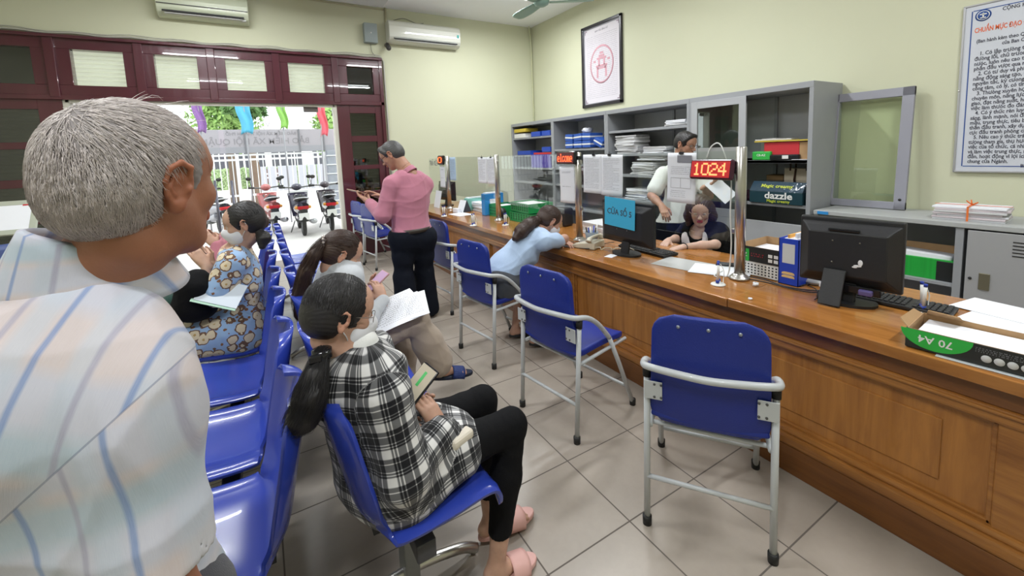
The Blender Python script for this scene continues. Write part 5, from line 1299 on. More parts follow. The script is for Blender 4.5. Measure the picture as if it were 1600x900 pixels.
def _ev(p, X, Y, Z):
    t, d = p[0], p[1]
    if t == 'c':
        a, b, ra, rb, fl = d; ba = b-a; L2 = max(1e-9, ba@ba)
        px, py, pz = X-a[0], Y-a[1], Z-a[2]
        h = np.clip((px*ba[0]+py*ba[1]+pz*ba[2])/L2, 0, 1)
        qx, qy, qz = px-h*ba[0], py-h*ba[1], pz-h*ba[2]
        if fl is not None:
            n, sc = fl; w = (qx*n[0]+qy*n[1]+qz*n[2])*(1/sc-1); qx, qy, qz = qx+n[0]*w, qy+n[1]*w, qz+n[2]*w
            return (np.sqrt(qx*qx+qy*qy+qz*qz)-(ra+(rb-ra)*h))*min(1, sc)
        return np.sqrt(qx*qx+qy*qy+qz*qz)-(ra+(rb-ra)*h)
    if t == 'e':
        c, r, Rm = d; px, py, pz = X-c[0], Y-c[1], Z-c[2]
        if Rm is not None:
            px, py, pz = Rm[0, 0]*px+Rm[1, 0]*py+Rm[2, 0]*pz, Rm[0, 1]*px+Rm[1, 1]*py+Rm[2, 1]*pz, Rm[0, 2]*px+Rm[1, 2]*py+Rm[2, 2]*pz
        k0 = np.sqrt((px/r[0])**2+(py/r[1])**2+(pz/r[2])**2)+1e-9; k1 = np.sqrt((px/r[0]**2)**2+(py/r[1]**2)**2+(pz/r[2]**2)**2)+1e-9
        return k0*(k0-1)/k1
    c, R_, r, Rm, sc = d; px, py, pz = X-c[0], Y-c[1], Z-c[2]
    px, py, pz = Rm[0, 0]*px+Rm[1, 0]*py+Rm[2, 0]*pz, (Rm[0, 1]*px+Rm[1, 1]*py+Rm[2, 1]*pz)/sc, Rm[0, 2]*px+Rm[1, 2]*py+Rm[2, 2]*pz
    return np.sqrt((np.sqrt(px*px+py*py)-R_)**2+pz*pz)-r
def smin(a, b, k):
    if k <= 0: return np.minimum(a, b)
    h = np.maximum(k-np.abs(a-b), 0)/k; return np.minimum(a, b)-h*h*k*.25
def fld_mesh(F, h, inflate=0, clips=(), noise=None, lo=None, hi=None):
    """clips: list of (kind, ...) ('plane', point, normal) keeps the side the normal points away from; ('ball', c, r, keep)"""
    adds = [p for p in F.p if not p[4]]
    l = np.min([p[5] for p in adds], 0)-inflate-3*h; u = np.max([p[6] for p in adds], 0)+inflate+3*h
    if lo is not None: l = np.maximum(l, A3(lo))
    if hi is not None: u = np.minimum(u, A3(hi))
    n = np.ceil((u-l)/h).astype(int)+1
    G = np.full(n, .08, dtype=np.float32); T = np.zeros(n, dtype=np.uint8)
    ax = [l[i]+h*np.arange(n[i]) for i in range(3)]
    for p in F.p:
        m = inflate+p[2]+.02 if not p[4] else p[2]+.01
        i0 = np.maximum(0, np.floor((p[5]-m-l)/h).astype(int)); i1 = np.minimum(n, np.ceil((p[6]+m-l)/h).astype(int)+1)
        if np.any(i1 <= i0): continue
        sl = tuple(slice(i0[j], i1[j]) for j in range(3))
        X, Y, Z = ax[0][sl[0]][:, None, None], ax[1][sl[1]][None, :, None], ax[2][sl[2]][None, None, :]
        d = _ev(p, X, Y, Z).astype(np.float32); g = G[sl]
        if p[4]:
            G[sl] = -smin(-g, d, p[2]); 
            if p[3]: T[sl] = np.where(d < .003, p[3], T[sl])
        else:
            d = d-inflate; T[sl] = np.where(d < g, p[3], T[sl]); G[sl] = smin(g, d, p[2])
    if noise is not None or clips:
        band = np.abs(G) < .05
        idx = np.nonzero(band); P = np.stack([ax[j][idx[j]] for j in range(3)], 1)
        if noise is not None: G[idx] += noise(P).astype(np.float32)
    for c in clips:
        X, Y, Z = ax[0][:, None, None], ax[1][None, :, None], ax[2][None, None, :]
        if c[0] == 'plane':
            q, nn = A3(c[1]), unit(c[2]); G = np.maximum(G, ((X-q[0])*nn[0]+(Y-q[1])*nn[1]+(Z-q[2])*nn[2]).astype(np.float32))
        else:
            q, r_, keep = A3(c[1]), c[2], c[3]; d = (np.sqrt((X-q[0])**2+(Y-q[1])**2+(Z-q[2])**2)-r_).astype(np.float32)
            G = np.maximum(G, d if keep else -d)
    G[0], G[-1], G[:, 0], G[:, -1], G[:, :, 0], G[:, :, -1] = .05, .05, .05, .05, .05, .05
    S = G < 0; nn = n-1; cells = []; poss = []; quads = []; st = np.array([nn[1]*nn[2], nn[2], 1])
    off = 0
    for a in range(3):
        b_, c_ = (a+1) % 3, (a+2) % 3
        s0 = [slice(None)]*3; s1 = [slice(None)]*3; s0[a] = slice(0, -1); s1[a] = slice(1, None)
        A, B = S[tuple(s0)], S[tuple(s1)]; cr = np.argwhere(A != B)
        ok = (cr[:, b_] > 0) & (cr[:, c_] > 0) & (cr[:, b_] < n[b_]-1) & (cr[:, c_] < n[c_]-1); cr = cr[ok]
        g0 = G[cr[:, 0], cr[:, 1], cr[:, 2]]; e = np.zeros(3, int); e[a] = 1; g1 = G[cr[:, 0]+e[0], cr[:, 1]+e[1], cr[:, 2]+e[2]]
        pos = cr.astype(np.float64); pos[:, a] += g0/(g0-g1)
        eb = np.zeros(3, int); eb[b_] = 1; ec = np.zeros(3, int); ec[c_] = 1
        c4 = [((cr-db*eb-dc*ec)@st) for db, dc in ((1, 1), (0, 1), (0, 0), (1, 0))]
        for cc in c4: cells.append(cc); poss.append(pos)
        m = len(cr); q = np.stack([off+np.arange(m)+i*m for i in range(4)], 1); fl = ~(g0 < 0)
        q[fl] = q[fl][:, ::-1]; quads.append(q); off += 4*m
    cells = np.concatenate(cells); poss = np.concatenate(poss); quads = np.concatenate(quads)
    uq, inv = np.unique(cells, return_inverse=True); cnt = np.bincount(inv)
    V = np.stack([np.bincount(inv, poss[:, j])/cnt for j in range(3)], 1)
    Q = inv[quads]; ci = np.clip(np.rint(V).astype(int), 0, n-1); tg = T[ci[:, 0], ci[:, 1], ci[:, 2]]
    return V*h+l, Q, tg
def field_object(name, parts, mats, parent, origin=None, colors=None, fab=None):
    """parts: list of (V, Q, tags) joined into one mesh; colours by tag"""
    V = np.concatenate([p[0] for p in parts]); o_ = 0; Q = []
    for p in parts: Q.append(p[1]+o_); o_ += len(p[0])
    Q = np.concatenate(Q); T = np.concatenate([p[2] for p in parts])
    W = V-(A3(origin) if origin is not None else 0)
    me = bpy.data.meshes.new(name); me.vertices.add(len(W)); me.vertices.foreach_set('co', W.astype(np.float32).ravel())
    me.loops.add(Q.size); me.loops.foreach_set('vertex_index', Q.astype(np.int32).ravel())
    me.polygons.add(len(Q)); me.polygons.foreach_set('loop_start', np.arange(0, Q.size, 4, dtype=np.int32)); me.polygons.foreach_set('loop_total', np.full(len(Q), 4, dtype=np.int32))
    me.polygons.foreach_set('use_smooth', np.ones(len(Q), dtype=bool))
    me.update(calc_edges=True); me.validate()
    if colors is not None:
        C = np.array([list(c)+[1] for c in colors], dtype=np.float32)[T]
        at_ = me.color_attributes.new('Col', 'FLOAT_COLOR', 'POINT'); at_.data.foreach_set('color', C.ravel())
    if fab is not None:
        f = fab(V).astype(np.float32); at_ = me.attributes.new('fab', 'FLOAT_VECTOR', 'POINT'); at_.data.foreach_set('vector', f.ravel())
    me.materials.append(mats); o = bpy.data.objects.new(name, me); COL.objects.link(o)
    if parent is not None: o.parent = parent
    return o
def fabric_coords(segs):
    """segs: (a, b, r, v offset, reference direction) -> u around, v along, segment id"""
    def f(V):
        best = np.full(len(V), 1e9); out = np.zeros((len(V), 3))
        for i, sg in enumerate(segs):
            a, b, r, off, ref = sg[:5]
            a, b = A3(a), A3(b); ba = b-a; L = np.linalg.norm(ba); d = ba/L; P = V-a; t = P@d; tc = np.clip(t, 0, L)
            w = P-tc[:, None]*d; dist = np.linalg.norm(w, axis=1)-r; e1 = A3(ref)-d*(A3(ref)@d); e1 /= np.linalg.norm(e1); e2 = np.cross(d, e1)
            wp = P-t[:, None]*d; ang = np.arctan2(wp@e2, wp@e1); m = dist < best; best[m] = dist[m]
            uu = wp@unit(sg[5]) if len(sg) > 5 else ang*r
            out[m] = np.stack([uu+(.03*i if len(sg) > 5 else 0), t+off, np.full(len(V), i)], 1)[m]
        return out
    return f
def folds(seed, amp=.004, freq=26, dirs=6):
    q = np.random.RandomState(seed); D = q.normal(size=(dirs, 3)); D /= np.linalg.norm(D, axis=1)[:, None]; ph = q.uniform(0, 6.28, dirs); fr = freq*q.uniform(.6, 1.5, dirs)
    def f(P):
        w = P+.035*np.sin(P[:, [1, 2, 0]]*9+ph[:3])+.012*np.sin(P[:, [2, 0, 1]]*23+ph[1:4]); s = 0
        for i in range(dirs): s = s+(1-np.abs(np.sin((w@D[i])*fr[i]+ph[i])))**3
        return -amp*(s/dirs*2.2-.6)
    return f
def skin_mat(name, base, rough=.5):
    m = mat(name, base, rough, sss=.15); k = NT(m); a = k.n('Attribute'); a.attribute_name = 'Col'
    tc = k.n('TexCoord'); nz = k.n('TexNoise'); nz.inputs['Scale'].default_value = 22; nz.inputs['Detail'].default_value = 6; k.l(tc.outputs['Object'], nz.inputs['Vector'])
    cr = k.n('ValToRGB'); cr.color_ramp.elements[0].position = .3; cr.color_ramp.elements[1].position = .75; cr.color_ramp.elements[0].color = (.84, .80, .78, 1); cr.color_ramp.elements[1].color = (1.08, 1.06, 1.04, 1)
    k.l(nz.outputs['Fac'], cr.inputs[0]); k.l(k.mix(1.0, a.outputs['Color'], cr.outputs[0], 'MULTIPLY'), k.b.inputs['Base Color'])
    n2 = k.n('TexNoise'); n2.inputs['Scale'].default_value = 260; k.l(tc.outputs['Object'], n2.inputs['Vector']); bu = k.n('Bump'); bu.inputs['Strength'].default_value = .12; bu.inputs['Distance'].default_value = .002; k.l(n2.outputs['Fac'], bu.inputs['Height']); k.l(bu.outputs[0], k.b.inputs['Normal'])
    return m
def cloth_mat(name, col, rough=.85, noise=.06, bump=.25, sheen=.2):
    return mat(name, col, rough, noise=noise, nscale=9, bump=bump, bscale=420, sheen=sheen, spec=.2)
# ---- anatomy
def rotm(fwd, up):
    """columns: forward, left, up"""
    x = unit(fwd); z = A3(up)-x*(A3(up)@x); z = unit(z); y = np.cross(z, x); return np.stack([x, y, z], 1)
def head_prims(F, c, Rm, s=1.0, female=False, es=1.0, ears=True, tag0=0):
    """tags: 0 skin, 1 lips, 2 brow hair, 3 eye white, 4 iris, 5 ear"""
    W = lambda x, y, z: c+Rm@(A3((x, y, z))*s)
    E = lambda p, r, k=.02, tag=0, sub=False, Rl=None: F.ell(W(*p), A3(r)*s, Rm if Rl is None else Rm@Rl, k*s, tag, sub)
    C = lambda p, q, ra, rb, k=.02, tag=0, fl=None: F.cap(W(*p), W(*q), ra*s, rb*s, k*s, tag, fl)
    jw = .9 if female else 1.0
    E((-.012, 0, .032), (.097, .076, .086), .0); E((.030, 0, .045), (.062, .064, .062), .03)
    E((.030, 0, -.030), (.060, .056*jw, .070), .03)
    C((-.005, .052*jw, -.035), (.058, .018, -.088), .022, .016, .03); C((-.005, -.052*jw, -.035), (.058, -.018, -.088), .022, .016, .03)
    E((.064, 0, -.090), (.020, .022*jw, .018), .022)
    for sg in (-1, 1):
        E((.058, sg*.040, -.018), (.022, .020, .020), .022)
        C((.078, sg*.008, .030), (.066, sg*.044, .034), .010, .008, .018)
        E((.086, sg*.031, .010), (.014, .016, .010), .014, sub=True)
        E((.0735, sg*.031, .010), (.0125, .0125, .0125), .003, 3)
        E((.0800, sg*.031, .010), (.0068, .006, .006), .0, 4)
        C((.0815, sg*.018, .0165), (.0765, sg*.044, .0155), .0035, .003, .004); C((.0815, sg*.020, .0035), (.0765, sg*.042, .004), .003, .0025, .004)
        C((.0885, sg*.014, .030), (.0765, sg*.050, .033), .0032, .002, .0, 2)
        E((.099, sg*.010, -.027), (.010, .0075, .008), .008)
    C((.086, 0, .016), (.108, 0, -.018), .0075, .0095, .014); E((.110, 0, -.022), (.010, .010, .009), .010)
    C((.0895, -.016, -.050), (.0895, .016, -.050), .0060, .0060, .008, 1); C((.0885, -.015, -.058), (.0885, .015, -.058), .0070, .0070, .006, 1)
    F.cap(W(.097, -.018, -.054), W(.097, .018, -.054), .0018*s, .0018*s, .003, 0, None, True)
    if ears:
        for sg in (-1, 1):
            tilt = R(-14); Re = np.array([[math.cos(tilt), 0, -math.sin(tilt)], [0, 1, 0], [math.sin(tilt), 0, math.cos(tilt)]])
            fl = R(22)*sg; Rf = np.array([[math.cos(fl), -math.sin(fl), 0], [math.sin(fl), math.cos(fl), 0], [0, 0, 1]])
            Rl = Rf@Re; ce = A3((-.010, sg*.078, .0))
            Wl = lambda x, y, z: W(*(ce+Rl@A3((x, y, z))*es))
            F.ell(Wl(0, 0, 0), A3((.017, .0055, .029))*s*es, Rm@Rl, .008*s, 5)
            rim = [(.010, sg*.004, .012), (.006, sg*.008, .026), (-.006, sg*.010, .030), (-.017, sg*.011, .020), (-.019, sg*.010, .002), (-.013, sg*.007, -.014), (-.004, sg*.004, -.024)]
            F.chain([Wl(*p) for p in rim], [v*s for v in (.003, .0038, .0042, .0042, .0038, .0035, .004)], .003*s, 5)
            F.ell(Wl(.003, sg*.002, -.026), A3((.009, .0055, .010))*s*es, Rm@Rl, .006*s, 5)
            F.chain([Wl(-.010, sg*.007, .010), Wl(-.012, sg*.008, -.004), Wl(-.004, sg*.006, -.014)], [.003*s]*3, .003*s, 5)
            F.ell(Wl(.002, sg*.008, -.001), A3((.0065, .005, .010))*s, Rm@Rl, .003*s, 5, True)
            F.ell(Wl(.011, sg*.004, -.003), A3((.004, .004, .006))*s, Rm@Rl, .004*s, 5)
    return W
def ik(a, c, l1, l2, hint):
    a, c = A3(a), A3(c); d = c-a; L = np.linalg.norm(d); L = min(L, (l1+l2)*.999); u = unit(d); x = (l1*l1-l2*l2+L*L)/(2*L); hgt = math.sqrt(max(0, l1*l1-x*x))
    n = A3(hint)-u*(A3(hint)@u); return a+u*x+unit(n)*hgt
def hand_prims(F, wrist, d, n, side, curl=(.5, .5, .5, .5), s=1.0, thumb=.4, spread=1.0, tag=0):
    """d: towards the fingers, n: out of the back of the hand, side: +1/-1 thumb side along cross(d, n)"""
    wrist = A3(wrist); d = unit(d); n = unit(A3(n)-d*(A3(n)@d)); t = np.cross(d, n)*side
    L = (.088, .092, .088, .080); B = (.026, .009, -.009, -.026)
    ph = ((.038, .024, .020), (.043, .027, .021), (.040, .025, .020), (.031, .019, .018))
    F.cap(wrist-d*.02*s, wrist+d*.03*s, .024*s, .026*s, .012*s, tag, (n, .68))
    for i in range(4):
        kn = wrist+(d*L[i]+t*B[i]*.95)*s
        F.cap(wrist+(d*.02+t*B[i]*.55)*s, kn, .0155*s, .0115*s, .014*s, tag, (n, .85))
        p = kn; a = curl[i]*.55; dd = unit(d+t*B[i]*spread*3)
        for j in range(3):
            cd_ = dd*math.cos(a)-n*math.sin(a); q = p+cd_*ph[i][j]*s; r0 = (.0092, .0083, .0075)[j]*s; F.cap(p, q, r0, r0*.9, .0035*s, tag); p = q; a += curl[i]*(.9 if j == 0 else .6)
        # nail bed
    F.ell(wrist+(d*.055-n*.010)*s, A3((.03, .03, .014))*s, np.stack([d, t, n], 1), .015*s, tag)
    p = wrist+(d*.022+t*.020-n*.006)*s; dd = unit(d*.62+t*.72-n*.25); q = p+dd*.042*s; F.cap(p, q, .0145*s, .0105*s, .012*s, tag)
    d2 = unit(d*(.8)+t*(.35-thumb*.5)-n*(.2+thumb*.5)); q2 = q+d2*.030*s; F.cap(q, q2, .0100*s, .0088*s, .004*s, tag); q3 = q2+unit(d2-n*thumb*.5-t*.1)*.024*s; F.cap(q2, q3, .0088*s, .0072*s, .004*s, tag)
    return p
class Fig:
    """a posed person: J holds world joints; body, clothing and hair become children of one Empty"""
    def __init__(s, label, J, hf, hu, size=1.0, female=False, skin=(.42, .22, .14), cat='person', build=1.0, lips=None, legs_skin=True):
        s.J = {k: A3(v) for k, v in J.items()}; s.s = size; s.fem = female; s.bw = build
        s.R = rotm(hf, hu); s.label = label
        J = s.J
        s.fl = np.cross(unit(J['shl']-J['shr']), unit(J['neck']-J['pel'])); s.fl = unit(s.fl)  # torso forward (left x up)
        base = (J['anl']+J['anr'])/2 if 'anl' in J else J['pel']
        s.org = A3((base[0], base[1], min(base[2], .0) if base[2] < .3 else 0)); s.org[2] = 0
        s.t = thing('person', label, cat, tuple(s.org))
        sk = A3(skin); s.cols = [sk, lips or sk*A3((1.05, .72, .72)), (.03, .025, .022), (.62, .58, .55), (.03, .02, .015), sk*A3((1.05, .92, .88)), (.75, .70, .66)]
        s.skin = skin_mat('skin_%02d' % int(sk[0]*100+sk[2]*10), skin)
    def torso(s, F, inf=0, k=.05, hipk=1.0):
        J = s.J; m = s.s*s.bw; fl = (s.fl, .72); up = unit(J['neck']-J['pel'])
        wa = J.get('waist', J['pel']*.55+J['neck']*.45); ch = J.get('chest', J['pel']*.28+J['neck']*.72)
        F.cap(J['hil'], J['hir'], .092*m, .092*m, k)
        F.cap(J['pel'], wa, .125*m*(1.02 if s.fem else 1), .112*m*(.92 if s.fem else 1.02), k, 0, fl)
        F.cap(wa, ch, .112*m*(.92 if s.fem else 1.02), .128*m*(.93 if s.fem else 1.05), k, 0, fl)
        sd = unit(J['shl']-J['shr'])
        F.cap(ch, ch+up*.07*s.s, .125*m*(.93 if s.fem else 1.05), .105*m, k, 0, fl)
        F.cap(J['shl']-sd*.02, J['shr']+sd*.02, .052*m, .052*m, k)
        F.cap(J['shl']*.45+J['neck']*.55, J['shr']*.45+J['neck']*.55, .055*m, .055*m, k)
        if s.fem:
            for sg in (-1, 1): F.ell(ch+s.fl*.075*m+sd*sg*.06*m-up*.0, A3((.05, .055, .055))*m, None, .04)
    def arms(s, F, k=.02, upto=1.0, g=1.0, sides='lr'):
        J = s.J; m = s.s*(.9 if s.fem else 1)*g
        for c in sides:
            sh, el, wr = J['sh'+c], J['el'+c], J['wr'+c]
            F.cap(sh, sh*.45+el*.55, .050*m, .043*m, .03); F.cap(sh*.45+el*.55, el, .043*m, .036*m, k)
            F.cap(el, el*.6+wr*.4, .037*m, .038*m, k); F.cap(el*.6+wr*.4, wr, .038*m, .025*m, k, 0)
    def legs(s, F, k=.025, g=1.0, sides='lr', foot=True):
        J = s.J; m = s.s*g
        for c in sides:
            h, kn, an = J['hi'+c], J['kn'+c], J['an'+c]
            F.cap(h, h*.5+kn*.5, .082*m, .070*m, .04); F.cap(h*.5+kn*.5, kn, .070*m, .052*m, k)
            F.cap(kn, kn*.62+an*.38, .050*m, .052*m, k); F.cap(kn*.62+an*.38, an, .052*m, .030*m, k)
            if foot:
                to = J['to'+c]; d = unit(to-an); F.cap(an-A3((0, 0, .01)), an*.8+to*.2-A3((0, 0, .025)), .033*m, .030*m, .015)
                F.cap(an*.8+to*.2-A3((0, 0, .02)), to, .030*m, .022*m, .02, 0, ((0, 0, 1), .8))
                hd = A3((d[0], d[1], 0)); F.cap(an-A3((0, 0, .035))-hd*.03, an-A3((0, 0, .03)), .028*m, .03*m, .02)
                sd = unit(np.cross((0, 0, 1), d))
                for i in range(5):
                    o = sd*(i-2)*.0155*m; F.cap(to+o-d*.01, to+o+d*(.028-.004*abs(i-(1 if c == 'l' else 3)))*m, (.010 if i != (0 if c == 'r' else 4) else .013)*m, .008*m, .003)
    def body(s, voxel=.007, fine=.0035, hands=True, hv=.0028, head=True, feet=True):
        J = s.J; F = Fld()
        s.torso(F, k=.05); s.arms(F); s.legs(F, foot=feet)
        nk = .058 if not s.fem else .048
        hd = J['head']; nb = hd+s.R@(A3((-.030, 0, -.075))*s.s)
        F.cap(J['neck']-unit(nb-J['neck'])*.02, nb, nk*s.s*1.08, nk*s.s*.95, .03)
        F.cap(J['neck']*.5+nb*.5, hd+s.R@(A3((.012, 0, -.085))*s.s), nk*s.s*.8, nk*.55*s.s, .03)
        clipB = [('ball', hd, .165*s.s, False)]; parts = []
        if head:
            H = Fld(); H.p = [p for p in F.p if np.all(p[5] < hd+.25) and np.all(p[6] > hd-.25)]
            s.W = head_prims(H, hd, s.R, s.s, s.fem, getattr(s, 'es', 1.0))
            parts.append(fld_mesh(H, fine, clips=[('ball', hd, .169*s.s, True)], lo=hd-.18, hi=hd+.18))
        for c in 'lr':
            if 'h'+c in s.J or ('hd'+c) in s.J:
                w = J['wr'+c]; d, n = s.hand[c][0], s.hand[c][1]; ctr = w+unit(d)*.085*s.s; r_ = .100*s.s
                H = Fld(); H.p = [p for p in F.p if p[0] == 'c' and np.all(p[5] < ctr+.15) and np.all(p[6] > ctr-.15)]
                sd = (1 if c == 'l' else -1)*s.hand[c][4] if len(s.hand[c]) > 4 else (1 if c == 'l' else -1)
                H2 = Fld(); H2.p = [p for p in H.p if np.allclose(p[1][1], w)]; hand_prims(H2, w, d, n, sd, s.hand[c][2], s.s*(.93 if s.fem else 1.0), s.hand[c][3])
                parts.append(fld_mesh(H2, hv, clips=[('ball', ctr, r_+.022, True)])); 
        parts.append(fld_mesh(F, voxel, clips=clipB))
        o = field_object('body', parts, s.skin, s.t, s.org, s.cols); return o
    def hands(s, **kw):
        s.hand = kw
        for c in kw: s.J['hd'+c] = A3((0, 0, 0))
    def cloth(s, name, F, m, inflate=.012, h=.006, clips=(), seed=1, amp=.004, freq=24, segs=None, color=None):
        p = fld_mesh(F, h, inflate, clips, folds(seed, amp, freq))
        return field_object(name, [p], m, s.t, s.org, None, fabric_coords(segs) if segs else None)
    def build_part(s, mb, name, m):
        for v in mb.bm.verts: v.co -= Vector(s.org)
        return mb.build(name, m, s.t)
def strands(b, lines, r0, taper=True, n=3):
    for L in lines:
        m = len(L); b.tube([Vector(p) for p in L], [r0*(1-.75*i/(m-1)) for i in range(m)] if taper else r0, n)
def shirt_collar(s, m, rad=.075, h_=.035, name='collar', open_=0.0, tilt=0.25):
    """folded band standing round the neck"""
    J = s.J; up = unit(s.J['head']+s.R@A3((-.03, 0, -.08))-J['neck']); f = unit(s.fl-up*(s.fl@up)); l = np.cross(up, f); c = J['neck']+up*.015
    def fn(u, v):
        th = (v-.5)*2*(PI-open_)+PI; rr = rad*(1+.08*math.cos(th)); z = h_*u if u < .5 else h_*(1-u)*1.0; ro = 0 if u < .5 else .010+.010*(u-.5)*2
        if u > .5: z = h_*.5-(u-.5)*h_*1.5
        p = c+(f*math.cos(th)*1.05+l*math.sin(th)*.95)*(rr+ro)+up*(z+tilt*.03*(-math.cos(th))); return Vector(p)
    o = s.build_part(MB().surf(fn, 8, 40), name, m); o.modifiers.new('s', 'SOLIDIFY').thickness = .003; return o
def foot_sandal(s, c, m_sole, m_strap, name='sandal', strap='wide'):
    """sole with a strap across the front of the foot, child of the person"""
    an, to = s.J['an'+c], s.J['to'+c]; d = unit(to-an-A3((0, 0, (to-an)[2]*.0))); hd = unit(A3((to-an))); 
    heel = an-A3((0, 0, .0)); 
    sole_dir = unit((to-A3((0, 0, 0)))-(an-A3((0, 0, .045)))); up = unit(np.cross(np.cross(sole_dir, (0, 0, 1)), sole_dir)); sd = np.cross(up, sole_dir)
    c0 = an-up*.072-sole_dir*.055; L = np.linalg.norm(to-an)+.115
    def P(x, y, z): return Vector(c0+sole_dir*x+sd*y+up*z)
    n = 22; out = []
    for i in range(n):
        a = 2*PI*i/n; x = L/2+L/2*math.cos(a); w_ = .036+.010*(x/L); out.append((x, w_*math.sin(a)))
    b = MB(); V = [P(x, y, 0) for x, y in out]+[P(x, y, .022) for x, y in out]; b._fin(V, [tuple(range(n-1, -1, -1)), tuple(range(n, 2*n))]+[(i, (i+1) % n, n+(i+1) % n, n+i) for i in range(n)])
    o = s.build_part(b, name, m_sole); md = o.modifiers.new('b', 'BEVEL'); md.width = .006; md.segments = 2
    def st(u, v):
        x = L*.60+.07*(u-.5)*(1 if strap == 'wide' else .5); a = PI*v; return P(x+.01*math.sin(a), .050*math.cos(a), .012+.050*math.sin(a)**.8-.012*(u))
    b = MB().surf(st, 5, 14); o2 = s.build_part(b, 'strap', m_strap); o2.modifiers.new('s', 'SOLIDIFY').thickness = .005; o2.parent = o
    return o
def face_mask(s, m, drop=0):
    F = Fld(); W = lambda x, y, z: s.J['head']+s.R@(A3((x, y, z))*s.s)
    F.ell(W(.043, 0, -.048), A3((.070, .066, .060))*s.s, s.R, 0); F.ell(W(.084, 0, -.024), A3((.042, .032, .030))*s.s, s.R, .03); F.ell(W(.055, 0, -.085), A3((.035, .035, .022))*s.s, s.R, .03)
    up = s.R[:, 2]; f = s.R[:, 0]
    p = fld_mesh(F, .004, 0, [('plane', W(.018, 0, 0), -f), ('plane', W(.1, 0, -.001), up-f*.25), ('plane', W(0.05, 0, -.106), -up)])
    o = field_object('face_mask', [p], m, s.t, s.org)
    b = MB()
    for sg in (-1, 1):
        b.tube(spline([W(.030, sg*.060, -.012), W(.010, sg*.074, .006), W(-.012, sg*.083, .024), W(-.022, sg*.083, .010), W(-.016, sg*.078, -.02), W(.010, sg*.068, -.050), W(.024, sg*.055, -.075)], 4), .0016, 6)
    s.build_part(b, 'ear_loop', m); return o
def glasses(s, m, lens=True, thick=.0016):
    W = lambda x, y, z: Vector(s.J['head']+s.R@(A3((x, y, z))*s.s)); b = MB()
    for sg in (-1, 1):
        b.tube([W(.098-.010*abs(math.cos(a))*(.5+.5*math.cos(a)), sg*(.033+.024*math.cos(a)), .006+.018*math.sin(a)) for a in [2*PI*i/18 for i in range(18)]], thick, 6, closed=True)
        b.tube(spline([W(.088, sg*.058, .010), W(.060, sg*.074, .012), W(.0, sg*.080, .014), W(-.020, sg*.082, .004), W(-.030, sg*.082, -.012)], 3), thick, 6)
    b.tube([W(.099, .010, .010), W(.101, 0, .012), W(.099, -.010, .010)], thick, 6)
    return s.build_part(b, 'glasses', m)
def hair_cap(s, m, front=.055, low=-.035, thick=.010, name='hair', seed=1, h=.0045, bun=None, side_low=-.02, extra=None, nape=-.06, amp=.0008, earcut=1.0, temple=.085):
    """close hair over the skull; front = hairline height above the eyes"""
    F = Fld(); W = lambda x, y, z: s.J['head']+s.R@(A3((x, y, z))*s.s)
    F.ell(W(-.016, 0, .034), A3((.099+thick*.6, .078+thick, .088+thick))*s.s, s.R, 0)
    F.ell(W(-.050, 0, -.010), A3((.062+thick*.5, .066+thick*.8, .062))*s.s, s.R, .03)
    # keep the face and ears free
    F.ell(W(.085, 0, -.035), A3((.075, temple, .095+front*.2))*s.s, s.R, .012, 0, True)
    F.ell(W(.098, 0, .020), A3((.052, .060, front*.95))*s.s, s.R, .015, 0, True)
    for sg in (-1, 1): F.ell(W(-.004, sg*.092, -.010), A3((.022, .030, .034))*s.s*earcut, s.R, .008, 0, True)
    if extra: extra(F, W)
    q = np.random.RandomState(seed); 
    def nz(P):
        L = (P-s.J['head'])@s.R; a = np.arctan2(L[:, 1], L[:, 2]); return -amp*np.sin(a*34+6*np.sin(L[:, 0]*30)+seed)*.6-amp*.6*np.sin(a*71+L[:, 0]*40)
    p = fld_mesh(F, h, 0, [('plane', W(-.08, 0, nape), -s.R[:, 2])], nz)
    return field_object(name, [p], m, s.t, s.org)
def hair_mat(name, col, rough=.38):
    m = mat(name, col, rough, spec=.6); k = NT(m); tc = k.n('TexCoord'); nz = k.n('TexNoise'); nz.inputs['Scale'].default_value = 90; nz.inputs['Detail'].default_value = 3; k.l(tc.outputs['Object'], nz.inputs['Vector'])
    k.l(k.mix(nz.outputs['Fac'], tuple(c*.6 for c in col), tuple(min(1, c*1.5) for c in col)), k.b.inputs['Base Color']); return m
# ================================================================== PEOPLE
def V3(x, y, D): return A3(at(x, y, D=D))
class JD(dict):
    def __init__(s, **k):
        for a, b in k.items(): s[a] = b
    def __setitem__(s, a, b): dict.__setitem__(s, a, A3(b))
def az(a): a = R(a); return A3((math.sin(a), math.cos(a), 0))
def pos(base, az_, **kw):
    """world joints from offsets (forward, left, up) about a base point"""
    f = az(az_); l = A3((-f[1], f[0], 0)); return JD(**{k: A3(base)+f*v[0]+l*v[1]+A3((0, 0, v[2])) for k, v in kw.items()})
def look(az_, down=0): f = az(az_)*math.cos(R(down)); f = f+A3((0, 0, -math.sin(R(down)))); u = az(az_)*math.sin(R(down))+A3((0, 0, math.cos(R(down)))); return f, u
HB = hair_mat('black_hair', (.014, .012, .012), .5); HBR = hair_mat('dark_brown_hair', (.042, .021, .014), .5); HG = hair_mat('shaded_white_hair', (.24, .215, .21), .5); HDG = hair_mat('dark_grey_hair', (.06, .058, .058), .5)
MASKM = mat('mask_cloth', (.72, .72, .76), .8); NAVY = cloth_mat('navy_trousers', (.007, .009, .016), sheen=0, noise=0); BLACKC = cloth_mat('black_leggings', (.005, .005, .006), sheen=0, noise=0)

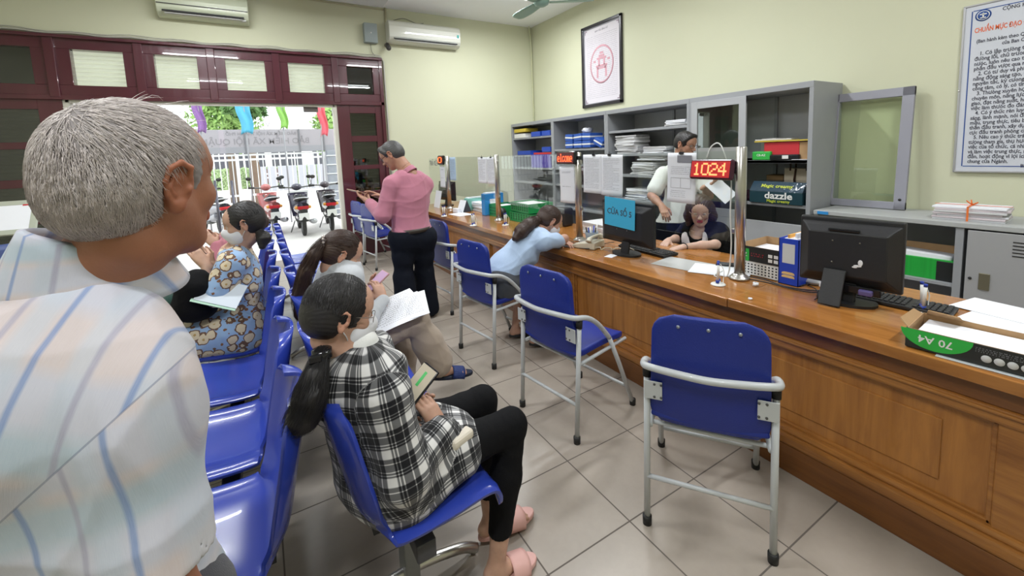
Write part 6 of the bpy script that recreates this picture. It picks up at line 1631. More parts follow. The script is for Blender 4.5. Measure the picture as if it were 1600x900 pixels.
# ---------- old man in the checked shirt, left foreground
m_old = mat('pale_check_shirt', (.55, .58, .64), .85, sheen=.2, spec=.2); k = NT(m_old)
a1_, a2_ = k.n('Attribute'), k.n('Attribute'); a1_.attribute_name = 'fab'; a2_.attribute_name = 'fab2'; sp2 = k.n('SeparateXYZ'); k.l(a2_.outputs['Vector'], sp2.inputs[0]); side = sp2.outputs[2]
a_ = k.n('MixRGB'); k.l(k.math('GREATER_THAN', side, 0.0), a_.inputs[0]); k.l(a1_.outputs['Vector'], a_.inputs[1]); k.l(a2_.outputs['Vector'], a_.inputs[2]); sp = k.n('SeparateXYZ'); k.l(a_.outputs[0], sp.inputs[0]); U, Vv = sp.outputs[0], sp.outputs[1]
def stripe(k, c, period, width, phase, soft=.5):
    """1 inside a stripe of the given width (metres), repeated"""
    x = k.math('FRACT', k.math('MULTIPLY', k.math('ADD', c, phase), 1/period)); d = k.math('ABSOLUTE', k.math('SUBTRACT', x, .5)); d = k.math('MULTIPLY', d, period)
    return k.math('DIVIDE', k.math('SUBTRACT', width*.5+width*soft*.5, d), width*soft, clamp=True)
base = k.mix(stripe(k, Vv, .12, .055, .02, .3), (.50, .50, .57), (.56, .48, .47)); base = k.mix(stripe(k, Vv, .24, .05, .07, .4), base, (.39, .47, .54))
base = k.mix(k.math('MULTIPLY', stripe(k, U, .07, .026, .02, .4), .5), base, (.43, .50, .58))
base = k.mix(k.math('MULTIPLY', stripe(k, U, .105, .007, .015), .8), base, (.13, .22, .44)); base = k.mix(k.math('MULTIPLY', stripe(k, U, .105, .007, .062), .7), base, (.30, .28, .38))
th = k.n('TexNoise'); th.inputs['Scale'].default_value = 1; mp = k.n('Mapping'); mp.inputs['Scale'].default_value = (900, 60, 1); k.l(a_.outputs[0], mp.inputs[0]); k.l(mp.outputs[0], th.inputs['Vector'])
base = k.mix(k.math('MULTIPLY', th.outputs['Fac'], .22), base, (.68, .68, .72)); base = k.mix(k.math('MULTIPLY', k.math('LESS_THAN', k.math('ABSOLUTE', side), .0012), .55), base, (.16, .18, .26)); k.l(base, k.b.inputs['Base Color'])
bu = k.n('Bump'); bu.inputs['Strength'].default_value = .25; bu.inputs['Distance'].default_value = .001; k.l(th.outputs['Fac'], bu.inputs['Height']); k.l(bu.outputs[0], k.b.inputs['Normal'])

N = V3(138, 452, .65); AZ = 58
J = pos(N, AZ, neck=(0, 0, 0), chest=(-.035, 0, -.17), waist=(-.03, 0, -.36), pel=(-.02, 0, -.50), shl=(-.02, .185, -.075), shr=(-.02, -.185, -.075), hil=(-.02, .09, -.53), hir=(-.02, -.09, -.53))
for c, sg in (('l', 1), ('r', -1)):
    gx = pos((N[0], N[1], 0), AZ, kn=(.02, sg*.10, .43), an=(-.03, sg*.10, .075), to=(.10, sg*.12, .03)); J['kn'+c], J['an'+c], J['to'+c] = gx['kn'], gx['an'], gx['to']
f_, l_ = az(AZ), A3((-az(AZ)[1], az(AZ)[0], 0))
J['shr'] = V3(208, 618, .57); J['shl'] = J['neck']-(J['shr']-J['neck'])*A3((1, 1, -1)); J['elr'] = V3(243, 905, .565); J['wrr'] = J['elr']+f_*.06+A3((0, 0, -.23))
J['ell'] = J['shl']+A3((0, 0, -.27))-f_*.06; J['wrl'] = J['ell']+A3((0, 0, -.23))
J['head'] = V3(222, 292, .652)
hf, hu = look(41, 2)
P1 = Fig('elderly person with white hair and pale checked short-sleeved shirt, standing in the left foreground', J, hf, hu, 1.0, skin=(.36, .160, .095), build=1.06)
P1.es = 1.12
P1.hands(r=(f_*.3+A3((0, 0, -1)), -l_, (.5,)*4, .4), l=(f_*.3+A3((0, 0, -1)), l_, (.5,)*4, .4))
P1.body(voxel=.006, fine=.0022)
F = Fld()
for c, sg in (('l', 1), ('r', -1)):
    dn = unit(J['el'+c]-J['sh'+c]); e_ = J['el'+c]+dn*.02; s1 = rotm(dn, f_)
    F.cap(J['sh'+c]-l_*sg*.015, e_, .060, .070, .05)
    F.ell(J['el'+c]+dn*.060, (.080, .14, .14), s1, .006, 0, True); F.cap(J['el'+c]+dn*.02, J['el'+c]-dn*.10, .060, .048, .004, 0, None, True)
    F.cap(J['sh'+c]-l_*sg*.035, J['sh'+c]+A3((0, 0, -.05)), .062, .062, .05)
P1.torso(F, k=.06); F.cap(J['pel'], J['pel']-A3((0, 0, .08)), .14, .145, .05, 0, (P1.fl, .78)); F.cap(J['chest']-f_*.03, J['waist']-f_*.015, .135, .13, .06, 0, (P1.fl, .8))
F.ell(J['chest']-f_*.05+A3((0, 0, .05)), (.10, .12, .11), None, .07)
hem = [('plane', J['head']+P1.R@A3((-.060, 0, -.125)), P1.R@unit((.22, 0, 1)))]
# keep the hem of the sleeve open and flat
dr_ = unit(f_-l_); sg_ = [(N-A3((0, 0, .62))-dr_*.20, N, .15, 0, -l_, dr_)]+[(J['sh'+c], J['el'+c]+dr_*.02, .07, .9+.3*(c == 'l'), l_, dr_) for c in 'lr']
p_ = fld_mesh(F, .0045, .010, [], folds(3, .014, 12, 7))
V_, Q_, T_ = p_
S1, S2 = V3(288, 557, .58), V3(66, 757, .56); sn_ = unit(np.cross(S2-S1, S1-A3(CAMP))); sn_ = sn_ if sn_@(J['elr']-S1) > 0 else -sn_
fcT, fcR = fabric_coords(sg_[:1]+sg_[1:2]), fabric_coords([s_ for s_ in sg_ if np.allclose(s_[0], J['shr'])])
def oldfab(V):
    return fcT(V)
o = field_object('shirt', [p_], m_old, P1.t, P1.org, None, oldfab)
b_ = fcR(p_[0])+A3((.035, 0, 0)); b_[:, 2] = np.minimum((p_[0]-S1)@sn_, (p_[0]-J['shr'])@(f_*.3-l_)+.14); o.data.attributes.new('fab2', 'FLOAT_VECTOR', 'POINT').data.foreach_set('vector', b_.astype(np.float32).ravel())
F = Fld(); P1.legs(F, g=1.1, foot=False); F.cap(J['hil'], J['hir'], .10, .10, .04); P1.cloth('trousers', F, cloth_mat('grey_trousers', (.08, .08, .09)), .014, .008)
# collar: folded band following the neck
W = P1.W
def oldcol(u, v):
    th = -PI+2*PI*v; up = unit(unit(J['head']+P1.R@A3((-.03, 0, -.10))-N)*.35+A3((0, 0, 1))); ff = unit(P1.R[:, 0]-up*(P1.R[:, 0]@up)); ll = np.cross(up, ff)
    rr = .076+.004*math.cos(th); hh = .058-.026*math.cos(th)*1.0
    z = (hh*(u/.45) if u < .45 else hh-(u-.45)/.55*(hh+.012)); ro = 0 if u < .45 else .006+.030*((u-.45)/.55)
    c = N+up*.022+ff*.010
    return Vector(c+(ff*math.cos(th)*1.02+ll*math.sin(th))*(rr+ro)+up*z)
o = P1.build_part(MB().surf(oldcol, 12, 56), 'collar', m_old); o.modifiers.new('s', 'SOLIDIFY').thickness = .003
fa = o.data.attributes.new('fab', 'FLOAT_VECTOR', 'POINT'); vv = np.array([(v.co.x*.9-v.co.y, v.co.z*2+.4, 0) for v in o.data.vertices], dtype=np.float32); fa.data.foreach_set('vector', vv.ravel()); vv[:, 2] = -1; o.data.attributes.new('fab2', 'FLOAT_VECTOR', 'POINT').data.foreach_set('vector', vv.ravel())
# white tousled hair: cap coloured darker as shade for depth, plus strands
P1o = hair_cap(P1, HG, front=.052, thick=.006, seed=3, h=.003, nape=-.085, amp=.0006, earcut=1.35)
q = random.Random(11); lines = []
RR = P1.R; HC_ = J['head']
def sk(a_, e_, off=0):  # direction angles -> point over the skull, local
    d = A3((math.cos(e_)*math.cos(a_), math.cos(e_)*math.sin(a_), math.sin(e_))); return A3((-.016, 0, .030))+d*(A3((.100, .081, .092))+off)
for i in range(5200):
    a_ = q.uniform(-PI, PI); e_ = math.asin(q.uniform(-.72, 1))
    x = math.cos(e_)*math.cos(a_)
    if x > .50 and e_ < .75: continue            # forehead
    if x > -.28 and e_ < .05+.62*max(0, x): continue      # temple and ear
    if abs(a_) > 2.0 and e_ < -.62: continue
    p0 = sk(a_, e_, .004)
    # growth flow: crown swirl at the back top, falling forward and down
    cr = A3((-.075, 0, .105)); g = p0-cr; nrm = unit(p0-A3((-.016, 0, .03))); g = g-nrm*(g@nrm); g = unit(g+A3((q.gauss(0, .35), q.gauss(0, .35), q.gauss(0, .35)))*.03)
    g = unit(g+A3((.25 if e_ > .3 else -.05, 0, -.25 if e_ < .4 else 0)))
    L = q.uniform(.022, .050)*(1.15 if e_ > .4 else .8); lift = q.uniform(.02, .12)+(.75 if e_ > .75 and x > .0 and q.random() < .07 else 0); pts = []
    bend = A3((q.gauss(0, .12), q.gauss(0, .12), q.gauss(0, .12)))
    for j in range(5):
        t_ = j/4; p = p0+g*L*t_+nrm*L*lift*t_*(1-.3*t_)+bend*L*t_*t_
        dd = p-A3((-.016, 0, .03)); k0 = math.sqrt(sum((dd/A3((.101, .082, .093)))**2))
        lim = 1.075 if lift < .2 else 1.4
        if k0 > lim: p = A3((-.016, 0, .03))+dd*lim/k0
        mn = 1.015 if e_ > .25 else 1.04
        if k0 < mn: p = A3((-.016, 0, .03))+dd*mn/k0
        pts.append(HC_+RR@p)
    lines.append(pts)
for i in range(3000):      # short hair of the nape
    d = A3((-abs(q.gauss(0, 1))-.12, q.gauss(0, 1), q.gauss(-.15, .7))); d = unit(d); c0 = A3((-.050, 0, -.010)); rr = A3((.0655, .0715, .063)); p0 = c0+d*rr
    k0 = math.sqrt(sum(((p0-A3((-.016, 0, .034)))/A3((.1015, .083, .093)))**2))
    if p0[0] > -.035 or p0[2] < -.080 or k0 < .80: continue
    g = A3((q.gauss(.1, .15), q.gauss(0, .2), -1)); g = unit(g-d*(g@d)); L = q.uniform(.018, .034); pts = []
    for j in range(4):
        t_ = j/3; p = p0+g*L*t_; dd = p-c0; s_ = math.sqrt(sum((dd/rr)**2)); p = c0+dd*(1.045+.05*t_)/s_; pts.append(HC_+RR@p)
    lines.append(pts)
LA = [np.array(L) for L in lines]; n5 = [len(L) for L in LA]; PA = (np.concatenate(LA)-HC_)@RR; jj = np.concatenate([np.arange(n) for n in n5])
e1 = ('e', (A3((-.016, 0, .034)), A3((.1026, .084, .094)), None)); e2 = ('e', (A3((-.050, 0, -.010)), A3((.065, .0708, .062)), None))
for it in range(3):
    dd_ = smin(_ev(e1, PA[:, 0], PA[:, 1], PA[:, 2]), _ev(e2, PA[:, 0], PA[:, 1], PA[:, 2]), .03); nn_ = PA-A3((-.03, 0, .01)); nn_ /= np.linalg.norm(nn_, axis=1)[:, None]
    PA += nn_*np.maximum(0, .0008+.0009*jj-dd_)[:, None]
PA = PA@RR.T+HC_; o_ = 0; lines = []
for n in n5: lines.append(PA[o_:o_+n]); o_ += n
b = MB(); strands(b, lines, .00058); P1.build_part(b, 'hair_strands', mat('white_hair_strand', (.62, .56, .54), .5, noise=.42, nscale=70)).parent = P1o

# ---------- girl in the black and white checked shirt
def plaid_mat():
    m = mat('black_white_plaid', (.5, .5, .5), .85, sheen=.2, spec=.2); k = NT(m)
    a_ = k.n('Attribute'); a_.attribute_name = 'fab'; sp = k.n('SeparateXYZ'); k.l(a_.outputs['Vector'], sp.inputs[0])
    def band(c):
        b1 = stripe(k, c, .074, .024, .0, .12); b2 = stripe(k, c, .074, .003, .018, .4); b3 = stripe(k, c, .074, .003, .026, .4); b4 = stripe(k, c, .074, .003, .048, .4)
        return k.math('MINIMUM', k.math('ADD', k.math('ADD', k.math('MULTIPLY', b1, .85), k.math('MULTIPLY', b2, .7)), k.math('ADD', k.math('MULTIPLY', b3, .7), k.math('MULTIPLY', b4, .7))), 1.0)
    s_ = k.math('MULTIPLY', k.math('ADD', band(sp.outputs[0]), band(sp.outputs[1])), .5)
    cr = k.n('ValToRGB'); e = cr.color_ramp.elements; e[0].position = .08; e[0].color = (.008, .008, .010, 1); e[1].position = .85; e[1].color = (.72, .71, .70, 1); n = cr.color_ramp.elements.new(.42); n.color = (.13, .13, .135, 1)
    k.l(s_, cr.inputs[0]); k.l(cr.outputs[0], k.b.inputs['Base Color']); return m
PL = plaid_mat()
J = JD(hir=(-.86, -1.49, .51), hil=(-.86, -1.33, .51), pel=(-.88, -1.41, .51), waist=(-.915, -1.41, .62), chest=(-.93, -1.41, .74), neck=(-.91, -1.41, .875), shr=(-.90, -1.56, .82), shl=(-.90, -1.26, .82),
         knr=(-.475, -1.51, .545), knl=(-.50, -1.34, .555), anr=(-.565, -1.53, .085), anl=(-.50, -1.36, .085), tor=(-.475, -1.53, .035), tol=(-.37, -1.36, .035))
J['head'] = V3(532, 492, 1.285)
J['wrr'] = V3(690, 672, 1.34); J['elr'] = V3(632, 742, 1.20); J['wrl'] = V3(680, 662, 1.44); J['ell'] = ik(J['shl'], J['wrl'], .26, .235, (-.2, .5, -1))
hf, hu = look(84, 16)
P2 = Fig('person with low ponytail and black and white checked shirt, nearest on the benches', J, hf, hu, .94, True, (.56, .34, .25))
P2.hands(r=(V3(664, 628, 1.34)-J['wrr'], (.35, -.9, .2), (.55, .6, .65, .7), .5), l=(V3(662, 625, 1.42)-J['wrl'], (-.2, .9, .1), (.5, .55, .6, .65), .4))
P2.body(voxel=.0055, fine=.0028)
F = Fld(); P2.torso(F, k=.06)
for c in 'lr':
    F.cap(J['sh'+c], J['el'+c], .058, .058, .04); F.cap(J['el'+c], J['el'+c]*.12+J['wr'+c]*.88, .056, .044, .03)
F.cap(J['hil'], J['hir'], .115, .115, .05); F.cap(J['pel'], (J['knr']+J['knl'])*.22+A3(J['pel'])*.56, .13, .12, .05, 0, ((0, 0, 1), .7))
F.cap(A3(J['hir'])+A3((0, -.02, .0)), A3(J['hir'])*.55+A3(J['knr'])*.45+A3((0, 0, .01)), .095, .085, .04)
F.cap(A3(J['chest'])+A3((-.02, 0, .04)), A3(J['pel'])+A3((-.03, 0, .05)), .125, .13, .05, 0, ((1, 0, 0), .8))
# hood lying on the back
F.chain([A3(J['neck'])+A3((.05, -.085, .0)), A3(J['neck'])+A3((-.02, -.095, .0)), A3(J['neck'])+A3((-.085, -.04, -.03)), A3(J['neck'])+A3((-.085, .04, -.03)), A3(J['neck'])+A3((-.02, .095, .0)), A3(J['neck'])+A3((.05, .085, .0))], [.026, .034, .044, .044, .034, .026], .03)
F.chain([A3(J['neck'])+A3((-.10, -.05, -.06)), A3(J['neck'])+A3((-.115, 0, -.09)), A3(J['neck'])+A3((-.10, .05, -.06))], [.045, .05, .045], .03)
sg_ = [(A3(J['pel'])-A3((0, 0, .08)), A3(J['neck']), .15, 0, (0, -1, 0)), (A3(J['sh'+'r']), A3(J['elr']), .06, .8, (0, -1, 0)), (A3(J['elr']), A3(J['wrr']), .055, 1.06, (0, -1, 0)), (A3(J['shl']), A3(J['ell']), .06, .8, (0, 1, 0)), (A3(J['ell']), A3(J['wrl']), .055, 1.06, (0, 1, 0)),
       (A3(J['pel'])+A3((.02, 0, -.02)), A3(J['pel'])*.45+A3(J['knr'])*.55, .12, .1, (0, -.7, .7))]
p_ = fld_mesh(F, .0042, .013, [('plane', A3(J['neck'])+A3((.02, 0, .055)), (.1, 0, 1)), ], folds(8, .006, 19, 7))
field_object('checked_shirt', [p_], PL, P2.t, P2.org, None, fabric_coords(sg_))
F = Fld(); F.cap(A3(J['neck'])-A3((0, 0, .03)), A3(J['neck'])+unit(J['head']-A3(J['neck']))*.052, .055, .047, .02); P2.cloth('white_tee_collar', F, cloth_mat('white_tee', (.78, .78, .76)), .008, .004, amp=.002)
F = Fld(); P2.legs(F, foot=False, g=.98)
P2.cloth('black_leggings', F, BLACKC, .006, .005, [('plane', A3((0, 0, .185)), (0, 0, -1))], amp=.0025, freq=40)
pk_ = mat('pink_rubber', (.72, .42, .38), .5)
for c in 'rl': foot_sandal(P2, c, pk_, pk_)
def tiedhair(P, m, tie, pts, rads, seed=1, n=1500, front=.05, strand=.0008, cap_thick=.010, nst=500, wave=.006, name='ponytail', capn='hair'):
    """hair drawn back to a tie point and a tail hanging along pts"""
    cap = hair_cap(P, m, front=front, thick=cap_thick, seed=seed, h=.0035, nape=-.070, name=capn)
    q = random.Random(seed); lines = []; hc = P.J['head']; tl = (A3(tie)-hc)@P.R
    c0 = A3((-.016, 0, .034)); rad = A3((.099+cap_thick*.6, .078+cap_thick, .088+cap_thick))*P.s
    for i in range(n):
        a_ = q.uniform(-PI, PI); e_ = math.asin(q.uniform(-.5, 1)); d = A3((math.cos(e_)*math.cos(a_), math.cos(e_)*math.sin(a_), math.sin(e_)))
        if d[0] > .62 and d[2] < .62: continue
        if d[0] > -.02 and d[2] < .12+.5*max(0, d[0]): continue
        td = unit((tl-c0*P.s)/rad); pts_ = []
        for j in range(6):
            t_ = j/5*.96; v = unit(d*(1-t_)+td*t_); rr_ = 1.012+q.uniform(-.002, .006)
            pts_.append(hc+P.R@(c0*P.s+v*rad*rr_))
        lines.append(pts_)
    b = MB(); strands(b, lines, strand, False); P.build_part(b, 'hair_strands', m).parent = cap
    F = Fld(); F.chain([A3(p) for p in pts], rads, .02); p_ = fld_mesh(F, .005, 0, (), folds(seed, .006, 40))
    tail = field_object(name, [p_], m, P.t, P.org); lines = []
    sp_ = [A3(p) for p in spline([Vector(p) for p in pts], 4)]; rs = np.interp(np.linspace(0, 1, len(sp_)), np.linspace(0, 1, len(rads)), rads)
    for i in range(nst):
        o = A3((q.gauss(0, 1), q.gauss(0, 1), q.gauss(0, 1))); o = o/np.linalg.norm(o)*q.uniform(.8, 1.28); ph = q.uniform(0, 6); e1 = len(sp_)-q.randint(0, 5)
        L = [sp_[j]+o*rs[j]+A3((math.sin(j*.9+ph), math.cos(j*.8+ph), 0))*wave*(j/len(sp_)) for j in range(0, e1, 2)]
        if len(L) > 2: lines.append(L)
    b = MB(); strands(b, lines, strand, True); P.build_part(b, 'tail_strands', m).parent = tail
    return cap, tail
tie = V3(503, 552, 1.20)
tiedhair(P2, HB, tie, [tie, V3(492, 590, 1.17), V3(484, 622, 1.14), V3(472, 652, 1.13), V3(452, 674, 1.14)], [.018, .030, .038, .038, .016], seed=5, front=.030, nst=1500, wave=.010)
b = MB().tube([Vector(tie+A3((0, 0, .012))), Vector(tie-A3((0, 0, .012)))], .027, 14)
b.box(tuple(tie+A3((-.02, -.028, 0))), (.035, .016, .022), .005); P2.build_part(b, 'hair_tie', BLACKG)
face_mask(P2, MASKM); glasses(P2, mat('thin_frame', (.25, .22, .2), .3, .8), thick=.0011)
# her phone
ph = (P2.J['wrr']+unit(P2.hand['r'][0])*.13+A3((.02, .03, .01)))
pm = V3(650, 606, 1.36)
t = thing('mobile_phone', 'phone in a dark case held by the girl in the checked shirt', 'phone', M=Matrix.Translation(Vector(pm)) @ Euler((R(12), R(-38), R(8))).to_matrix().to_4x4())
MB().box((0, 0, 0), (.155, .078, .010), .004).build('case', BLACKG, t); MB().box((0, 0, .0056), (.145, .070, .001)).build('screen', mat('phone_screen', (.25, .22, .16), .2, emit=(.40, .36, .28), estr=.6), t)
MB().box((.03, .0, .0064), (.05, .012, .0004)).build('green_bar', mat('phone_green', (.05, .3, .08), .3, emit=(.05, .3, .08), estr=.5), t)
bg_ = V3(704, 668, 1.36)
t = thing('small_bag', 'small cream bag lying on the lap of the girl in the checked shirt', 'bag', tuple(bg_-A3((0, 0, .03))), R(20))
MB().box((0, 0, .012), (.09, .13, .036), .014, seg=3).build('bag_body', mat('cream_leather', (.66, .60, .50), .5), t)

# ---------- woman with the long ponytail reading papers
J = JD(hir=(-.84, -.44, .52), hil=(-.84, -.27, .52), pel=(-.86, -.355, .52), waist=(-.885, -.355, .66), chest=(-.865, -.355, .80), neck=(-.80, -.36, .93), shr=(-.80, -.52, .885), shl=(-.80, -.20, .885))
J['head'] = V3(533, 398, 2.22)
J['knr'] = V3(650, 500, 2.32); J['anr'] = V3(688, 572, 2.40); J['tor'] = V3(722, 579, 2.46)
J['knl'] = (-.44, -.24, .54); J['anl'] = (-.56, -.30, .08); J['tol'] = (-.44, -.30, .035)
J['hir'] = A3((-.84, -.44, .53))
J['wrr'] = V3(598, 470, 2.28); J['elr'] = ik(J['shr'], J['wrr'], .26, .235, (-.2, -.5, -1)); J['wrl'] = V3(588, 468, 2.40); J['ell'] = ik(J['shl'], J['wrl'], .26, .235, (-.2, .5, -1))
hf, hu = look(88, 30)
P3 = Fig('person with long ponytail, grey top and beige trousers, cross-legged with papers on the lap', J, hf, hu, .97, True, (.55, .33, .24))
P3.hands(r=(V3(590, 445, 2.32)-J['wrr'], (.2, -.9, .3), (.6,)*4, .5), l=(V3(585, 442, 2.42)-J['wrl'], (-.2, .9, .1), (.6,)*4, .4))
P3.body(voxel=.007, fine=.0035)
F = Fld(); P3.torso(F, k=.06); P3.arms(F, g=1.12); P3.cloth('grey_top', F, cloth_mat('light_grey_knit', (.50, .52, .55)), .010, .006, [('plane', A3(J['neck'])+A3((.0, 0, .045)), (.5, 0, 1)), ('plane', A3(J['wrr'])+A3((0, 0, .02)), (0, 0, 1))][:1], amp=.004)
BE = cloth_mat('beige_trousers', (.42, .34, .27))
F = Fld(); P3.legs(F, foot=False, g=1.22)
for c in 'rl': F.cap(A3(J['kn'+c])*.5+A3(J['an'+c])*.5, A3(J['kn'+c])*.12+A3(J['an'+c])*.88, .075, .078, .03)
F.cap(J['hil'], J['hir'], .115, .115, .05); P3.cloth('beige_trousers', F, BE, .010, .0055, amp=.006, freq=20)
nv = mat('navy_rubber', (.02, .04, .16), .6, bump=.5, bscale=120)
foot_sandal(P3, 'r', mat('dark_sole', (.012, .018, .04), .6), nv); foot_sandal(P3, 'l', mat('dark_sole', (.012, .018, .04), .6), nv)
tie = V3(506, 378, 2.15)
tiedhair(P3, HBR, tie, [tie, V3(491, 398, 2.12), V3(478, 425, 2.11), V3(470, 458, 2.13), V3(471, 488, 2.15), V3(478, 508, 2.16)], [.022, .032, .036, .038, .034, .014], seed=6, front=.045, nst=500)
face_mask(P3, MASKM)
b = MB(); q = random.Random(3)
for i in range(10): a_ = 2*PI*i/10; b.sph(tuple(tie+A3((.006*math.cos(a_), .022*math.cos(a_), .028*math.sin(a_)))), .0085, 8)
P3.build_part(b, 'beaded_hair_clip', mat('pearl_clip', (.45, .40, .38), .25, .5))
pp = V3(620, 492, 2.26)
for i, (dx, dy, rz_, lab) in enumerate(((0, 0, 20, 'lower printed sheet on the lap of the woman with the long ponytail'), (.02, .015, 8, 'middle printed sheet on the lap of the woman with the long ponytail'), (-.01, .03, 30, 'upper printed sheet on the lap of the woman with the long ponytail'))):
    Mx = Matrix.Translation(Vector(pp+A3((dx, dy, .004*i+.012)))) @ Euler((R(18), R(-14), R(rz_-25))).to_matrix().to_4x4()
    t = thing('lap_sheet', lab, 'paper', M=Mx, group='sheets on the lap of the woman with the ponytail')
    MB().surf(lambda u, v: ((u-.5)*.30, (v-.5)*.21, .006*math.sin(u*4)+.004*math.sin(v*3)), 8, 6).build('page', PAPER, t)
    b = MB(); q = random.Random(30+i)
    for j in range(12): words(b, -.13, .13, .085-j*.014, .005, q)
    for v in b.bm.verts: v.co.z += .001+.006*math.sin((v.co.x/.30+.5)*4)+.004*math.sin((v.co.y/.21+.5)*3)
    b.build('print', mat('grey_print', (.25, .25, .28), .8), t)
t = thing('mobile_phone', 'pink-lit phone held by the woman with the long ponytail', 'phone', M=Matrix.Translation(Vector(V3(588, 440, 2.36))) @ Euler((R(10), R(-35), R(10))).to_matrix().to_4x4())
MB().box((0, 0, 0), (.15, .075, .009), .004).build('case', mat('pink_case', (.45, .25, .25), .4), t); MB().box((0, 0, .005), (.138, .066, .001)).build('screen', mat('phone_pink', (.3, .2, .3), .2, emit=(.45, .30, .45), estr=.5), t)
hbp = V3(596, 478, 2.46)
t = thing('clear_handbag', 'clear handbag with a thin hooped handle beyond the papers on the lap', 'bag', tuple(hbp-A3((0, 0, .08))), R(30))
MB().box((0, 0, .0), (.16, .05, .12), .02, seg=3).build('bag_body', mat('white_bag', (.66, .66, .66), .3), t)
MB().tube(spline([(-.05, 0, .05), (-.045, 0, .11), (0, 0, .135), (.045, 0, .11), (.05, 0, .05)], 5), .004, 8).build('handle', mat('beige_handle', (.4, .34, .25), .4), t)

# ---------- woman in the floral dress, facing away on the other row
def floral():
    m = mat('floral_dress', (.32, .45, .62), .85, sheen=.2, spec=.2); k = NT(m); tc = k.n('TexCoord')
    def vor(sc, rnd=1.0, off=0):
        mp = k.n('Mapping'); mp.inputs['Location'].default_value = (off, off, off); k.l(tc.outputs['Object'], mp.inputs[0]); n_ = k.n('TexNoise'); n_.inputs['Scale'].default_value = 40; k.l(mp.outputs[0], n_.inputs['Vector'])
        ad = k.n('MixRGB', blend_type='ADD'); ad.inputs[0].default_value = .02; k.l(mp.outputs[0], ad.inputs[1]); k.l(n_.outputs['Color'], ad.inputs[2])
        v = k.n('TexVoronoi'); v.inputs['Scale'].default_value = sc; v.inputs['Randomness'].default_value = rnd; k.l(ad.outputs[0], v.inputs['Vector']); return v
    v = vor(17); blob = k.math('LESS_THAN', v.outputs['Distance'], .42); ring = k.math('MULTIPLY', k.math('LESS_THAN', v.outputs['Distance'], .52), k.math('GREATER_THAN', v.outputs['Distance'], .40)); ctr = k.math('LESS_THAN', v.outputs['Distance'], .12)
    v2 = vor(30, off=3.3); br = k.math('LESS_THAN', v2.outputs['Distance'], .26)
    c = k.mix(br, (.30, .44, .66), (.22, .10, .05)); c = k.mix(ring, c, (.16, .09, .06)); c = k.mix(blob, c, (.66, .56, .40)); c = k.mix(ctr, c, (.45, .30, .12)); k.l(c, k.b.inputs['Base Color']); return m
FL = floral()
J = pos((-1.32, .21, 0), -90, hir=(.0, -.085, .52), hil=(.0, .085, .52), pel=(-.01, 0, .52), waist=(-.03, 0, .66), chest=(-.03, 0, .82), neck=(.0, 0, .985), shr=(.0, -.16, .935), shl=(.0, .16, .935), knr=(.40, -.10, .55), knl=(.42, .10, .54), anr=(.36, -.12, .085), anl=(.36, .12, .085), tor=(.48, -.12, .035), tol=(.48, .12, .035))
J['head'] = V3(381, 350, 2.46)
J['wrl'] = V3(322, 414, 2.34); J['ell'] = ik(J['shl'], J['wrl'], .26, .24, (0, -.4, -1)); J['wrr'] = V3(330, 412, 2.5); J['elr'] = ik(J['shr'], J['wrr'], .26, .24, (0, .4, -1))
hf, hu = look(-84, 12)
P4 = Fig('person in a light blue floral dress and white mask, seated facing away', J, hf, hu, .97, True, (.56, .35, .26))
P4.hands(l=(V3(305, 395, 2.33)-J['wrl'], (.3, -.8, -.3), (.6,)*4, .5), r=(V3(312, 392, 2.5)-J['wrr'], (.2, .8, -.2), (.6,)*4, .5))
P4.body(voxel=.007, fine=.0035)
F = Fld(); P4.torso(F, k=.06)
for c in 'lr': F.cap(J['sh'+c], J['sh'+c]*.35+J['el'+c]*.65, .060, .068, .04)
mid = (J['knl']+J['knr'])/2
F.cap(J['pel'], mid, .15, .13, .06, 0, ((0, 1, 0), 1.35)); F.cap(J['hil'], J['knl'], .10, .085, .05); F.cap(J['hir'], J['knr'], .10, .085, .05)
F.cap(mid, A3((mid[0]-.04, mid[1], .20)), .12, .15, .06, 0, ((0, 1, 0), 1.35))
P4.cloth('floral_dress', F, FL, .010, .006, [('plane', A3(J['neck'])+A3((0, 0, .035)), (-.3, 0, 1))], amp=.006, freq=20)
tie = V3(405, 362, 2.47)
tiedhair(P4, HB, tie, [tie, V3(412, 372, 2.47), V3(410, 384, 2.46)], [.026, .036, .022], seed=9, front=.045, n=500, nst=120, name='hair_bun')
face_mask(P4, MASKM)
for c in 'lr': foot_sandal(P4, c, BLACK, BLACK)
t = thing('mobile_phone', 'phone held up by the woman in the floral dress', 'phone', M=Matrix.Translation(Vector(V3(306, 386, 2.40))) @ Euler((R(0), R(55), R(0))).to_matrix().to_4x4())
MB().box((0, 0, 0), (.15, .075, .009), .004).build('case', mat('lilac_case', (.35, .30, .38), .4), t); MB().box((0, 0, .005), (.14, .068, .001)).build('screen', BLACKG, t)
F = Fld(); c_ = V3(302, 452, 2.26); F.chain([V3(296, 478, 2.25), V3(303, 448, 2.25), V3(308, 436, 2.27)], [.085, .070, .050], .05); F.cap(V3(318, 478, 2.3), V3(312, 445, 2.3), .07, .05, .05)
field_object('black_backpack', [fld_mesh(F, .006, 0, (), folds(4, .004, 24))], BLACKC, None, None); o = bpy.data.objects['black_backpack']; tag(o, 'soft black bag standing on the knees of the woman in the floral dress', 'bag')
t = thing('plastic_folder', 'pale green plastic folder of papers leaning on the lap of the floral dress', 'folder', M=Matrix.Translation(Vector(V3(343, 459, 2.27))) @ Euler((R(38), R(24), R(-10))).to_matrix().to_4x4())
MB().box((0, 0, 0), (.21, .16, .004), .001).build('cover', mat('pale_green_folder', (.45, .66, .52), .25), t); MB().box((.006, .008, .0035), (.20, .15, .003)).build('papers', mat('pale_paper', (.60, .66, .72), .7), t)

